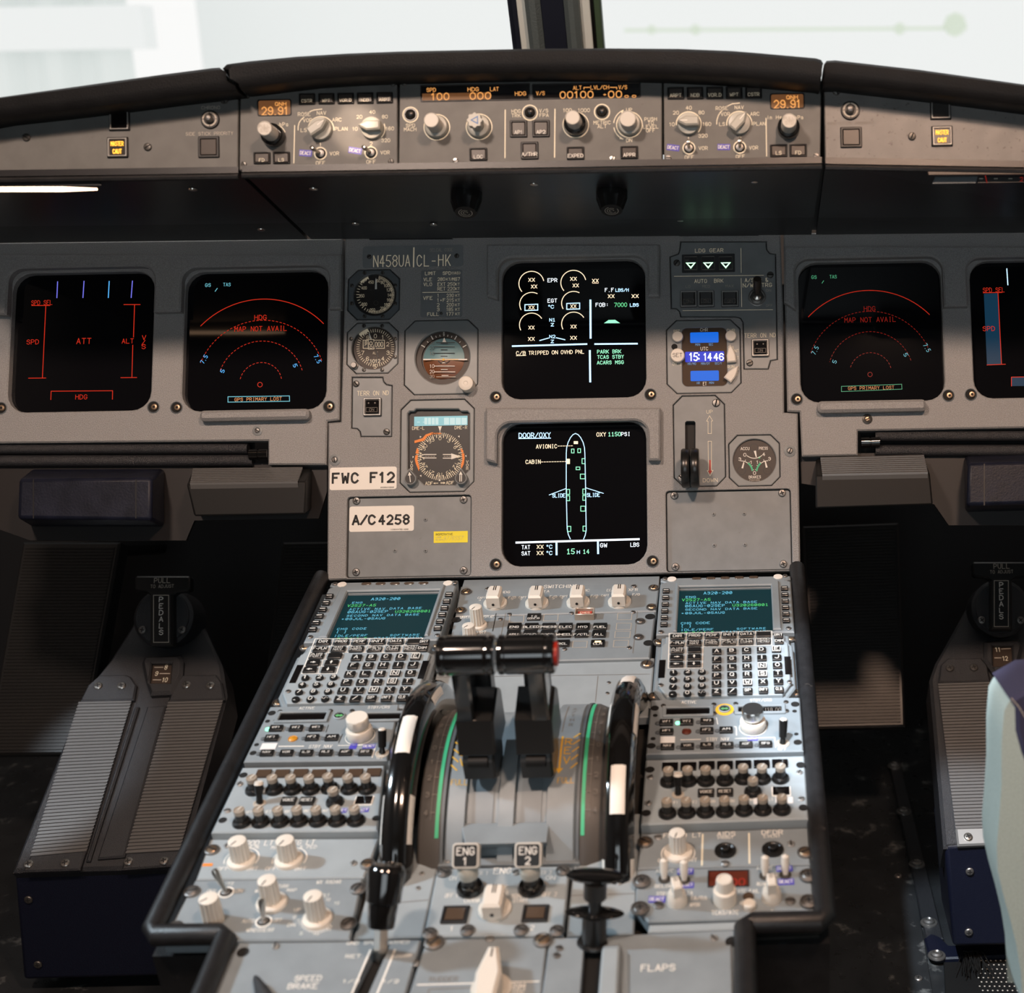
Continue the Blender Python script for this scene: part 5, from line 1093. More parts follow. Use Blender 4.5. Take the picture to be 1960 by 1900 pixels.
# gear lever
def gslot(T): return [T.at(x, y) for x, y in ((330, 338), (403, 338), (416, 352), (416, 860), (318, 860), (315, 352))]
V = inst('gear', 'gear_lever_panel', 'octagonal panel with UP and DOWN arrows and the black wheel-shaped gear lever', 'lever', ZO, 'face_grey', gslot, th=0.010, hb=0.0003)
b = MB(); b.plate(inset(ccw(gslot(V)), -0.002), (), -0.0085, -0.0080); V.part('slot_brush', b, 'rubber')
for i in range(34):
    pass
V.text('UP', 555, 246, 32, 58, 'ink_cream', 0.12); V.text('DOWN', 562, 918, 36, 142, 'ink_cream', 0.11)
V.line([(540, 460), (540, 338), (526, 338), (555, 285), (586, 336), (574, 336), (574, 460)], 4, 'ink_cream', closed=True); V.line([(540, 536), (574, 536), (574, 822), (590, 822), (560, 876), (532, 824), (545, 822)], 4, 'ink_cream', closed=True)
V.fill([(553, 720), (567, 720), (567, 822), (580, 826), (560, 862), (542, 826), (553, 824)], 'red_cover')
for x, y in ((620, 160), (282, 900)): screw(V, x, y, 0.0044, m='dull_metal')
A_ = V.at(365, 700, -0.006); b = MB(); b.box(0.011, 0.006, -0.006, 0.022, 0, 0.001); o_ = V.part('lever_arm', b, 'dull_metal', (A_[0], A_[1]-0.005, 0))
Bc = V.at(365, 792, 0.030)
for dx in (-0.0052, 0.0052):
    b = MB(); b.X = Matrix.Rotation(PI/2, 4, 'Y'); b.lathe([(0.012, -0.0046), (0.0205, -0.0044), (0.0215, -0.0026), (0.0215, 0.0026), (0.0205, 0.0044), (0.012, 0.0046)], 40); o_w = V.part('gear_wheel', b, 'semi_black', (Bc[0]+dx, Bc[1], 0.024))
V.flush()
# brake pressure gauge
def bh(T): c = T.at(997, 722); r = T.size(997, 722, 424, 1)[0]/2; return circ(r, 48, *c)
J = inst('brake', 'brake_pressure_gauge', 'octagonal brake pressure gauge with three needles and green arcs', 'instrument', ZO, 'instr_grey', bh)
dial(J, 997, 722, 212, 'dial_brown', -0.003)
for t, x, y, h, w_, m in (('ACCU', 904, 608, 27, 84, 'ink_white'), ('PRESS', 1084, 605, 27, 84, 'ink_white'), ('BRAKES', 1000, 887, 26, 116, 'ink_white'), ('PSI*1000'.replace('*', 'x').upper(), 998, 917, 18, 98, 'ink_grey'), ('0', 902, 669, 30, 24, 'ink_white'), ('4', 1088, 664, 30, 24, 'ink_white'), ('3', 852, 711, 30, 22, 'ink_white'), ('3', 1144, 708, 30, 22, 'ink_white'), ('1', 965, 744, 30, 16, 'ink_white'), ('1', 1026, 742, 30, 16, 'ink_white'), ('0', 997, 848, 32, 24, 'ink_white')): J.text(t, x, y, h, w_, m, 0.18)
J.arc(995, 590, 114, 230, 310, 7, 'ink_white'); J.arc(865, 838, 110, 5, 90, 7, 'ink_white'); J.arc(1130, 836, 110, 90, 175, 7, 'ink_white'); J.arc(865, 838, 112, 8, 48, 17, 'ink_green', h=J.face+0.0001); J.arc(1130, 836, 112, 132, 172, 17, 'ink_green', h=J.face+0.0001); J.fill([(1033, 690), (1052, 682), (1056, 700), (1038, 708)], 'ink_green')
for a in (20, 40, 60, 80): ticks(J, 865, 838, 112, 128, [a], 5, 'ink_white'); ticks(J, 1130, 836, 112, 128, [-a], 5, 'ink_white')
for pl in ([(990, 632), (1012, 628), (1020, 692), (1010, 692)], [(868, 800), (886, 803), (897, 750), (890, 734)], [(1108, 796), (1126, 792), (1106, 728), (1098, 735)]): J.fill(pl, 'ink_white', h=J.face+0.0003)
for x, y in ((992, 600), (870, 825), (1124, 820)): J.arc(x, y, 40, 0, 360, 5, 'black')
J.flush('dial_marks')
# blank covers
for key, z, lab, s4, s_in in (('blank_l', ZJ, 'blank cover plate low on the centre panel, under the white aircraft number sticker', ((322, 1122), (1374, 1110), (318, 1822), (1374, 1805)), ((1000, 1305), (700, 1612), (1000, 1612))), ('blank_r', ZO, 'blank cover plate low on the centre panel, beneath the gear lever and brake gauge', ((210, 1070), (1268, 1045), (220, 1770), (1280, 1742)), ((595, 1253), (895, 1248), (600, 1558), (902, 1552)))):
    B_ = inst(key, 'cover_plate', lab, 'cover plate', z, 'face_grey', face=-0.004, th=0.004, group='blank cover plates low on the centre panel')
    for x, y in s4: screw(B_, x, y, 0.0042, 'cross', 'dull_metal', ang=0.3)
    for x, y in s_in: screw(B_, x, y, 0.0022, 'cross', 'face_grey' if 0 else 'instr_grey', ang=0.2)
# stickers and placards
def flat_thing(name, label, cat, z, x0, y0, x1, y1, m, h=0.0, r=0.001, th=0.0004):
    T = Thing(name, label, cat, M, (x0+x1)/2, (y0+y1)/2, h, zm=z); c, w, d = T.rect(x0, y0, x1, y1, 0); b = MB(); b.plate(rr(w, d, r, 3), (), 0.0, th, 0.0001); T.part('plate' if name == 'placard' else 'backing', b, m, (*c, 0)); T.face = th; return T
S = flat_thing('sticker', 'white sticker reading FWC F12 beside the compass dial', 'sticker', ZJ, 58, 790, 716, 1012, 'sticker_white', r=0.0025)
S.text('FWC F12', 388, 895, 92, 600, 'ink_black', 0.27, gap=3.4, sm=True); S.text('31530A10343', 622, 989, 12, 130, 'ink_black', 0.2); S.flush()
S = flat_thing('sticker', 'white sticker reading A/C 4258 on the left cover plate', 'sticker', ZJ, 250, 1172, 886, 1422, 'sticker_white', -0.004, 0.0025)
S.text('A/C', 393, 1309, 86, 216, 'ink_black', 0.28, gap=2.0); S.text('4258', 690, 1306, 86, 290, 'ink_black', 0.28, gap=3.4); S.text('11530A14789-4258', 742, 1402, 12, 174, 'ink_black', 0.2); S.flush()
S = flat_thing('sticker', 'small yellow sticker reading INOPERATIVE with handwritten number', 'sticker', ZJ, 1080, 1420, 1415, 1533, 'sticker_yellow', -0.004, 0.0003)
S.text('INOPERATIVE', 1183, 1450, 19, 168, 'ink_black', 0.16); S.text('LOG#', 1126, 1478, 14, 54, 'ink_grey', 0.14); S.text('44-0015', 1134, 1504, 13, 72, 'ink_grey', 0.14); S.text('9776557', 1272, 1488, 40, 188, 'ink_grey', 0.06, slant=0.35); S.flush()
S = flat_thing('placard', 'grey registration placard reading N458UA and CL-HK', 'placard', ZI, 428, 115, 1536, 352, 'panel_grey', 0, 0.003, 0.0006)
S.text('N458UA', 748, 285, 122, 400, 'ink_cream', 0.12, gap=2.6); S.text('CL-HK', 1210, 279, 120, 366, 'ink_cream', 0.12, gap=3.4); S.line([(992, 140), (988, 348)], 14, 'ink_cream'); S.text('SELCAL CODE', 1294, 162, 32, 250, 'ink_grey', 0.13)
for x, y in ((500, 238), (1465, 229)): screw(S, x, y, 0.0026, m='screw_dark')
S.flush()
S = flat_thing('placard', 'grey speed limit placard headed LIMIT SPD', 'placard', ZI, 1068, 383, 1525, 903, 'panel_grey', 0, 0.0025, 0.0006)
for t, x, y, w_ in (('LIMIT', 1173, 421, 112), ('SPD', 1356, 419, 88), ('VLE', 1144, 488, 88), ('VLO', 1145, 542, 90), ('280', 1294, 485, 78), ('M67', 1456, 484, 82), ('EXT', 1296, 541, 84), ('250', 1404, 540, 82), ('RET', 1296, 591, 84), ('220', 1404, 590, 82), ('VFE', 1146, 693, 98), ('1', 1260, 665, 14), ('230', 1392, 664, 76), ('1+F', 1294, 716, 86), ('215', 1392, 716, 76), ('2', 1260, 768, 24), ('200', 1392, 767, 76), ('3', 1260, 819, 24), ('185', 1388, 817, 70), ('FULL', 1204, 871, 126), ('177', 1390, 869, 74)): S.text(t, x, y, 35, w_, 'ink_cream', 0.15)
for t, x, y, w_ in (('(IAS)', 1456, 417, 92), ('KT', 1371, 486, 46), ('/', 1404, 485, 16), ('KT', 1472, 541, 46), ('KT', 1472, 591, 46), ('KT', 1474, 664, 46), ('KT', 1474, 716, 48), ('KT', 1472, 768, 50), ('KT', 1474, 818, 48), ('KT', 1474, 868, 48)): S.text(t, x, y, 27, w_, 'ink_cream', 0.15)
S.line([(1088, 632), (1490, 626)], 6, 'ink_cream'); b = MB(); b.lathe([(0.0018, 0), (0.0015, 0.0008), (0, 0.001)], 14); S.part('rivet', b, 'screw_dark', S.loc(1292, 862)); S.flush()
# ------------------------------------------------------------------ centre pedestal
ZS = (500, 1100, 4.9); ZT = (830, 1100, 4.3556); ZU = (1230, 1090, 5.2765); ZV = (400, 1330, 5.1579); ZW = (1200, 1320, 4.9); ZX = (280, 1560, 4.0833); ZY = (680, 1180, 3.2667); ZZ = (660, 1560, 3.3793); ZAA = (1180, 1560, 4.4545)
PD = Thing('pedestal', 'centre pedestal housing with black padded side rails', 'pedestal', P, 1000, 1500)
def pl(T, u, v, h): return (u-T.u0, v-T.v0, h)
VS = -0.523; LU, RU, LU2, RU2 = -0.272, 0.2605, -0.212, 0.1985; VE = -0.80
def rail(name, pts, r=0.0085):
    b = MB(); b.tube([pl(PD, *p) for p in pts], r, 14); PD.part(name, b, 'rail')
hR = 0.004
rail('side_rail', [(LU+0.006, 0.008, hR), (LU+0.006, VS+0.004, hR), (LU+0.010, VS-0.002, hR), (LU2, VS-0.002, hR), (LU2+0.006, VS-0.006, hR), (LU2+0.006, VE, hR)])
rail('side_rail', [(RU-0.006, 0.008, hR), (RU-0.006, VS+0.004, hR), (RU-0.010, VS-0.001, hR), (RU2, VS-0.001, hR), (RU2-0.006, VS-0.005, hR), (RU2-0.006, VE, hR)])
b = MB(); b.plate([(x-PD.u0, y-PD.v0) for x, y in ((LU+0.002, 0.01), (LU+0.002, VS), (LU2+0.002, VS), (LU2+0.002, VE), (RU2-0.002, VE), (RU2-0.002, VS), (RU-0.002, VS), (RU-0.002, 0.01))], (), -0.375, -0.020); PD.part('housing', b, 'rail')
b = MB(); b.plate([(x-PD.u0, y-PD.v0) for x, y in ((LU+0.010, 0.004), (LU+0.010, VS+0.006), (LU2+0.010, VS+0.004), (LU2+0.010, VE), (RU2-0.010, VE), (RU2-0.010, VS+0.004), (RU-0.010, VS+0.006), (RU-0.010, 0.004))], (), -0.0195, -0.018); PD.part('rack_rails', b, 'screw_dark')
b = MB(); b.plate([(x-PD.u0, y-PD.v0) for x, y in ((-0.110, 0.004), (0.104, 0.004), (0.104, -0.02), (-0.110, -0.02))], (), -0.010, -0.001, 0.0005); PD.part('trim_strip', b, 'ped_grey')
def ppanel(name, label, cat, zm, poly, m='ped_grey', h=0.0, th=0.012, group=None, bev=0.0012, notch=None, px=True):
    T = Thing(name, label, cat, P, sum(p[0] for p in poly)/len(poly), sum(p[1] for p in poly)/len(poly), h, group, zm=zm)
    out = T.poly(poly, 0); b = MB(); b.plate(out, (), -th, 0, bev); T.part('face_plate', b, m); T.face = 0.0; return T
def dz(T, x, y, r=0.0040, m='brass', h=0.0, kind='slot'):
    # quarter-turn stud in a cup
    def fn(b): b.lathe([(r*1.5, 0), (r*1.45, r*0.35), (r*1.15, r*0.45), (r*1.05, 0.0002)], 24)
    o = T.part('stud_cup', cached(('stud_cup', round(r, 5)), 'dull_metal', fn), None, T.loc(x, y, h)); screw(T, r=r, kind=kind, m=m, loc=(0, 0, 0.0003), parent=o, name='stud'); return o
def hole(T, x, y, rx, h=0.0):
    w, d = T.size(x, y, 2*rx, 1); r = round(w/2, 4)
    T.part('notch', cached(('notch', r), 'void', lambda b: b.plate(circ(r, 20), (), 0, 0.0002)), None, T.loc(x, y, h))
# ---- flight management keypads
def mcdu(L):
    z = ZS if L else ZU
    if L: T = Thing('flight_management_keypad', 'left flight management keypad with teal screen, beside the thrust levers', 'keypad', P, 1100, 640, 0, 'flight management keypads on the pedestal', zm=z)
    else: T = Thing('flight_management_keypad', 'right flight management keypad with teal screen, clear of the thrust levers', 'keypad', P, 880, 690, 0, 'flight management keypads on the pedestal', zm=z)
    H1, H2 = 0.010, 0.0155     # upper screen housing and raised keyboard deck
    if L:
        up = [(650, 72), (1868, 58), (1868, 140), (1812, 148), (1640, 612), (400, 628), (420, 600), (600, 190), (648, 160)]
        deck = [(470, 640), (1590, 612), (1560, 690), (1640, 700), (1480, 1050), (1360, 1205), (235, 1225), (160, 1125), (330, 735), (420, 712)]
        scr = [(815, 180), (1675, 165), (1530, 604), (625, 606)]; frm = [(735, 125), (1715, 100), (1572, 602), (540, 610)]
    else:
        up = [(180, 85), (1500, 52), (1500, 165), (1528, 620), (1440, 640), (145, 655), (175, 200)]
        deck = [(230, 660), (1440, 632), (1450, 690), (1500, 735), (1560, 1170), (1480, 1280), (215, 1310), (100, 1200), (150, 870), (210, 760)]
        scr = [(372, 200), (1295, 180), (1320, 640), (345, 648)]; frm = [(335, 150), (1375, 120), (1405, 625), (305, 648)]
    T.u1 = None
    # housing: rectangle in metres, screen opening cut out
    ux = [T.at(*up[0], H1)[0], T.at(*up[1], H1)[0]]; vt = T.at(*up[0], H1)[1]
    if L: lo = [T.at(405, 628, H1)[0], T.at(1640, 610, H1)[0]]; vb = T.at(1000, 620, H1)[1]
    else: lo = [T.at(140, 655, H1)[0], T.at(1525, 625, H1)[0]]; vb = T.at(850, 640, H1)[1]
    x0 = (ux[0]+lo[0])/2; x1 = (ux[1]+lo[1])/2
    s = [T.at(*p, H1-0.002) for p in scr]; sx0 = (s[0][0]+s[3][0])/2; sx1 = (s[1][0]+s[2][0])/2; st = (s[0][1]+s[1][1])/2; sb = (s[2][1]+s[3][1])/2
    g = [T.at(*p, H1) for p in frm]; fx0 = (g[0][0]+g[3][0])/2; fx1 = (g[1][0]+g[2][0])/2; ft_ = (g[0][1]+g[1][1])/2
    b = MB(); b.plate([(x0, vb), (x1, vb), (x1, vt-0.012), (x1-0.005, vt-0.009), (x1, vt-0.006), (x1, vt), (x0, vt), (x0, vt-0.006), (x0+0.005, vt-0.009), (x0, vt-0.012)], [[(sx0, sb+0.001), (sx1, sb+0.001), (sx1, st), (sx0, st)]], -0.010, H1, 0.0012, 0.0022); T.part('screen_housing', b, 'ped_grey')
    b = MB(); b.plate([(fx0, sb+0.0005), (fx0, ft_), (fx1, ft_), (fx1, sb+0.0005), (sx1, sb+0.0005), (sx1, st), (sx0, st), (sx0, sb+0.0005)], (), H1-0.0005, H1+0.0022, 0.0012); T.part('screen_surround', b, 'ped_grey')
    b = MB(); b.plate([(sx0-0.002, sb-0.002), (sx1+0.002, sb-0.002), (sx1+0.002, st+0.002), (sx0-0.002, st+0.002)], (), H1-0.006, H1-0.004); o = T.part('screen', b, 'mcdu_glass'); T.face = H1-0.004
    W_ = sx1-sx0
    def mt(t, x, y, h, w, m): T.text(t, x, y, h*0.86, w, m, 0.17, crt=True, slash=True, gap=3.0 if h > 20 else 4.0)
    if L:
        for a in (('A320-200', 1168, 226, 26, 266, 'mcdu_blue'), ('ENG', 902, 262, 18, 92, 'mcdu_blue'), ('V2527-A5', 943, 288, 24, 262, 'mcdu_green'), ('ACTIVE NAV DATA BASE', 1166, 318, 20, 670, 'mcdu_blue'), ('06AUG-02SEP', 1000, 347, 24, 370, 'mcdu_blue'), ('U320260801', 1424, 343, 24, 328, 'mcdu_green'), ('SECOND NAV DATA BASE', 1142, 379, 20, 670, 'mcdu_blue'), ('~09JUL-05AUG', 960, 412, 22, 400, 'mcdu_blue'), ('CHG CODE', 850, 507, 20, 270, 'mcdu_blue'), ('[ ]', 752, 537, 24, 88, 'mcdu_blue'), ('IDLE/PERF', 840, 571, 20, 305, 'mcdu_blue'), ('SOFTWARE', 1346, 565, 18, 270, 'mcdu_blue'), ('+0.0/+1.5', 832, 597, 18, 310, 'mcdu_green'), ('STATUS/XLOAD>', 1284, 592, 20, 448, 'mcdu_blue')): mt(*a)
    else:
        for a in (('A320-200', 760, 236, 30, 284, 'mcdu_blue'), ('ENG', 487, 278, 22, 98, 'mcdu_blue'), ('V2527-A5', 542, 305, 28, 284, 'mcdu_green'), ('ACTIVE NAV DATA BASE', 795, 333, 22, 720, 'mcdu_blue'), ('06AUG-02SEP', 630, 366, 28, 396, 'mcdu_blue'), ('U320260801', 1088, 358, 28, 356, 'mcdu_green'), ('SECOND NAV DATA BASE', 795, 399, 22, 724, 'mcdu_blue'), ('~09JUL-05AUG', 612, 438, 24, 432, 'mcdu_blue'), ('CHG CODE', 533, 541, 24, 288, 'mcdu_blue'), ('[ ]', 440, 572, 28, 100, 'mcdu_blue'), ('IDLE/PERF', 550, 607, 22, 328, 'mcdu_blue'), ('SOFTWARE', 1098, 596, 20, 290, 'mcdu_blue'), ('+0.0/+1.5', 552, 634, 20, 328, 'mcdu_green'), ('STATUS/XLOAD>', 1040, 627, 22, 482, 'mcdu_blue')): mt(*a)
    # keyboard deck
    T.face = H2
    d = [T.at(*p, H2) for p in deck]; dt = T.at(deck[0][0]*0.5+deck[1][0]*0.5, 628 if L else 640, H2)[1]; db = T.at(800 if L else 850, 1218 if L else 1296, H2)[1]
    if L: wx = (T.at(330, 735, H2)[0], T.at(1640, 700, H2)[0])
    else: wx = (T.at(150, 870, H2)[0]*0.5+T.at(100, 1200, H2)[0]*0.5, T.at(1500, 735, H2)[0]*0.5+T.at(1560, 1170, H2)[0]*0.5)
    nx0, nx1 = x0+0.006, x1-0.006
    dk_ = [(nx0, dt), (nx0, dt-0.014), (wx[0], dt-0.019), (wx[0], db+0.020), (wx[0]+0.004, db+0.012), (wx[0]+0.010, db), (wx[1]-0.010, db), (wx[1]-0.004, db+0.012), (wx[1], db+0.020), (wx[1], dt-0.019), (nx1, dt-0.014), (nx1, dt)]
    b = MB(); b.plate(dk_, (), 0.0, H2*0.72, 0.0012); T.part('keyboard_base', b, 'ped_grey'); b = MB(); b.plate(inset(ccw(dk_), 0.0045), (), H2*0.7, H2, 0.0010); T.part('keyboard_deck', b, 'ped_light')
    b = MB(); b.plate([(x0, db+0.001), (x1, db+0.001), (x1, vb+0.005), (x0, vb+0.005)], (), -0.010, 0.001, 0.0008); T.part('base_plate', b, 'ped_dark')
    kh = 0.0024
    def key(name, x, y, w, hh, lines, r=0.0008, H=None, m='key_black', ink='ink_white', Wk=None, round_=False, box=None, fr=False):
        c = T.at(x, y, H2+kh*0.5); W0, D0 = T.size(x, y, w, hh, H2); W0 = round(W0, 3); D0 = round(D0, 3)
        if round_: fn = lambda b: b.lathe([(W0/2, 0), (W0/2*0.96, kh*0.7), (W0/2*0.86, kh), (0, kh*1.02)], 22)
        else: fn = lambda b: b.plate(rr(W0, D0, r, 3), (), 0, kh, 0.0006)
        o = T.part(name, cached((name, W0, D0, round_), m, fn), None, (*c, H2))
        if lines: legend(o, lines, H, kh*1.03, ink, W=Wk, wt=0.17 if len(lines) == 1 else 0.13, lead=1.22, box=box)
        return o
    def grid(x_of, rows): pass
    if L:
        def fk(r, c): return ((583-32*r)+c*170.5+(-0.0)*r, 634+66*r-c*0.4*3) if r < 2 else ((583-32*r)+c*172, 634+64.5*r-c*1.5)
        fw, fh = 128, 48
        def ak(r, c): return (893-31.5*r+c*(139+1.5*r), 777+77.5*r-c*2.2)
        def nk(r, c): return (414-30*r+c*(133+1.5*r), 967+67*r-c*2.5)
        aw, ahh, nr = 98, 52, 76
        brt = ((1530, 634), (1512, 694)); lsk_l = [(642+(-31.2)*k, 213+62*k) for k in range(6)]; lsk_r = [(1762-21*k, 196+63*k) for k in range(6)]
    else:
        def fk(r, c): return (352+c*174-5.5*r*(1-c/6), 680-c*5+70*r) if r < 2 else (347-3*(r-2)+c*177, 818+71*(r-2)-c*4)
        fw, fh = 138, 50
        def ak(r, c): return (748-0.5*r+c*(150.5+1.5*r), 829+81.5*r-c*5.5)
        def nk(r, c): return (312-2.5*r+c*(143+1.2*r), 1042+71.5*r-c*4.5)
        aw, ahh, nr = 96, 54, 84
        brt = ((1372, 667), (1378, 727)); lsk_l = [(238-4.5*k, 228+67.5*k) for k in range(6)]; lsk_r = [(1433+3.5*k, 201+65*k) for k in range(6)]
    rows = [['DIR', 'PROG', 'PERF', 'INIT', 'DATA', ''], ['F-PLN', 'RAD/NAV', 'FUEL/PRED', 'SEC/F-PLN', 'ATC/COMM', 'MCDU/MENU'], ['AIR/PORT', ''], ['>', '^'], ['<', '_']]
    for r, row in enumerate(rows):
        for c, t in enumerate(row):
            x, y = fk(r, c); lines = t.split('/') if t else None
            if t in '<>^_' and t:
                o = key('function_key', x, y, fw, fh, None); b = MB(); q = {'>': (1, 0), '<': (-1, 0), '^': (0, 1), '_': (0, -1)}[t]; e = 0.0018
                b.strip([(-q[0]*e*1.2, -q[1]*e*1.2), (q[0]*e*0.3, q[1]*e*0.3)], 0.0009, kh+0.0002); b.plate([(q[0]*e*1.6, q[1]*e*1.6), (-q[1]*e*0.75, q[0]*e*0.75), (q[1]*e*0.75, -q[0]*e*0.75)], (), kh, kh+0.0003); link('legend', b.mesh('legend', 'ink_white'), o)
            else: key('function_key', x, y, fw, fh, lines, H=0.0042 if lines and len(lines) == 1 else 0.0031, Wk=None if not lines else min(0.0130, 0.0028*max(len(q) for q in lines)))
    for (x, y), t in zip(brt, ('BRT', 'DIM')): key('brightness_key', x, y, 92, 46, [t], H=0.0038, Wk=0.0078)
    for i, ch in enumerate('ABCDEFGHIJKLMNOPQRSTUVWXYZ/'):
        r, c = divmod(i, 5); x, y = ak(r, c); key('letter_key', x, y, aw, ahh, [ch], H=0.0052, Wk=0.0036, box=(0.0076, 0.0080, 0.0007) if ch in 'ENSW' else None)
    for c, t in ((2, 'SP'), (3, 'OVFY'), (4, 'CLR')): x, y = ak(5, c); key('letter_key', x, y, aw, ahh, [t], H=0.0042, Wk=0.0058 if t != 'OVFY' else 0.0076)
    for i, ch in enumerate('123456789.0/'):
        r, c = divmod(i, 3); x, y = nk(r, c); key('number_key', x, y, nr, 50, ['+/-' if i == 11 else ch], H=0.0048 if i != 11 else 0.0034, round_=True, Wk=0.0062 if i == 11 else 0.0032)
    # white outline round the function keys
    T.face = H2
    e = [(-fw*0.58, -fh*0.66), (fw*0.58, -fh*0.66), (fw*0.58, fh*0.66), (-fw*0.58, fh*0.66)]
    A0, A1, B1, B0 = fk(0, 0), fk(0, 5), fk(1, 5), fk(4, 0); C1 = fk(4, 1); C2 = fk(2, 1)
    T.line([(A0[0]-fw*0.6, A0[1]-fh*0.7), (A1[0]+fw*0.6, A1[1]-fh*0.7), (B1[0]+fw*0.6, B1[1]+fh*0.75), (C2[0]+fw*0.62, C2[1]-fh*0.72), (C1[0]+fw*0.62, C1[1]+fh*0.75), (B0[0]-fw*0.6, B0[1]+fh*0.75)], 6, 'ink_white', closed=True)
    for r in range(5):
        n = 5 if r < 2 else 1
        for c in range(n): a = fk(r, c); q = fk(r, c+1); mx, my = (a[0]+q[0])/2, (a[1]+q[1])/2; T.line([(mx+7, my-fh*0.62), (mx-7 if L else mx-1, my+fh*0.62)], 4, 'ink_white')
        if r < 4:
            a = fk(r, 0); q = fk(r+1, 0); e_ = fk(r, 5 if r < 1 else 1); y_ = (a[1]+q[1])/2; T.line([((a[0]+q[0])/2-fw*0.55, y_), (e_[0]+fw*0.5-10, y_-(a[1]-e_[1]))], 4, 'ink_white')
    T.face = H1
    for side, pts in ((0, lsk_l), (1, lsk_r)):
        for x, y in pts:
            c = T.loc(x, y); W0, D0 = T.size(x, y, 70, 34); 
            def fn(b): b.plate(rr(W0, D0, 0.0008, 3), (), 0, 0.003, 0.0006); b.mi = 1; b.strip([(-W0*0.3, 0), (W0*0.3, 0)], D0*0.18, 0.0032); b.mi = 0
            T.part('line_select_key', cached(('lsk', L, round(W0, 3)), ['key_black', 'ink_white'], fn), None, c)
    for k in range(6):
        xl, yl = lsk_l[k]; xr, yr = lsk_r[k]
        if L: T.line([(xl+70, yl+8), (xl+125, yl+38)], 3, 'ink_grey'); T.line([(xr-52, yr+42), (xr-108, yr+58)], 3, 'ink_grey')
        else: T.line([(xr-95, yr+58), (xr-42, yr+12)], 3, 'ink_grey')
    # lamps and fixings along the top edge
    if L: tops = [(986, 84), (1119, 83), (1253, 82), (1386, 80), (1521, 78)]; dots = [(757, 91), (1750, 78)]; scs = [(692, 88), (1818, 76), (460, 585), (1652, 570)]; slots = [(330, 930, 0), (1520, 890, 0)]; studs = [(415, 686), (165, 1205), (1655, 668), (1690, 880)]
    else: tops = [(545, 90), (688, 87), (833, 84), (976, 80), (1121, 77)]; dots = [(295, 97), (1368, 72)]; scs = [(226, 95), (1438, 66), (185, 632), (1475, 595)]; slots = [(195, 1003, 0), (1467, 968, 0)]; studs = [(168, 738), (120, 1282), (1492, 700), (1538, 1250)]
    for x, y in tops: 
        w0, d0 = T.size(x, y, 92, 22); T.part('annunciator_lens', cached(('annl', L, round(w0, 3)), 'window_brown', lambda b: b.plate(rr(w0, d0, min(d0, w0)*0.45, 4), (), 0, 0.0005, 0.0002)), None, T.loc(x, y))
    for x, y in dots: T.part('light_sensor', cached(('sens',), 'sticker_white', lambda b: b.lathe([(0.0050, 0), (0.0048, 0.0006), (0, 0.0008)], 20)), None, T.loc(x, y))
    for x, y in scs: screw(T, x, y, 0.0028, 'cross', 'dull_metal')
    T.face = H2
    for x, y, a in slots: 
        c = T.loc(x, y); T.part('side_window', cached(('sidewin',), 'window_black', lambda b: b.box(0.0062, 0.030, 0, 0.0004)), None, c)
    for x, y in ((253, 1095),) if L else ((183, 1168), (1484, 1136)): screw(T, x, y, 0.0026, 'cross', 'dull_metal')
    T.face = 0.0
    for x, y in studs: dz(T, x, y, 0.0042, 'brass', 0.002)
    T.flush(); return T
ML = mcdu(True); MR = mcdu(False)

# ---- switching and system display panels
SW = ppanel('switching_panel', 'switching panel with four white block knobs above the display selector keys', 'control panel', ZT, [(225, 95), (1885, 72), (1855, 300), (180, 345)], group=None)
SW.text('SWITCHING', 1060, 97, 26, 276, 'ink_white', 0.16)
def block_knob(T, x, y, R=98, h=0.017, m='knob_white'):
    c = T.loc(x, y); r = round(T.size(x, y, 2*R, 1)[0]/2, 4)
    def fn(b):
        b.lathe([(r, 0), (r, 0.0022), (r*0.94, 0.0034), (r*0.4, 0.0038)], 36)
        q = [(-r*0.55, -r*0.98), (r*0.55, -r*0.98), (r*0.6, -r*0.6), (r*0.6, r*0.6), (r*0.5, r*0.92), (-r*0.5, r*0.92), (-r*0.6, r*0.6), (-r*0.6, -r*0.6)]
        b.plate(q, (), 0.003, h, r*0.16); b.mi = 1; b.strip([(-r*0.06, r*0.1), (-r*0.06, r*0.75)], r*0.08, h+0.0002); b.strip([(r*0.1, r*0.1), (r*0.1, r*0.75)], r*0.08, h+0.0002)
        b.mi = 1; b.X = Matrix.Translation((0, -r*0.985, h*0.42)) @ Matrix.Rotation(PI/2, 4, 'X'); b.plate(circ(r*0.12, 12), (), 0, 0.0002); b.X = None
    return T.part('selector_knob', cached(('block', r, h), [m, 'ink_black'], fn), None, c)
for x, y in ((515, 245), (862, 243), (1206, 237), (1551, 232)): block_knob(SW, x, y)
for x, y, ts in ((600, 145, ['HDG']), (940, 138, ['TA']), (1275, 130, ['MC'])): SW.text(ts[0], x, y, 18, 24*len(ts[0]), 'ink_white')
for x, y in ((400, 192), (742, 188), (1085, 180), (1430, 172)): SW.text('CAPT', x, y, 16, 62, 'ink_white')
for x, y in ((655, 189), (998, 183), (1340, 177), (1688, 165)): SW.text('F/O', x, y, 18, 58, 'ink_white'); 
for x, y in ((655, 202), (998, 198), (1355, 192), (385, 212), (728, 204), (1070, 196)): SW.text('3', x, y, 12, 14, 'ink_white')
SW.text('ECAM/ND', 1510, 128, 18, 130, 'ink_white'); SW.text('XFR', 1664, 125, 20, 74, 'ink_white')
for x, y in ((272, 145), (1835, 112), (225, 300), (1818, 272)): dz(SW, x, y, 0.0040, 'brass')
for x, y in ((450, 122), (1668, 98)): screw(SW, x, y, 0.003, m='dull_metal')
SW.flush()
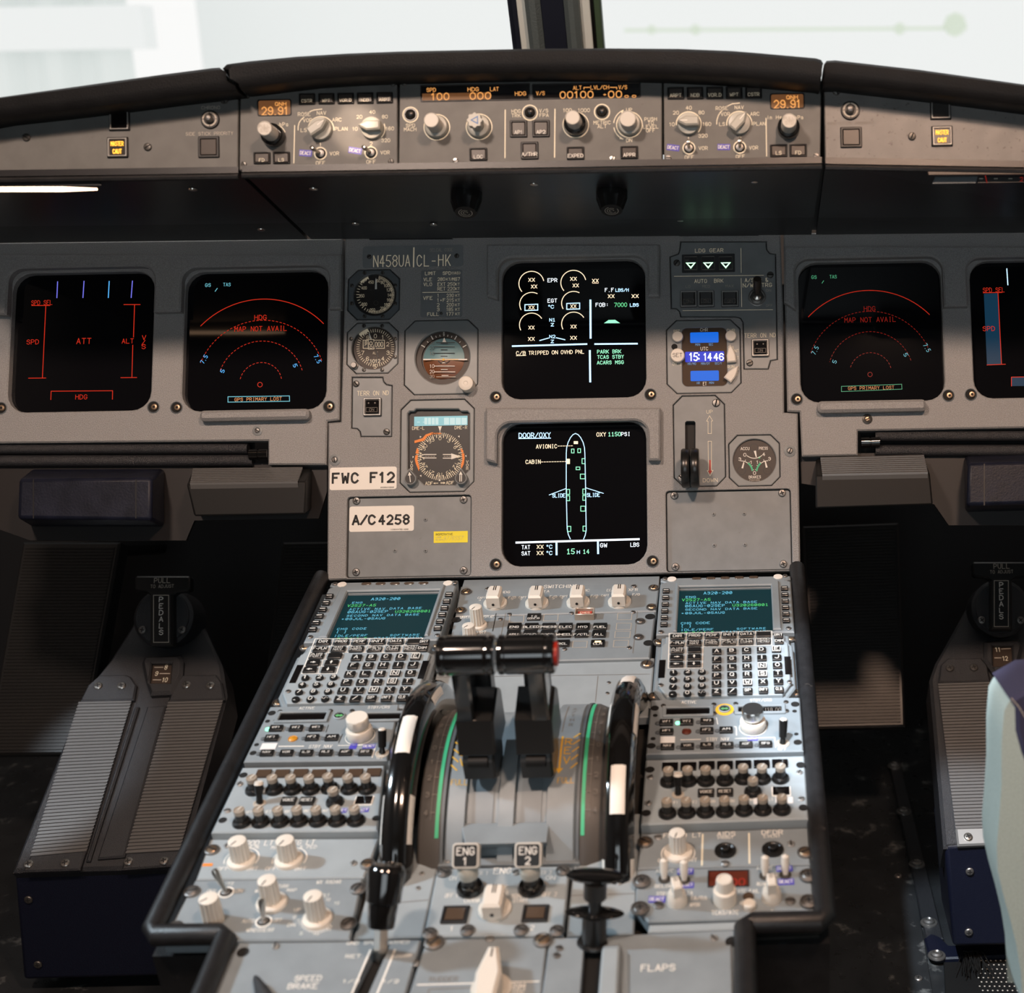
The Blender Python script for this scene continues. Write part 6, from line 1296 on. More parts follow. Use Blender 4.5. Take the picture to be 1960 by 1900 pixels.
EC = ppanel('system_display_panel', 'system page selector panel with small black keys behind the thrust levers', 'control panel', ZT, [(175, 352), (1850, 305), (1800, 692), (100, 735)], h=0.003, th=0.014)
for y, row in ((360, [('T.O/CONFIG', 838)]), (440, [('ENG', 676), ('BLEED', 817), ('PRESS', 962), ('ELEC', 1102), ('HYD', 1246), ('FUEL', 1389)]), (503, [('APU', 668), ('COND', 806), ('DOOR', 950), ('WHEEL', 1091), ('F/CTL', 1234), ('ALL', 1380)]), (580, [('RCL', 1078), ('CLR', 1370)])):
    for t, x in row:
        lit = t == 'CLR' and y == 580
        o = push_button(EC, x-56, y-24, x+56, y+24, t.split('/') if 'T.O' in t else [t], cap='key_black', frame='key_black', fr=0.05, name='page_key', hh=0.003, Hpx=0.34 if 'T.O' not in t else 0.24, dy=-0.2, wt=0.18, r=0.0006)
        if lit: b = MB(); b.box(0.0062, 0.0022, 0.0022, 0.0028); link('lamp', b.mesh('lamp', 'clr_light'), o, (0, 0.0014, 0))
for x, y, w, h in ((695, 368, 118, 56), (980, 358, 118, 54), (1595, 348, 118, 54), (1588, 430, 122, 52), (1578, 498, 126, 54), (1565, 575, 122, 56), (1222, 580, 118, 54)):
    EC.line([(x-w/2, y-h/2), (x+w/2, y-h/2), (x+w/2-6, y+h/2), (x-w/2-6, y+h/2)], 4, 'ink_grey', closed=True)
o_ = EC.part('emergency_key', MB().box(0.0145, 0.010, 0, 0.004, 0, 0.0005), 'red_cover', EC.loc(1262, 350)); b = MB(); b.plate(rr(0.0205, 0.013, 0.001, 2), [rr(0.0175, 0.010, 0.001, 2)], 0, 0.0075, 0.0005); link('guard', b.mesh('guard', 'knob_clear'), o_); legend(o_, ['EMER', 'CANC'], 0.0024, 0.0041, 'ink_cream', W=0.010)
def flute_knob(T, x, y, R, r, L, m='knob_white', name='rotary_knob', fl=14, flange=True, mark='ink_black', ang=0, th0=0.004):
    c = T.loc(x, y); R = round(T.size(x, y, 2*R, 1)[0]/2, 4); r = round(T.size(x, y, 2*r, 1)[0]/2, 4)
    def fn(b):
        if flange: b.lathe([(R, 0), (R, 0.0014), (R*0.93, 0.0028), (r*0.8, th0)], 40)
        b.lathe([(r*1.06, th0 if flange else 0.0), (r, L-0.001), (r*0.94, L-0.0003), (r*0.85, L), (0, L)], 56, (fl, r*0.13, -1, L-0.0008))
        b.mi = 1; b.strip([(0, r*0.15), (0, r*0.85)], r*0.13, L+0.0002)
    return T.part(name, cached(('flute', R, r, L, fl, flange, mark), [m, mark], fn), None, c, (0, 0, math.radians(ang)))
EC.face = 0.0
flute_knob(EC, 368, 428, 80, 54, 0.024, ang=150); flute_knob(EC, 300, 515, 62, 52, 0.014, ang=140)
EC.text('UPPER', 262, 355, 20, 78, 'ink_white'); EC.text('DISPLAY', 450, 350, 20, 100, 'ink_white'); EC.text('BRT', 402, 479, 22, 70, 'ink_white')
for x, y in ((632, 332), (1150, 322), (1665, 313), (556, 372), (1090, 622), (1630, 610)): screw(EC, x, y, 0.0026, m='dull_metal')
for x, y in ((1722, 390), (1708, 522)): dz(EC, x, y, 0.0036, 'dull_metal')
for x, y in ((1805, 348), (1790, 568), (190, 375)): hole(EC, x, y, 42)
EC.line([(522, 322), (492, 470)], 5, 'ink_black'); EC.line([(602, 318), (540, 600)], 3, 'ink_dim'); EC.line([(1700, 305), (1660, 655)], 3, 'ink_dim'); EC.flush()
QC = ppanel('cover_plate', 'pale blue-grey pedestal cover plate behind the thrust lever quadrant', 'cover plate', ZT, [(1040, 712), (1840, 690), (1800, 1180), (-100, 1260), (40, 760)], 'ped_light', h=-0.001, th=0.009)
for x, y in ((1780, 750), (62, 782), (1845, 1022)): dz(QC, x, y, 0.0046, 'brass')
QC.line([(0, 855), (1800, 828)], 3, 'ink_dim'); QC.line([(1370, 845), (1348, 1060)], 3, 'ink_dim')
for x, y in ((1460, 900), (1448, 988)): screw(QC, x, y, 0.002, 'cross', 'dull_metal')
QC.flush('seam_lines')

# ---- radio panels
def radio(L):
    z = ZV if L else ZW
    if L: T = ppanel('radio_tuner', 'left radio panel with all-white stacked knob, partly behind the left trim wheel', 'control panel', z, [(605, 112), (1880, 85), (1760, 640), (340, 655)], group='radio panels on the pedestal', h=0.012, th=0.026)
    else: T = ppanel('radio_tuner', 'right radio panel with silver-topped knob and yellow-ringed green arrow key', 'control panel', z, [(225, 92), (1620, 68), (1655, 570), (180, 600)], group='radio panels on the pedestal', h=0.012, th=0.026)
    def box(x0, y0, x1, y1): 
        c, w, d = T.rect(x0, y0, x1, y1); return c, w, d
    for a in (((700, 185, 1150, 258), (1520, 190, 1900, 250)) if L else ((370, 178, 776, 240), (1045, 165, 1452, 215))):
        c, w, d = box(*a); b = MB(); b.plate(rr(w+0.007, d+0.006, 0.001, 2), [rr(w, d, 0.0008, 2)], 0, 0.0022, 0.0006); o = T.part('frequency_window', b, 'ped_grey', (*c, 0)); b = MB(); b.box(w, d, 0, 0.0005); link('window_glass', b.mesh('window_glass', 'window_black'), o)
    if not L: T.text('118.00'[:6], 1370, 190, 40, 150, 'ink_dim', 0.1, h=0.0007)
    tx = (('ACTIVE', 968, 130, 24, 148), ('STBY/CRS', 1678, 122, 24, 212), ('STBY NAV', 1102, 508, 30, 222), ('OFF', 1692, 616, 28, 66)) if L else (('ACTIVE', 582, 117, 26, 136), ('STBY/CRS', 1256, 97, 24, 200), ('STBY NAV', 852, 464, 30, 210), ('OFF', 1460, 553, 28, 82))
    for t, x, y, h, w in tx: T.text(t, x, y, h, w, 'ink_white', 0.15)
    # transfer key with green arrow
    x, y = (1287, 212) if L else (916, 186)
    if not L: b = MB(); w0, d0 = T.size(x, y, 172, 108); b.plate([(w0/2*math.cos(a*PI/18), d0/2*math.sin(a*PI/18)) for a in range(36)], (), 0, 0.0003); T.part('sticker', b, 'ink_yellow', T.loc(x, y), label='yellow paint ring')
    r = T.size(x, y, 112, 1)[0]/2; b = MB(); b.lathe([(r, 0), (r, 0.0016), (r*0.86, 0.002), (r*0.8, 0.0005)], 28); o = T.part('transfer_key', b, 'ped_light', T.loc(x, y))
    b = MB(); b.plate(circ(r*0.82, 24), (), 0, 0.0012); k = link('button_cap', b.mesh('button_cap', 'void'), o); b = MB(); s = r*0.68
    b.plate([(-s, 0), (-s*0.35, s*0.55), (-s*0.35, s*0.25), (s*0.35, s*0.25), (s*0.35, s*0.55), (s, 0), (s*0.35, -s*0.55), (s*0.35, -s*0.25), (-s*0.35, -s*0.25), (-s*0.35, -s*0.55)], (), 0.0012, 0.0016); link('arrow', b.mesh('arrow', 'arrow_green'), k)
    # keys
    if L: ks = [('VHF1', 665, 338), ('VHF2', 862, 338), ('VHF3', 1060, 336), ('HF1', 620, 434), ('HF2', 1020, 430), ('AM', 1215, 430), ('NAV', 575, 582), ('VOR', 768, 582), ('ILS', 963, 582), ('MLS', 1157, 580), ('ADF', 1350, 578), ('BFO', 1545, 578)]; kw, kh = 130, 54; led = (575, 342)
    else: ks = [('VHF1', 370, 316), ('VHF2', 560, 312), ('VHF3', 752, 305), ('HF1', 372, 402), ('HF2', 748, 392), ('AM', 930, 386), ('NAV', 380, 542), ('VOR', 566, 540), ('ILS', 750, 534), ('MLS', 936, 530), ('ADF', 1116, 525), ('BFO', 1300, 520)]; kw, kh = 126, 52; led = (470, 318)
    for t, x, y in ks:
        c, w, d = T.rect(x-kw/2, y-kh/2, x+kw/2, y+kh/2); w = round(w, 4); d = round(d, 4)
        o = T.part('radio_key', cached(('rkey', w, d), 'key_black', lambda b: b.plate(rr(w, d, 0.0006, 2), (), 0, 0.0026, 0.0005)), None, (*c, 0)); legend(o, [t], d*0.36, 0.0027, 'ink_white', W=w*0.56, wt=0.14, dy=-d*0.05)
        lx = x-kw/2-20; q = T.loc(lx, y+2); on = abs(lx-led[0]) < 40 and abs(y-led[1]) < 40
        T.part('key_lamp', cached(('klamp', on), 'led_green' if on else 'panel_dark', lambda b: b.lathe([(0.0024, 0), (0.0022, 0.001), (0.001, 0.0016), (0, 0.0016)], 14)), None, q)
    x, y = (828, 434) if L else (560, 394); r = T.size(x, y, 92, 1)[0]/2; b = MB(); b.lathe([(r, 0), (r*0.95, 0.001), (r*0.85, 0.0006), (r*0.5, 0.0016), (0, 0.002)], 24); T.part('indicator_light', b, 'amber_cap' if L else 'dim_red', T.loc(x, y))
    # stacked knob
    x, y = (1492, 405) if L else (1182, 355); c = T.loc(x, y); R = T.size(x, y, 258 if L else 244, 1)[0]/2
    T.arc(x, y, 142 if L else 128, 0, 360, 6, 'ink_white', n=40)
    b = MB(); b.lathe([(R*0.92, 0), (R, 0.003), (R, 0.008), (R*0.93, 0.0095), (R*0.6, 0.0098)], 48); b.mi = 1; b.lathe([(R*0.62, 0.0095), (R*0.78, 0.012), (R*0.84, 0.0135), (R*0.84, 0.0205), (R*0.78, 0.0215), (0, 0.0216)], 48, (40, R*0.012, 0.013, 0.0207)); T.part('stacked_knob', b, ['knob_white', 'knob_white' if L else 'brushed'], c)
    # toggle
    x, y = (1710, 578) if L else (1460, 505); c = T.loc(x, y); b = MB(); b.lathe([(0.0062, 0), (0.0062, 0.0006), (0.0050, 0.0008), (0.0046, 0.0002)], 26); o = T.part('power_switch', b, 'ink_grey', c)
    d = Vector((0.05, 0.35, 1)).normalized(); b = MB(); b.tube([d*0.001, d*0.006, d*0.0065, d*0.022, d*0.0225], [0.0030, 0.0022, 0.0036, 0.0040, 0.0036], 14); b.mi = 1; b.tube([d*0.0225, d*0.0235], [0.0034, 0.0026], 12); link('bat', b.mesh('bat', ['semi_black', 'knob_white']), o)
    # outlines, tape and tags
    if L:
        T.line([(1180, 295), (1155, 368)], 5, 'ink_black'); T.line([(1320, 385), (1280, 475)], 5, 'ink_black'); T.line([(690, 508), (935, 506)], 10, 'ink_white'); T.line([(1275, 500), (1650, 492), (1610, 620)], 6, 'ink_white')
        tag_sticker(T, 1425, 508, 74, 52, 0, ''); tag_sticker(T, 1582, 507, 128, 40, 2); scs = [(702, 165), (1198, 158), (662, 254), (1155, 248), (1412, 158)]; nt = [(620, 178, 38), (578, 258, 24), (470, 490, 24), (435, 572, 34)]
        b = MB(); w0, d0 = T.size(588, 505, 150, 60); b.box(w0, d0, 0, 0.0004); T.part('tape', b, 'tape_white', T.loc(590, 508)); b = MB(); b.tube([(0, 0, 0.001), (0.004, 0.003, 0.003)], 0.0012, 8); 
    else:
        T.line([(840, 262), (852, 325)], 5, 'ink_white'); T.line([(1005, 345), (1025, 350), (1028, 428)], 5, 'ink_white'); T.line([(505, 470), (690, 466)], 8, 'ink_white'); T.line([(1015, 458), (1385, 448), (1395, 540)], 6, 'ink_white')
        tag_sticker(T, 1180, 459, 95, 36, 0, 'DEAC'); scs = [(342, 150), (815, 138), (1020, 132), (1492, 116), (818, 222), (1022, 214), (1498, 200)]; nt = [(262, 172, 38), (1578, 135, 40), (228, 525, 42), (1602, 492, 40), (265, 240, 22), (1572, 200, 22), (245, 458, 24), (1588, 415, 22)]
        b = MB(); w0, d0 = T.size(382, 470, 138, 60); b.box(w0, d0, 0, 0.0004); T.part('tape', b, 'tape_white', T.loc(382, 470))
    for x, y in scs: screw(T, x, y, 0.0024, 'cross', 'screw_dark')
    for x, y, r in nt: hole(T, x, y, r)
    T.flush()
radio(True); radio(False)
# ---- audio control panels
def audio(L):
    z = ZV if L else ZW
    if L: T = ppanel('audio_panel', 'left audio panel with two rows of seven small knobs, blue tags at its bottom right', 'control panel', z, [(330, 712), (1735, 690), (1665, 1335), (20, 1355)], 'ped_light', group='audio panels on the pedestal', h=0.009, th=0.024)
    else: T = ppanel('audio_panel', 'right audio panel with two rows of seven small knobs and white tape tags', 'control panel', z, [(178, 655), (1662, 615), (1700, 1205), (130, 1260)], 'ped_light', group='audio panels on the pedestal', h=0.009, th=0.024)
    # knob bases
    if L: top = [(448, 945), (648, 942), (828, 940), (1008, 940), (1195, 928), (1390, 935), (1565, 935)]; bot = [(325, 1265), (513, 1260), (703, 1258), (890, 1252), (1078, 1252), (1268, 1250), (1455, 1247)]; mid = (1245, 1065)
    else: top = [(393, 872), (573, 865), (742, 862), (920, 858), (1092, 845), (1268, 845), (1440, 838)]; bot = [(380, 1165), (560, 1160), (737, 1155), (917, 1150), (1098, 1140), (1275, 1135), (1455, 1132)]; mid = (1183, 965)
    def fb(b): b.lathe([(0.0078, 0), (0.0078, 0.0016), (0.0070, 0.0032), (0.0050, 0.0040)], 28)
    def fs(b):
        b.lathe([(0.0048, 0.004), (0.0046, 0.0100), (0.0045, 0.0108)], 36, (16, 0.0003, -1, 1)); b.mi = 1; b.lathe([(0.0045, 0.0106), (0.0047, 0.0138), (0.0045, 0.0148), (0.0040, 0.0149), (0.0038, 0.0143), (0, 0.0143)], 30); b.mi = 2; b.tube([(0, -0.0010, 0.0146), (0, 0.0036, 0.0148)], 0.0009, 8)
    for i, (x, y) in enumerate(top+bot+[mid]):
        c = T.loc(x, y); o = T.part('volume_knob', cached(('volbase',), 'semi_black', fb), None, c); link('knob_cap', cached(('volstem',), ['semi_black', 'knob_clear', 'knob_light'], fs), o, (0, 0, 0), (0, 0, math.radians(-28+random.uniform(-4, 4))))
    ws = [(542, 784), (722, 784), (903, 780), (1083, 784), (1265, 782), (1445, 778), (1627, 772)] if L else [(405, 728), (577, 726), (749, 716), (920, 714), (1092, 708), (1263, 704), (1435, 698)]
    for x, y in ws: c, w, d = T.rect(x-74, y-34, x+74, y+34); w = round(w, 3); d = round(d, 3); T.part('call_key', cached(('call', w, d), 'window_brown' if L else 'window_black', lambda b: b.plate(rr(w, d, 0.0006, 2), (), 0, 0.0022, 0.0004)), None, (*c, 0))
    for t, x, y in ((('VOICE', 788, 1055), ('RESET', 970, 1055)) if L else (('VOICE', 742, 975), ('RESET', 920, 970))): c, w, d = T.rect(x-74, y-36, x+74, y+36); w = round(w, 3); d = round(d, 3); o = T.part('call_key', cached(('call2', w, d), 'key_black', lambda b: b.plate(rr(w, d, 0.0006, 2), (), 0, 0.0022, 0.0004)), None, (*c, 0)); legend(o, [t], d*0.34, 0.0023, 'ink_white', W=w*0.74)
    x, y = (1530, 1045) if L else (1447, 955); c, w, d = T.rect(x-78, y-36, x+78, y+36); b = MB(); b.plate(rr(w+0.0022, d+0.0022, 0.0006, 2), [rr(w, d, 0.0004, 2)], 0, 0.0006); o = T.part('call_key', b, 'ink_white', (*c, 0)); b = MB(); b.box(w, d, 0, 0.0018, 0.0004, 0.0003); link('button_cap', b.mesh('button_cap', 'window_black'), o)
    x, y = (500, 1070) if L else (480, 985); c = T.loc(x, y); b = MB(); b.lathe([(0.0054, 0), (0.0054, 0.0006), (0.0044, 0.0007), (0.004, 0.0002)], 24); o = T.part('transmit_switch', b, 'ink_grey', c); d = Vector((0.02, 0.38, 1)).normalized(); b = MB(); b.tube([d*0.001, d*0.008, d*0.0085, d*0.017], [0.003, 0.0025, 0.0032, 0.0038], 14); b.mi = 1; b.tube([d*0.017, d*0.0195], [0.0042, 0.0034], 12); link('bat', b.mesh('bat', ['semi_black', 'knob_white']), o)
    nt = [(340, 790, 40), (135, 1235, 42), (1650, 1215, 40)] if L else [(215, 748, 45), (1630, 705, 45), (180, 1155, 45), (1655, 1105, 45)]
    for x, y, r in nt: hole(T, x, y, r)
    for x, y in ([(302, 882), (178, 1145)] if L else [(218, 822), (1617, 778), (200, 1068), (1635, 1025)]): screw(T, x, y, 0.0030, m='alu')
    if L: tag_sticker(T, 1335, 1140, 56, 44, 3, 'CT'); tag_sticker(T, 1540, 1134, 76, 42, 4, 'CT')
    else:
        for x, y in ((1215, 1043), (1420, 1030), (1528, 1035)): b = MB(); w0, d0 = T.size(x, y, 58, 60); b.box(w0, d0, 0, 0.0004, 0.0008); T.part('tape', b, 'tape_white', T.loc(x, y))
    for i, (x, y) in enumerate(bot): T.text(('HF1', 'HF2', 'VOR1', 'VOR2', 'MKR', 'ILS', 'ADF')[i], x+70, y-108, 26, 50, 'ink_white', 0.13)
    T.flush()
audio(True); audio(False)
# ---- lighting and radar panels on the left
FLD = ppanel('dimmer_console', 'pale panel with two fluted knobs for flood and integral lights, left rear of the pedestal', 'control panel', ZX, [(500, 185), (1820, 178), (1700, 485), (388, 500)], 'ped_light', h=0.002)
FLD.text('FLOOD LT', 850, 218, 38, 280, 'ink_white', 0.15); FLD.text('INTEG LT', 1190, 214, 38, 250, 'ink_white', 0.15); FLD.text('MAIN PNL', 830, 250, 22, 118, 'ink_white'); FLD.text('MAIN PNL & PED', 1155, 250, 24, 350, 'ink_white')
for x in (0, 375): FLD.text('OFF', 600+x, 418, 26, 84, 'ink_white'); FLD.text('BRT', 830+x, 418, 26, 80, 'ink_white'); FLD.arc(745+x, 345, 130, -20, 200, 8, 'ink_white')
flute_knob(FLD, 745, 358, 112, 72, 0.022, ang=150); flute_knob(FLD, 1115, 352, 112, 72, 0.022, ang=155)
for x, y in ((515, 275), (1730, 385)): dz(FLD, x, y, 0.0042, 'brass')
for x, y in ((632, 240), (1620, 378)): screw(FLD, x, y, 0.003, m='alu')
b = MB(); b.box(0.008, 0.003, 0, 0.0003); FLD.part('sticker', b, 'ink_orange', FLD.loc(480, 388)); FLD.flush()
RAD = ppanel('radar_panel', 'weather radar panel with three tall white fluted knobs, left rear corner of the pedestal', 'control panel', ZX, [(380, 506), (1690, 490), (1590, 968), (130, 985)], 'ped_grey', h=0.002)
flute_knob(RAD, 530, 825, 92, 76, 0.024, flange=False, ang=130); flute_knob(RAD, 982, 690, 120, 72, 0.025, ang=160); flute_knob(RAD, 1338, 815, 118, 74, 0.025, ang=160)
for t, x, y, h, w_ in (('WX RADAR', 1428, 522, 28, 186), ('SYS', 648, 535, 24, 66), ('OFF', 512, 594, 24, 68), ('ON', 726, 590, 24, 48), ('TURB', 1070, 555, 24, 80), ('MAP', 1138, 586, 24, 70), ('WX', 878, 592, 24, 50), ('AUTO', 372, 902, 26, 90), ('MAX', 588, 905, 24, 76), ('AUTO', 798, 828, 26, 90), ('OFF', 1032, 820, 24, 60), ('WINDSHEAR', 890, 898, 28, 208), ('TILT', 1400, 628, 26, 56), ('10', 1420, 660, 22, 32), ('15', 1490, 688, 22, 36), ('0', 1160, 796, 22, 20), ('5', 1212, 925, 22, 22), ('10', 1328, 928, 22, 40), ('15', 1428, 892, 22, 34), ('UP', 1180, 738, 22, 46), ('DN', 1135, 858, 24, 56)): RAD.text(t, x, y, h, w_, 'ink_white', 0.14)
for k in range(15): a = math.radians(195+k*9); RAD.line([(1330+128*math.cos(a), 785-112*math.sin(a)), (1330+155*math.cos(a), 785-138*math.sin(a))], 5, 'ink_white')
toggle(RAD, 625, 605, 60, (-0.42, 0.30), 0.022, m='metal', r1=0.003, r0=0.0018); toggle(RAD, 918, 832, 64, (0.02, 0.2), 0.020, m='metal', r1=0.003, r0=0.0018)
for x, y in ((358, 600), (230, 880), (1655, 578), (1582, 850)): dz(RAD, x, y, 0.0044, 'dull_metal')
RAD.flush()
# ---- recorder and transponder panels on the right
REC = ppanel('recorder_panel', 'panel with one fluted knob and two round buttons labelled AIDS and DFDR', 'control panel', ZAA, [(205, 155), (1635, 105), (1655, 415), (180, 455)], 'ped_grey', h=0.002)
flute_knob(REC, 525, 322, 130, 70, 0.022, ang=165); REC.arc(525, 325, 142, -25, 205, 8, 'ink_white')
for t, x, y, h, w_ in (('FLOOD LT', 562, 172, 36, 318), ('AIDS', 935, 160, 36, 152), ('PRINT', 932, 192, 22, 130), ('DFDR', 1328, 146, 36, 176), ('EVENT', 1326, 180, 22, 140), ('OFF', 398, 386, 28, 84), ('BRT', 640, 382, 28, 90)): REC.text(t, x, y, h, w_, 'ink_white', 0.16)
REC.line([(735, 165), (728, 428)], 11, 'ink_cream'); REC.line([(1130, 155), (1134, 410)], 11, 'ink_cream')
for x, y in ((928, 305), (1332, 295)):
    r = REC.size(x, y, 190, 1)[0]/2; b = MB(); b.lathe([(r, 0), (r*0.97, 0.0016), (r*0.85, 0.0018), (r*0.7, 0.0006), (r*0.44, 0.0006)], 32); b.lathe([(r*0.42, 0.0006), (r*0.42, 0.0045), (r*0.36, 0.005), (r*0.3, 0.0046), (0, 0.0044)], 24); REC.part('push_button', b, 'semi_black', REC.loc(x, y))
for x, y in ((245, 235), (1610, 322)): dz(REC, x, y, 0.0046, 'brass')
for x, y in ((355, 192), (928, 412), (1488, 248)): screw(REC, x, y, 0.0034, m='alu')
REC.flush()
TC = ppanel('transponder_panel', 'transponder panel with red code readout and cream knobs, right rear corner of the pedestal', 'control panel', ZAA, [(178, 462), (1655, 422), (1690, 860), (270, 905), (160, 780)], 'ped_grey', h=0.002)
c_, w_, d_ = TC.rect(788, 478, 1120, 605); b = MB(); b.plate(rr(w_+0.002, d_+0.002, 0.0006, 2), [rr(w_, d_, 0.0004, 2)], 0, 0.0012, 0.0004); o_ = TC.part('code_window', b, 'black', (*c_, 0)); b = MB(); b.box(w_, d_, 0, 0.0003); link('window_glass', b.mesh('window_glass', 'dim_red'), o_)
TC.text('2000', 968, 572, 58, 250, 'squawk_red', 0.16, h=0.0006)
def cone_knob(T, x, y, R, ang, h=0.021):
    c = T.loc(x, y); r = round(T.size(x, y, 2*R, 1)[0]/2, 4)
    def fn(b):
        b.lathe([(r, 0), (r, 0.003), (r*0.96, 0.005), (r*0.9, 0.009), (r*0.7, 0.012)], 36)
        q = [(-r*0.42, -r*0.8), (r*0.42, -r*0.8), (r*0.5, 0), (r*0.34, r*0.9), (-r*0.34, r*0.9), (-r*0.5, 0)]; b.plate(q, (), 0.006, h, r*0.14); b.mi = 1; b.strip([(-r*0.1, r*0.15), (-r*0.1, r*0.75)], r*0.08, h+0.0002); b.strip([(r*0.1, r*0.15), (r*0.1, r*0.75)], r*0.08, h+0.0002)
    T.part('selector_knob', cached(('cone', r, h), ['knob_white', 'ink_black'], fn), None, c, (0, 0, math.radians(ang)))
cone_knob(TC, 518, 740, 88, 15); cone_knob(TC, 1322, 712, 86, 5)
x, y = 925, 735; c = TC.loc(x, y); r = TC.size(x, y, 200, 1)[0]/2; b = MB(); b.lathe([(r, 0), (r, 0.011), (r*0.96, 0.0125), (r*0.72, 0.013)], 48, (44, r*0.015, 0.0005, 0.0115)); b.lathe([(r*0.72, 0.0125), (r*0.72, 0.022), (r*0.66, 0.0235), (r*0.5, 0.0238), (r*0.46, 0.0232), (0, 0.0232)], 44, (36, r*0.015, 0.013, 0.0222)); TC.part('stacked_knob', b, 'knob_white', c)
for x, y in ((408, 548), (578, 560), (1268, 520), (1440, 512)):
    c = TC.loc(x, y); b = MB(); b.lathe([(0.0048, 0), (0.0048, 0.001), (0.0032, 0.0014)], 20); o_ = TC.part('toggle_switch', b, 'screw_dark', c); d = Vector((0.0, 0.3, 1)).normalized(); b = MB(); b.tube([d*0.001, d*0.006, d*0.012, d*0.0165, d*0.018], [0.0022, 0.0030, 0.0034, 0.0032, 0.001], 14); link('bat', b.mesh('bat', 'knob_white'), o_)
for x, y, w0, h0, a in ((588, 480, 138, 50, 0), (595, 596, 130, 50, 0), (345, 718, 142, 54, -2), (1432, 455, 138, 48, 2), (1445, 568, 138, 52, 2)): tag_sticker(TC, x, y, w0, h0, a)
for t, x, y, h, w_ in (('ABOVE', 412, 476, 26, 150), ('N', 490, 540, 24, 26), ('BELOW', 400, 605, 26, 140), ('STBY', 390, 670, 28, 94), ('TA', 625, 664, 28, 48), ('TA/RA', 700, 706, 30, 138), ('XPDR', 668, 764, 30, 86), ('TCAS/ATC', 925, 830, 36, 228), ('ATC FAIL', 1125, 648, 30, 180), ('ABOVE', 1265, 452, 26, 138), ('N', 1352, 512, 24, 26), ('BELOW', 1235, 586, 26, 74), ('IDENT', 1120, 748, 26, 130), ('*', 1330, 820, 26, 22)): TC.text(t, x, y, h, w_, 'ink_white', 0.15)
b = MB(); b.lathe([(0.0045, 0), (0.0042, 0.001), (0, 0.0012)], 20); TC.part('fault_light', b, 'window_brown', TC.loc(1125, 693)); b = MB(); b.lathe([(0.0052, 0), (0.0052, 0.004), (0.0044, 0.0052), (0, 0.0054)], 22); TC.part('push_button', b, 'knob_white', TC.loc(1132, 785))
for x, y in ((215, 568), (200, 800), (1635, 520), (1640, 740)): dz(TC, x, y, 0.0050, 'dull_metal', 0.001, 'cross')
screw(TC, 1482, 735, 0.0042, m='ped_grey' if 0 else 'dull_metal'); screw(TC, 362, 770, 0.0042, m='dull_metal'); TC.flush()
# ------------------------------------------------------------------ thrust lever quadrant
VC, DC = -0.345, 0.070
TQ = Thing('thrust_quadrant', 'curved grey thrust lever quadrant with green trim scales and yellow reverse marks', 'control quadrant', P, 980, 1500)
def ql(u, v, h): return (u-TQ.u0, v-TQ.v0, h)
def qa(u, R, deg): a = math.radians(deg); return ql(u, VC+R*math.cos(a), -DC+R*math.sin(a))
def arcbody(name, prof, m, a0=34, a1=150, n=40, T=TQ):
    b = MB(); b.loft([[qa(u, R, a0+(a1-a0)*i/n) for u, R in prof] for i in range(n+1)]); o = T.part(name, b, m); fix_normals(o.data); return o
RB = 0.124
arcbody('quadrant_cover', [(-0.054, 0.09), (-0.054, RB-0.003), (-0.052, RB), (-0.038, RB), (-0.0375, RB-0.006), (-0.0105, RB-0.006), (-0.010, RB), (0.0025, RB), (0.003, RB-0.006), (0.0295, RB-0.006), (0.030, RB), (0.052, RB), (0.054, RB-0.003), (0.054, 0.09)], 'ped_grey')
for s_ in (-1, 1):
    arcbody('side_flange', [(s_*0.0545, 0.09), (s_*0.0545, RB+0.001), (s_*0.057, RB+0.001), (s_*0.057, 0.09)], 'panel_dark')
    arcbody('trim_scale', [(s_*0.0575, 0.09), (s_*0.0575, RB), (s_*0.063, RB), (s_*0.077, RB-0.006), (s_*0.077, 0.09)], 'scale_grey')
    arcbody('trim_band', [(s_*0.0585, RB-0.001), (s_*0.0585, RB+0.0006), (s_*0.0615, RB+0.0006), (s_*0.0615, RB-0.001)], 'ink_green', 60, 136)
for u0 in (-0.024, 0.0163):
    arcbody('slot_floor', [(u0-0.0085, 0.10), (u0-0.0085, RB-0.0048), (u0+0.0085, RB-0.0048), (u0+0.0085, 0.10)], 'ped_dark', 108, 134, 14)
def arc_ink(fn, m, R):
    t = Thing.__new__(Thing); t.ink = {}; t.face = 0.0; fn(t); B = MB()
    for q in t.ink.values(): B.add(q.v, q.f)
    B.v = [qa(x, R, 90-math.degrees(y/R)) for x, y, z in B.v]; return B
def seg(p, q, n=6): return [(p[0]+(q[0]-p[0])*i/n, p[1]+(q[1]-p[1])*i/n) for i in range(n+1)]
def rev(t):
    S = lambda deg: -math.radians(deg-90)*RB
    for s_ in (-1, 1):
        u = s_*0.0445; y0, y1 = S(93), S(111)
        for i, ch in enumerate('REV'): t.text_m(ch, u-s_*0.0006, y0-0.006-i*0.0105, 0.0072, 0.0052, 'ink_yellow', 0.16)
        t.line_m(seg((u-s_*0.0062, y0), (u-s_*0.0062, y1+0.003)), 0.0017, 'ink_yellow'); t.fill([(u-s_*0.0095, y1+0.004), (u-s_*0.0028, y1+0.004), (u-s_*0.0062, y1-0.001)], 'ink_yellow', raw=True)
        for k in range(5): t.line_m([(u+s_*0.0035, y0-0.001-k*0.0085), (u+s_*0.0085, y0+0.004-k*0.0085)], 0.0012, 'ink_yellow')
        t.text_m('FULL', u, y1-0.0075, 0.005, 0.0135, 'ink_orange', 0.13)
TQ.part('reverse_marking', arc_ink(rev, 0, RB+0.0003), 'ink_yellow')
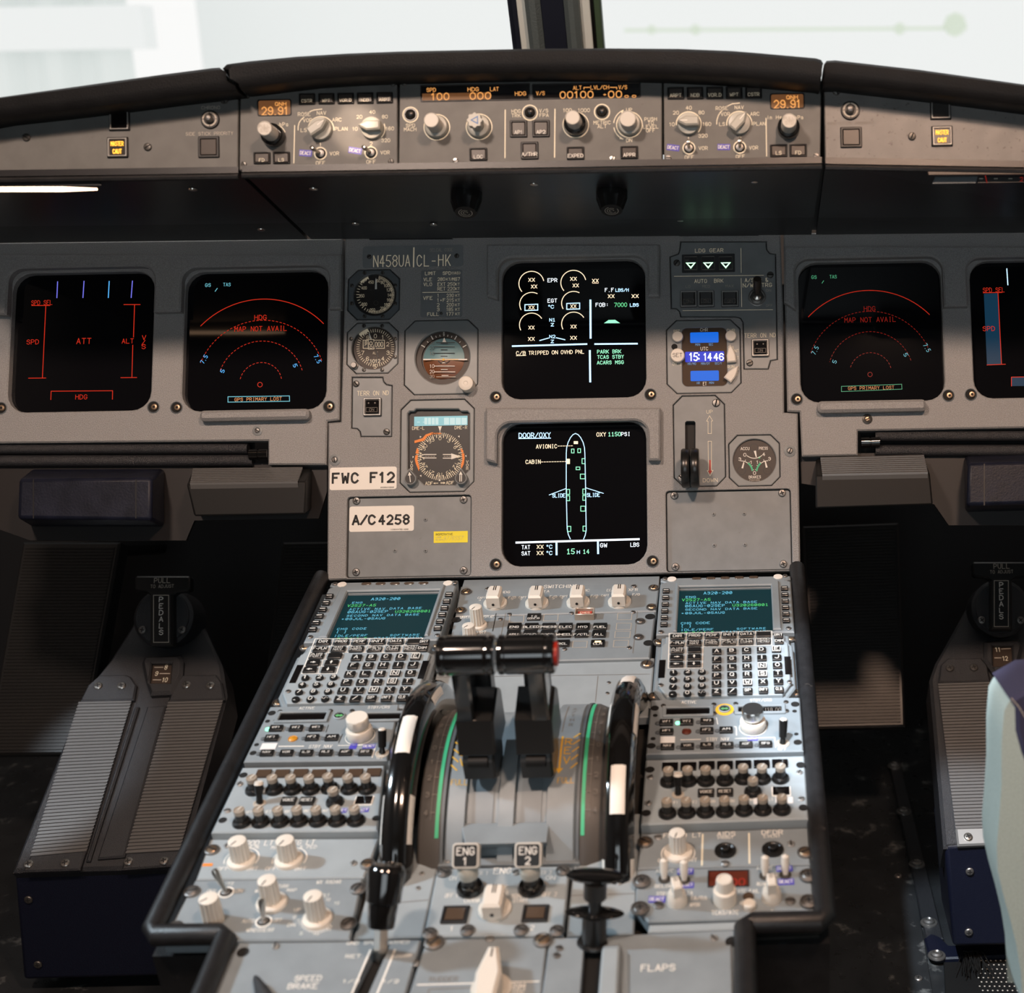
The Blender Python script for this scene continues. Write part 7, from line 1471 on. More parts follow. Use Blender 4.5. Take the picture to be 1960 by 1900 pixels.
def scale(t):
    for s_ in (-1, 1):
        for k in range(9):
            y = 0.045-0.0155*k; t.line_m([(s_*0.0625, y), (s_*0.066, y)], 0.0008, 'ink_dim')
            t.text_m('43210123455'[k], s_*0.0700, y, 0.0042, None, 'ink_dim', 0.13)
        t.line_m(seg((s_*0.0655, 0.05), (s_*0.0655, -0.085), 20), 0.0005, 'ink_dim')
TQ.part('scale_marks', arc_ink(scale, 0, RB+0.0004), 'ink_dim')
def ath(t):
    for i, ch in enumerate('A/THR'): t.text_m(ch, 0.0435, 0.045-i*0.0085, 0.0045, None, 'ink_dim', 0.14)
    t.line_m(seg((0.037, 0.055), (0.037, 0.0)), 0.0007, 'ink_dim')
TQ.part('gate_marks', arc_ink(ath, 0, RB+0.0003), 'ink_dim')
hexa(TQ, 'end_stop', [(882, 1577), (1052, 1573), (1047, 1612), (890, 1616)], 0.022, [(885, 1572), (1050, 1568), (1047, 1625), (888, 1628)], 0.0, 'ped_grey', 0.001)
b = MB(); b.plate([(-0.056-TQ.u0, -0.428-TQ.v0), (0.056-TQ.u0, -0.428-TQ.v0), (0.058-TQ.u0, -0.450-TQ.v0), (-0.058-TQ.u0, -0.450-TQ.v0)], (), -0.01, 0.001, 0.0006); TQ.part('base_plate', b, 'ped_dark')
for x, y in ((866, 1609), (1073, 1605)): screw(TQ, x, y, 0.0044, m='dull_metal', h=0.010)
for x, y in ((857, 1648), (968, 1643), (1078, 1640)): screw(TQ, x, y, 0.0026, 'cross', 'alu', h=0.001)
# thrust levers
def thrust(label, u0, side, red):
    T = Thing('thrust_lever', label, 'lever', P, 980, 1500, 0, 'thrust levers'); T.u0, T.v0 = u0, -0.392; T.o.matrix_world = P.mat(P.w(u0, -0.392, 0.060))
    def L(v, h): return (v+0.392, h-0.04)
    def prof(name, pts, x0, x1, m, bev=0.0018):
        b = MB(); b.X = Matrix(((0, 0, 1, 0), (1, 0, 0, 0), (0, 1, 0, 0), (0, 0, 0, 1))); b.plate([L(*p) for p in pts], (), x0, x1, bev); o = T.part(name, b, m); fix_normals(o.data); return o
    prof('lever_foot', [(-0.366, 0.028), (-0.362, 0.060), (-0.398, 0.064), (-0.408, 0.052), (-0.406, 0.034), (-0.395, 0.026)], -0.0130, 0.0130, 'semi_black')
    prof('lever_block', [(-0.352, 0.050), (-0.356, 0.090), (-0.370, 0.101), (-0.402, 0.090), (-0.408, 0.060), (-0.395, 0.050)], -0.0152, 0.0152, 'semi_black')
    o = T.part('pivot_roller', MB().tube([(-0.008, 0, 0), (0.008, 0, 0)], 0.0052, 14), 'rubber', (0, *L(-0.4065, 0.052)))
    x = side*-0.0065
    prof('lever_neck', [(-0.376, 0.085), (-0.386, 0.150), (-0.404, 0.152), (-0.404, 0.132), (-0.402, 0.088)], x-0.0068, x+0.0068, 'gloss_black', 0.002)
    prof('reverse_latch', [(-0.352, 0.085), (-0.350, 0.120), (-0.357, 0.128), (-0.366, 0.126), (-0.370, 0.095)], -0.010, 0.010, 'semi_black', 0.0015)
    g = 0.0160; b = MB(); b.X = Matrix.Translation((0, *L(-0.398, 0.1515))) @ Matrix.Rotation(PI/2, 4, 'Y')
    b.lathe([(g*0.90, -0.0225), (g*0.99, -0.0215), (g, -0.019), (g*0.96, -0.0182), (g*0.955, -0.0165), (g, -0.0155), (g, 0.0145), (g*0.955, 0.0155), (g*0.96, 0.0172), (g, 0.018), (g*0.99, 0.0212), (g*0.90, 0.0225)], 44)
    T.part('grip', b, 'gloss_black')
    if red:
        b = MB(); b.X = Matrix.Translation((0, *L(-0.398, 0.1515))) @ Matrix.Rotation(PI/2, 4, 'Y'); b.lathe([(g*0.62, 0.0223), (g*0.60, 0.0245), (g*0.5, 0.0250), (0, 0.0250)], 28); T.part('disconnect_button', b, 'red_cap')
thrust('left black thrust lever with cylindrical grip', -0.0240, 1, False)
thrust('right black thrust lever with red button on its grip end', 0.0235, -1, True)
# trim wheels
def trimwheel(label, u0, offs):
    T = Thing('trim_wheel', label, 'wheel', P, 980, 1500, 0, 'pitch trim wheels'); T.u0, T.v0 = u0, -0.34; T.o.matrix_world = P.mat(P.w(u0, -0.34, -0.075)); R = 0.150
    X = Matrix.Rotation(PI/2, 4, 'Y'); hw = 0.0128
    prof = [(R-0.030, -0.004), (R-0.027, -hw*0.75), (R-0.020, -hw), (R-0.010, -hw), (R-0.003, -hw*0.70), (R, -hw*0.25), (R, hw*0.25), (R-0.003, hw*0.70), (R-0.010, hw), (R-0.020, hw), (R-0.027, hw*0.75), (R-0.030, 0.004)]
    b = MB(); b.X = X; b.lathe(prof, 96); b.f = b.f[:-2]; b.m = b.m[:-2]; T.part('rim', b, 'gloss_black')
    b = MB(); b.X = X; b.lathe([(0.02, -0.006), (R-0.025, -0.004), (R-0.025, 0.004), (0.02, 0.006)], 64); T.part('web', b, 'semi_black')
    def patch(deg, prof, half):
        b = MB(); n = 10; prof = [(r+0.0004, w) for r, w in prof]
        vs = [(w, r*math.cos(math.radians(deg-half+2*half*i/n)), r*math.sin(math.radians(deg-half+2*half*i/n))) for i in range(n+1) for r, w in prof]; k = len(prof)
        b.add(vs, [(i*k+j, i*k+j+1, (i+1)*k+j+1, (i+1)*k+j) for i in range(n) for j in range(k-1)]); o = T.part('index_mark', b, 'sticker_white'); fix_normals(o.data)
    for d in range(0, 360, 60):
        patch(offs+d, [(R-0.0016, -hw*0.48), (R, -hw*0.25), (R, hw*0.25), (R-0.0016, hw*0.48)], 8.0)
        for s_ in (-1, 1): patch(offs+30+d, [(R-0.012, s_*(hw+0.0004)), (R-0.008, s_*hw*0.94), (R-0.005, s_*hw*0.82)], 8.0)
trimwheel('left glossy black trim wheel with white index marks', -0.0915, 100)
trimwheel('right glossy black trim wheel with white index marks', 0.0900, 122)
# ---- engine panel and covers
for label, poly in (('narrow pale cover plate left of the engine switches, beside the speed brake lever', [(748, 1560), (838, 1560), (836, 1662), (808, 1792), (676, 1796)]), ('narrow pale cover plate right of the engine switches, under the flap lever', [(1112, 1560), (1226, 1556), (1213, 1786), (1084, 1790), (1098, 1655)])):
    T = ppanel('cover_plate', label, 'cover plate', (0, 0, 1), poly, 'ped_light', h=-0.003, th=0.006)
    L_ = label.startswith('narrow pale cover plate left'); 
    for x, y in (((808, 1672), (800, 1700)) if L_ else ((1185, 1690), (1180, 1640))): screw(T, x, y, 0.0022, 'cross', 'alu')
    T.line([(712, 1732), (820, 1722)] if L_ else [(1092, 1714), (1214, 1710)], 1.2, 'ink_dim'); T.flush('seam_lines')
EN = ppanel('engine_panel', 'engine start panel with square ENG 1 and ENG 2 switch caps and white mode knob', 'control panel', ZZ, [(598, 345), (1452, 325), (1412, 772), (512, 780)], 'ped_light', h=0.001)
for t, x, y, h, w_ in (('ENG', 1020, 360, 36, 110), ('MASTER 1', 850, 376, 24, 150), ('MASTER 2', 1270, 372, 24, 130), ('ON', 1330, 405, 26, 58), ('ON', 700, 408, 26, 44), ('OFF 1', 690, 520, 26, 80), ('OFF 2', 1325, 512, 26, 90), ('CRANK', 826, 552, 26, 104), ('MODE', 1005, 470, 26, 96), ('NORM', 1010, 505, 24, 84), ('IGN', 1110, 522, 24, 60), ('START', 1135, 552, 24, 92), ('1', 692, 735, 30, 18), ('2', 1212, 728, 30, 22)): EN.text(t, x, y, h, w_, 'ink_white', 0.15)
for t, x, y in (('1', 812, 478), ('2', 1210, 474)):
    c = EN.loc(x, y); b = MB(); b.lathe([(0.0112, 0), (0.0112, 0.002), (0.0100, 0.0045), (0.0075, 0.005), (0.0068, 0.004)], 30); o = EN.part('master_switch', b, 'gloss_black', c)
    EN.arc(x, y, 98, 20, 160, 5, 'ink_grey')
    b = MB(); b.lathe([(0.0062, 0.002), (0.0062, 0.013), (0.0078, 0.014), (0.0084, 0.019), (0.0080, 0.023), (0.0060, 0.026), (0.0060, 0.029)], 30); b.mi = 1; b.lathe([(0.0062, 0.002), (0.0063, 0.013)], 24); link('stem', b.mesh('stem', ['knob_grey', 'semi_black']), o)
    X = Matrix.Translation((0, 0.001, 0.034)) @ Matrix.Rotation(math.radians(48), 4, 'X'); b = MB(); b.X = X; b.plate(rr(0.0212, 0.0198, 0.003, 4), (), -0.006, 0.002, 0.0006); k = link('switch_cap', b.mesh('switch_cap', 'knob_light'), o)
    b = MB(); b.X = X; b.plate(rr(0.0182, 0.0168, 0.0018, 3), (), 0.0019, 0.0022); link('cap_face', b.mesh('cap_face', 'key_black'), k)
    q = Thing.__new__(Thing); q.ink = {}; q.face = 0.0023; q.text_m('ENG', 0, 0.0035, 0.0056, 0.0136, 'ink_white', 0.17); q.text_m(t, 0, -0.0042, 0.0056, None, 'ink_white', 0.18); B = MB(); B.X = X; [B.add(z_.v, z_.f) for z_ in q.ink.values()]; link('legend', B.mesh('legend', 'ink_white'), k)
block_knob(EN, 972, 612, 108, 0.017)
for x0, y0, x1, y1 in ((628, 592, 800, 703), (1150, 585, 1318, 694)):
    push_button(EN, x0, y0, x1, y1, cap='window_brown', frame='black', fr=0.12, name='fire_light', hh=0.003)
for x, y in ((548, 766), (795, 748), (1140, 745), (1372, 750), (640, 372), (1410, 362)): dz(EN, x, y, 0.0040, 'dull_metal')
screw(EN, 1105, 372, 0.0034, m='alu'); EN.flush()
# ---- speed brake, trim and flap panels at the rear
def slotted(name, label, poly, slot, m='ped_grey', h=-0.001):
    T = Thing(name, label, 'control panel', P, sum(p[0] for p in poly)/4, sum(p[1] for p in poly)/4, h); out = T.poly(poly, 0); s = T.poly(slot, 0); b = MB(); b.plate(out, [s], -0.010, 0, 0.0012, 0.0006); T.part('face_plate', b, m)
    b = MB(); b.plate(inset(ccw(s), -0.002), (), -0.0095, -0.009); T.part('slot_brush', b, 'void'); return T
SB = slotted('speed_brake_console', 'speed brake panel at the rear left, its dark slot holding a metal lever shaft', [(458, 1803), (806, 1797), (752, 1985), (330, 1985)], [(719, 1808), (746, 1808), (672, 1975), (632, 1975)])
for t, x, y, h, w_ in (('SPEED', 590, 1872, 10, 50), ('BRAKE', 580, 1887, 10, 56), ('GND SPLRS ARMED', 724, 1804, 6, 118), ('RET', 676, 1830, 6, 28), ('DISARM', 772, 1829, 6, 30), ('1/2', 672, 1878, 6, 30), ('1/2', 748, 1878, 6, 30)): SB.text(t, x, y, h, w_, 'ink_white', 0.16)
SB.line([(709, 1818), (640, 1980)], 3, 'ink_white'); SB.line([(756, 1818), (690, 1980)], 3, 'ink_white')
screw(SB, 527, 1811, 0.0032, m='alu'); screw(SB, 795, 1844, 0.0032, m='alu'); hole(SB, 465, 1822, 12); dz(SB, 828, 1806, 0.0046, 'brass'); SB.flush()
def lever_root(name, label, cat, x, y, h=0.0):
    return Thing(name, label, cat, P, x, y, h)
SL = lever_root('speed_brake_lever', 'black tapered speed brake knob on a flat metal shaft', 'lever', 727, 1832, -0.006)
a_ = Vector((*SL.at(729, 1775, 0.034), 0.034)); top = Vector((*SL.at(742, 1650, 0.074), 0.074)); d_ = (top-a_).normalized()
b = MB(); b.tube([Vector((0, 0, -0.003)), a_+d_*0.004], 0.0050, 4); SL.part('shaft', b, 'metal')
ax = d_.to_track_quat('Z', 'Y').to_matrix().to_4x4(); L_ = (top-a_).length
b = MB(); b.X = Matrix.Translation(a_) @ ax; b.lathe([(0.0096, 0), (0.0100, 0.001), (0.0112, L_*0.38), (0.0128, L_*0.40), (0.0142, L_*0.86), (0.0138, L_*0.90), (0.0112, L_*0.97), (0.006, L_), (0, L_)], 32); SL.part('knob', b, 'gloss_black')
TR = ppanel('rudder_trim_console', 'rudder trim panel at the rear centre with white pointed knob', 'control panel', ZZ, [(528, 800), (1312, 785), (1240, 1420), (330, 1420)], 'ped_grey', h=-0.001)
TR.line([(470, 1098), (1255, 1075)], 8, 'ink_white'); TR.text('RUDDER', 640, 1060, 30, 180, 'ink_dim'); TR.text('TRIM', 1098, 1110, 36, 130, 'ink_white', 0.18); TR.text('NOSE', 1098, 1145, 22, 130, 'ink_white', 0.15)
TR.line([(545, 1125), (835, 1115), (830, 1300), (500, 1310)], 6, 'ink_dim', closed=True)
c = TR.loc(948, 1130); b = MB(); r = 0.0128; b.plate([(-r*0.62, -r*2.4), (r*0.62, -r*2.4), (r*0.74, -r*0.1), (r*0.30, r*1.9), (-r*0.30, r*1.9), (-r*0.74, -r*0.1)], (), 0.002, 0.021, 0.0025); b.lathe([(0.015, 0), (0.015, 0.0025), (0.01, 0.003)], 28); b.mi = 1; b.strip([(0, r*1.0), (0, r*1.6)], 0.0012, 0.0212); TR.part('trim_knob', b, ['knob_white', 'ink_black'], c)
screw(TR, 938, 803, 0.0036, m='alu'); 
for x, y in ((580, 828), (1282, 812)): dz(TR, x, y, 0.0052, 'brass')
TR.flush()
FP = slotted('flap_console', 'flap lever panel at the rear right with FLAPS lettering and a raised gate', [(1052, 1794), (1412, 1778), (1420, 1985), (1026, 1985)], [(1118, 1806), (1160, 1804), (1150, 1975), (1104, 1975)], 'ped_grey')
FP.text('FLAPS', 1260, 1858, 12, 64, 'ink_white', 0.17)
hexa(FP, 'gate', [(1152, 1815), (1186, 1812), (1178, 1985), (1138, 1985)], 0.010, [(1154, 1808), (1190, 1806), (1184, 1985), (1142, 1985)], 0.0, 'ped_light', 0.002)
b = MB(); b.plate(FP.poly([(1202, 1815), (1400, 1806), (1405, 1985), (1206, 1985)], 0.003), (), 0.0, 0.003, 0.0012); FP.part('flap_cover', b, 'ped_grey'); 
for (m_, h_), q in list(FP.ink.items()): FP.ink[(m_, h_)].v = [(x, y, z+0.0032) for x, y, z in q.v]
screw(FP, 1366, 1796, 0.0034, m='alu'); hole(FP, 1402, 1802, 14); screw(FP, 1070, 1815, 0.003, m='dull_metal'); screw(FP, 1065, 1829, 0.003, 'cross', m='dull_metal'); FP.flush()
T = ppanel('trim_strip', 'pale metal strip behind the transponder panel', 'trim', (0, 0, 1), [(1243, 1769), (1424, 1762), (1424, 1776), (1240, 1783)], 'ped_light', h=0.0, th=0.008)
FLv = lever_root('flap_lever', 'black flap lever with wide oval top plate and a second disc below', 'lever', 1137, 1806, -0.004)
def axis(x, y, h): return Vector((*FLv.at(x, y, h), h))
p0_, p1_ = axis(1137, 1806, 0.0), axis(1140, 1676, 0.062); d_ = (p1_-p0_).normalized(); y_ = d_.cross(Vector((1, 0, 0))).normalized(); ax = Matrix((y_.cross(d_), y_, d_)).transposed().to_4x4(); L_ = (p1_-p0_).length
b = MB(); b.tube([p0_, p0_+d_*L_*0.45], 0.0095, 20); b.tube([p0_+d_*L_*0.4, p0_+d_*L_*0.98], 0.0052, 16); b.tube([p0_+d_*L_*0.70, p0_+d_*L_*0.93], 0.0088, 18); FLv.part('shaft', b, 'semi_black')
def oval(z0, z1, rx, ry, name, m):
    b = MB(); b.X = Matrix.Translation(p0_) @ ax @ Matrix.Diagonal((1, ry/rx, 1, 1)); zc = (z0+z1)/2
    b.lathe([(rx*0.5, z0), (rx*0.9, z0+(z1-z0)*0.2), (rx, zc), (rx*0.9, z1-(z1-z0)*0.2), (rx*0.5, z1), (0, z1)], 40); FLv.part(name, b, m)
oval(L_*0.94, L_*1.06, 0.0225, 0.0080, 'handle_plate', 'gloss_black'); oval(L_*0.44, L_*0.49, 0.0225, 0.0085, 'guard_plate', 'gloss_black'); oval(-0.001, L_*0.07, 0.0135, 0.012, 'collar', 'semi_black')
TP = lever_root('pointed_tip', 'dark pointed tip poking up at the bottom edge of the frame', 'lever', 505, 1905, 0.0)
b = MB(); q0, q1 = Vector((*TP.at(515, 1925, 0.002), 0.002)), Vector((*TP.at(488, 1868, 0.006), 0.006)); b.tube([q0+Vector((0.012, -0.02, 0)), q0, q0.lerp(q1, 0.5), q0.lerp(q1, 0.9), q1], [0.0075, 0.0070, 0.0052, 0.0026, 0.0012], 16); TP.part('grip', b, 'casting')  # dark tapered tip, not tied to a particular control

# ------------------------------------------------------------------ footwells
def hit_y(x, y, Y): d = ray(x, y); return CAM + d*((Y-CAM.y)/d.y)
FR = slope_frame(hit_y(200, 1640, 1.50), math.radians(33))
def ribbed_pad(T, name, quad, h, n, m, hh=0.0016, duty=0.62):
    A = [Vector((*T.at(*p, h), h)) for p in quad]   # tl, tr, br, bl
    L = [A[3]-Vector((0, 0, 0.004))]; R_ = [A[2]-Vector((0, 0, 0.004))]
    for i in range(n):
        for t_, k_ in ((0.02, 0), (0.10, 1), (duty, 1), (duty+0.10, 0)):
            t2 = (i+t_)/n; L.append(A[3].lerp(A[0], t2)+Vector((0, 0, hh*k_))); R_.append(A[2].lerp(A[1], t2)+Vector((0, 0, hh*k_)))
    L.append(A[0]-Vector((0, 0, 0.004))); R_.append(A[1]-Vector((0, 0, 0.004)))
    k = len(L); b = MB(); b.add(L+R_, [(i, k+i, k+i+1, i+1) for i in range(k-1)]); o = T.part(name, b, m); fix_normals(o.data)
    for p in o.data.polygons: p.use_smooth = False
    return o
def foot_unit(label, body, pads, tops, bots, s_top, s_bot, win, winf, trough, front, fscrews, handle, nums, lit):
    T = Thing('heel_rest', label, 'foot rest', FR, *body[0], 0.0)
    b = MB(); b.plate(T.poly(body, 0), (), -0.05, 0, 0.004); T.part('casting', b, 'casting')
    for q in trough: b = MB(); b.plate(T.poly(q, 0.004), (), 0, 0.005, 0.002); T.part('centre_rib', b, 'casting')
    for q in pads: ribbed_pad(T, 'ribbed_pad', q, 0.004, 46, 'ribbed')
    for q in tops: b = MB(); b.plate(T.poly(q, 0.006), (), 0, 0.006, 0.002); T.part('clamp_plate', b, 'casting')
    for q in bots: b = MB(); b.plate(T.poly(q, 0.006), (), 0, 0.006, 0.002); T.part('clamp_plate', b, 'alu' if lit else 'casting')  # lit unit gets brighter plates, the light on them put into the material
    for x, y in s_top+s_bot: screw(T, x, y, 0.0052, 'cross', 'metal' if (x < 1000 or y > 1500) else 'screw_dark', h=0.006, ang=0.3)
    b = MB(); b.plate(T.poly(winf, 0.010), [T.poly(win, 0.010)], 0, 0.010, 0.004, 0.002); T.part('counter_frame', b, 'casting')
    b = MB(); b.plate(inset(ccw(T.poly(win, 0.010)), -0.001), (), 0.003, 0.004); o = T.part('counter_drum', b, 'dial_brown'); T.face = 0.004
    for t, x, y, l in nums:
        T.text(t, x, y, 8, 4.5*len(t), 'ink_cream', 0.14); T.line(l, 1.6, 'ink_grey')
    T.flush('counter_digits')
    # vertical front box below the pads
    Fm = Frame(hit_y(*front[0], 1.495), (1, 0, 0), (0, 0, 1)); inv = T.o.matrix_world.inverted()
    pts = [Fm.hit(x, y) for x, y in front]; pts = [Vector((p.x, p.y, max(p.z, 0.002))) for p in pts]; bk = [p+Vector((0, 0.10, 0)) for p in pts]; n = len(pts)
    b = MB(); b.add([inv @ p for p in pts+bk], [tuple(range(n)), tuple(reversed(range(n, 2*n)))]+[(i, n+i, n+(i+1) % n, (i+1) % n) for i in range(n)]); o = T.part('front_box', b, 'navy'); fix_normals(o.data); md = o.modifiers.new('edge', 'BEVEL'); md.width = 0.005; md.segments = 3
    for x, y in fscrews:
        s_ = screw(T, r=0.0048, kind='cross', m='screw_dark' if x < 1000 else 'dull_metal', loc=(0, 0, 0)); s_.matrix_local = inv @ Fm.mat(Fm.hit(x, y, 0.0005))
    # adjusting handle
    hx, hy, hr = handle[:3]; dep = (FR.hit(hx, hy+40)-CAM).dot(-(RCAM @ Vector((0, 0, 1)))); Hf = slope_frame(at(hx, hy, dep-0.03), math.radians(62))
    Hd = Thing('pedal_handle', handle[3], 'handle', Hf, hx, hy, 0.0, 'pedal adjusting handles')
    r = Hd.size(hx, hy, 2*hr, 1)[0]/2; b = MB(); b.lathe([(r*1.12, -0.05), (r*1.12, -0.004), (r*1.06, -0.002), (r, -0.001), (r, 0.001), (r*0.97, 0.002), (0, 0.003)], 48); Hd.part('mounting_disc', b, 'casting')
    tb, st = handle[4], handle[5]
    def slab(pts, h0, h1, bev): q = MB(); q.plate(Hd.poly(pts, h1), (), h0, h1, bev); return q
    x0, y0, x1, y1 = tb; sx0, sy0, sx1, sy1 = st
    Hd.part('pull_handle', slab([(x0, y0+3), (x0+3, y0), (x1-3, y0), (x1, y0+3), (x1, y1-4), (x1-4, y1), (sx1+8, y1+2), (sx1, y1+8), (sx1, sy1), (sx0, sy1), (sx0, y1+8), (sx0-8, y1+2), (x0+4, y1), (x0, y1-4)], 0.002, 0.016, 0.002), 'semi_black')
    Hd.face = 0.016; mx = (x0+x1)/2
    Hd.text('PULL', mx, y0+(y1-y0)*0.30, 9, 30, 'ink_grey', 0.13); Hd.text('TO ADJUST', mx, y0+(y1-y0)*0.68, 6, 44, 'ink_grey', 0.13)
    sm = (sx0+sx1)/2
    for i, ch in enumerate('PEDALS'): Hd.text(ch, sm, y1+16+i*(sy1-y1-42)/5, 9, 7, 'ink_white', 0.16)
    Hd.line([(sx0+7, y1+8), (sx0+7, sy1-7), (sx1-7, sy1-7), (sx1-7, y1+8)], 1.2, 'ink_grey', closed=True); Hd.flush()
    for s_ in (-1, 1): screw(Hd, hx+s_*hr*0.74, hy+hr*0.48, 0.0050, 'cross', 'dull_metal', h=0.002)
foot_unit('left heel rest casting with two grey ribbed pads and counter reading 9',
    [(22, 1668), (150, 1350), (175, 1305), (210, 1262), (262, 1180), (375, 1165), (425, 1272), (434, 1330), (346, 1660)],
    [[(152, 1342), (253, 1340), (166, 1630), (58, 1640)], [(323, 1342), (428, 1339), (344, 1628), (241, 1634)]],
    [[(153, 1341), (256, 1339), (261, 1310), (250, 1294), (240, 1290), (190, 1291), (168, 1310)], [(322, 1341), (430, 1338), (424, 1304), (414, 1290), (350, 1291), (332, 1308)]],
    [[(58, 1637), (164, 1627), (152, 1664), (42, 1668)], [(240, 1632), (346, 1626), (338, 1656), (232, 1664)]],
    [(188, 1313), (233, 1313), (357, 1311), (403, 1312)], [(55, 1654), (125, 1652), (246, 1649), (314, 1648)],
    [(290, 1268), (328, 1268), (325, 1306), (286, 1306)], [(276, 1254), (344, 1252), (350, 1262), (348, 1290), (328, 1326), (286, 1328), (276, 1296), (270, 1266)],
    [[(282, 1352), (318, 1350), (238, 1640), (186, 1644)], [(258, 1352), (266, 1352), (172, 1648), (164, 1648)]],
    [(26, 1664), (346, 1656), (346, 1868), (44, 1876)], [(55, 1721), (73, 1845)],
    (311, 1181, 51, 'black T-shaped PEDALS pull handle on the left heel rest', (258, 1102, 363, 1131), (287, 1131, 330, 1236)),
    [('8', 318, 1277, [(296, 1277), (312, 1277)]), ('9', 300, 1289, [(306, 1289), (325, 1289)]), ('10', 316, 1301, [(293, 1301), (308, 1301)])], False)
foot_unit('right heel rest with ribbed pad and navy front box, partly behind the seat cushion',
    [(1806, 1622), (1779, 1300), (1790, 1268), (1803, 1246), (1862, 1140), (1970, 1140), (2030, 1240), (2050, 1300), (2110, 1600)],
    [[(1795, 1307), (1894, 1304), (1925, 1584), (1829, 1587)], [(1965, 1303), (2065, 1300), (2098, 1578), (2002, 1581)]],
    [[(1796, 1305), (1896, 1303), (1890, 1272), (1878, 1258), (1814, 1259), (1800, 1272)], [(1963, 1302), (2062, 1300), (2052, 1270), (2040, 1256), (1982, 1257), (1966, 1270)]],
    [[(1829, 1584), (1927, 1581), (1929, 1614), (1833, 1618)], [(2002, 1579), (2100, 1576), (2102, 1606), (2004, 1611)]],
    [(1818, 1279), (1864, 1278), (1985, 1276), (2030, 1275)], [(1853, 1602), (1905, 1600)],
    [(1900, 1234), (1937, 1234), (1939, 1274), (1901, 1274)], [(1884, 1225), (1950, 1222), (1958, 1235), (1952, 1262), (1944, 1292), (1906, 1293), (1884, 1262)],
    [[(1908, 1312), (1945, 1310), (1985, 1590), (1944, 1594)]],
    [(1808, 1617), (2105, 1606), (2108, 1806), (1824, 1812)], [(1856, 1667), (1854, 1783)],
    (1916, 1163, 50, 'black T-shaped PEDALS pull handle near the right edge of the frame', (1862, 1075, 1972, 1103), (1896, 1103, 1937, 1206)),
    [('11', 1910, 1243, [(1917, 1242), (1934, 1241)]), ('12', 1924, 1260, [(1904, 1259), (1916, 1259)])], True)
# rudder pedals
RPf = slope_frame(at(130, 1240, 1.98), math.radians(58))
def pedal(label, q, x):
    T = Thing('rudder_pedal', label, 'pedal', RPf, *q[0], 0.0, 'rudder pedals'); b = MB(); b.plate(inset(ccw(T.poly(q, 0)), -0.006), (), -0.03, 0.0, 0.003); T.part('pedal_body', b, 'semi_black')
    ribbed_pad(T, 'ribbed_tread', q, 0.0005, 62, 'ribbed_dark', 0.0016)
    a = T.at(*q[0], 0); c = T.at(*q[1], 0); b = MB(); b.tube([((a[0]+c[0])/2, a[1], -0.03), ((a[0]+c[0])/2, a[1]+0.10, -0.40)], 0.012, 10); T.part('pedal_arm', b, 'semi_black')
pedal('dark ribbed rudder pedal at the far left edge', [(50, 1045), (220, 1045), (150, 1434), (-18, 1436)], 0)
pedal('dark ribbed rudder pedal mostly hidden by the left side of the pedestal', [(548, 1045), (712, 1043), (660, 1420), (500, 1424)], 0)
pedal('dark ribbed rudder pedal just right of the pedestal', [(1545, 1014), (1712, 1008), (1724, 1382), (1560, 1386)], 0)
# ------------------------------------------------------------------ floor details on the right
FLf = Frame((0, 1.5, 0.0), (1, 0, 0), (0, 1, 0))
SP = Thing('scuff_plate', 'scratched dark floor plate between the pedestal and the right heel rest', 'floor plate', FLf, 1680, 1800, 0.0)
b = MB(); b.plate(SP.poly([(1560, 1640), (1742, 1640), (1790, 1930), (1540, 1930)], 0), (), 0, 0.002, 0.0008); SP.part('plate', b, 'floor_dark')
for x, y in ((1719, 1677), (1758, 1873)): screw(SP, x, y, 0.005, 'cross', 'dull_metal', h=0.002)
FS = Thing('floor_strip', 'dark floor edge strip with round bolts beside the right heel rest', 'trim', FLf, 1760, 1650, 0.002)
b = MB(); b.plate(FS.poly([(1700, 1455), (1722, 1455), (1806, 1800), (1772, 1802)], 0), (), 0, 0.004, 0.0015); FS.part('strip', b, 'casting')
def bolt(b): b.lathe([(0.011, 0), (0.0105, 0.0015), (0.0075, 0.0018), (0.007, 0.004), (0.0045, 0.0055), (0.003, 0.004), (0, 0.004)], 24)
for x, y in ((1712, 1466), (1730, 1553), (1755, 1654), (1778, 1766)): FS.part('bolt', cached(('bolt',), 'dull_metal', bolt), None, FS.loc(x, y, 0.004))
BK = Thing('floor_bracket', 'navy corner bracket with one bolt at the foot of the right heel rest', 'bracket', FLf, 1810, 1830, 0.004)
b = MB(); b.plate(BK.poly([(1769, 1802), (1782, 1793), (1800, 1800), (1816, 1816), (2000, 1812), (2000, 1834), (1792, 1842), (1778, 1836)], 0), (), 0, 0.006, 0.002); BK.part('plate', b, 'navy'); BK.part('bolt', cached(('bolt',), 'dull_metal', bolt), None, BK.loc(1793, 1829, 0.006))
MT = Thing('floor_mat', 'perforated dark floor mat at the bottom right corner', 'mat', FLf, 1900, 1870, 0.0015)
q_ = MT.poly([(1806, 1846), (2050, 1836), (2060, 1960), (1812, 1960)], 0); b = MB(); b.plate(q_, (), 0, 0.004, 0.001); MT.part('mat_sheet', b, 'rubber')
b = MB()
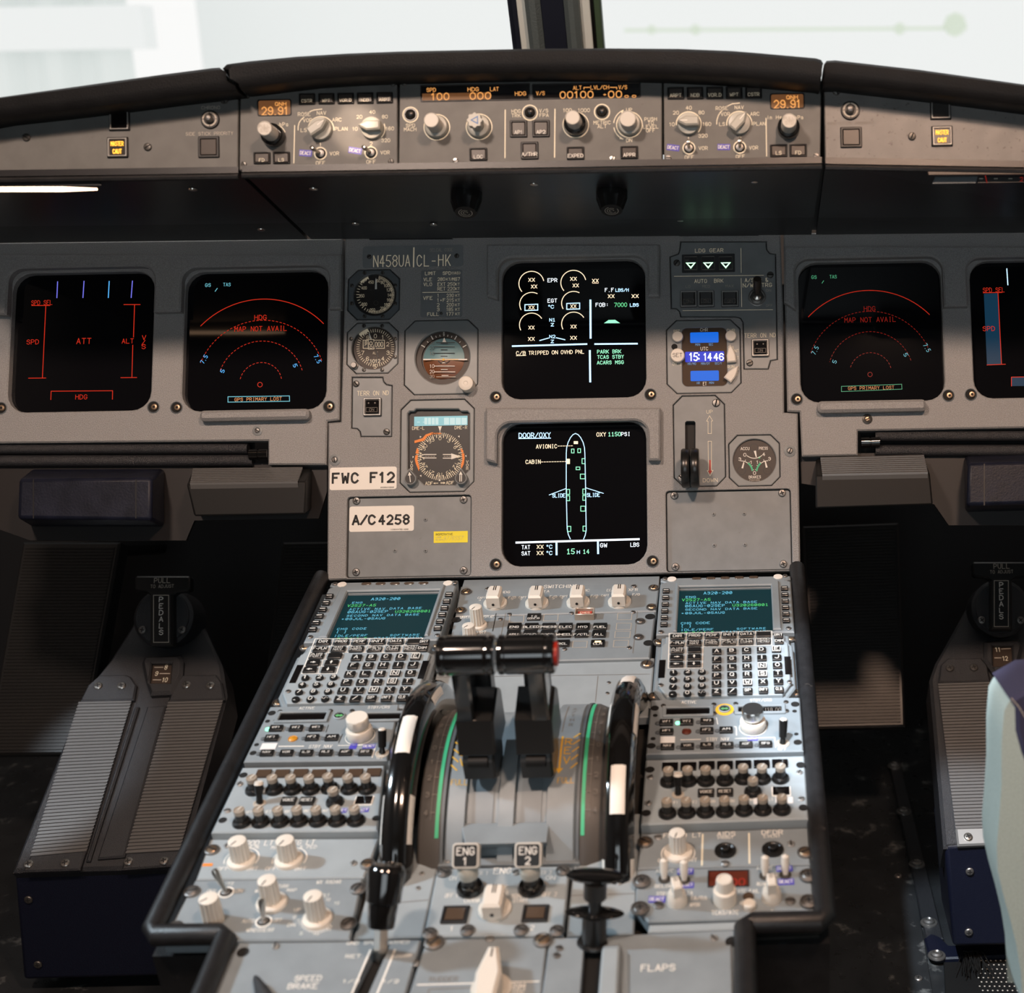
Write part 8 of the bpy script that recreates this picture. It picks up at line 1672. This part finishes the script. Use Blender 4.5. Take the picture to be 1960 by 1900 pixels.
for i in range(26):
    for j in range(12):
        x, y = MT.at(1868+i*9.5+(j % 2)*4.7+j*1.2, 1838+j*8.2, 0.004); b.plate(circ(0.0011, 6, x, y), (), 0.0040, 0.0043)
MT.part('perforation', b, 'ink_grey')
TF = Thing('frayed_tuft', 'frayed dark fabric tuft lying on the bracket by the right heel rest', 'fabric', FLf, 1862, 1838, 0.010); TF.o['kind'] = 'stuff'
b = MB()
for i in range(40):
    a = random.uniform(-0.5, 0.5); L = random.uniform(0.02, 0.045); x0 = random.uniform(-0.010, 0.010); b.tube([(x0, 0.014, 0.004), (x0+a*L*0.4, 0.0, random.uniform(0.004, 0.012)), (x0+a*L, -L*0.8, random.uniform(-0.002, 0.006))], 0.0005, 4)
TF.part('threads', b, 'ribbed_dark')
# seat cushion at the right edge
CU = slope_frame(at(1960, 1600, 1.12), math.radians(82))
SC = Thing('pilot_seat', 'pale teal and navy seat cushion at the right edge of the frame', 'seat', CU, 2000, 1620)
out = [(x+(14 if x < 1960 else 0), y) for x, y in [(1918, 1342), (1908, 1360), (1903, 1420), (1903, 1500), (1899, 1560), (1894, 1620), (1896, 1665), (1906, 1710), (1920, 1760), (1932, 1810), (1940, 1860), (1946, 1960), (2400, 1960), (2400, 1300), (1980, 1318)]]
b = MB(); b.plate(SC.poly(out, 0), (), -0.07, 0, 0.0); o_ = SC.part('side_cover', b, 'fabric_teal'); md = o_.modifiers.new('edge', 'BEVEL'); md.width = 0.020; md.segments = 6; md.limit_method = 'ANGLE'; md.angle_limit = 1.0
b = MB(); b.plate(SC.poly([(1933, 1339), (1944, 1356), (1945, 1400), (1956, 1440), (1972, 1480), (2400, 1560), (2400, 1296), (1980, 1312)], 0.003), (), -0.075, 0.003, 0.003); o_ = SC.part('top_cover', b, 'fabric_navy')
SC.face = 0.003; SC.line([(1936, 1336), (1950, 1352), (1962, 1372), (1985, 1410)], 2.0, 'ink_grey', dash=(0.0022, 0.001)); SC.flush('stitching')
b = MB(); b.plate(SC.poly([(1955, 1735), (1955, 1830), (2010, 1850), (2300, 1850), (2300, 1700)], -0.08), (), -0.11, -0.08, 0.004); SC.part('seat_frame', b, 'black')
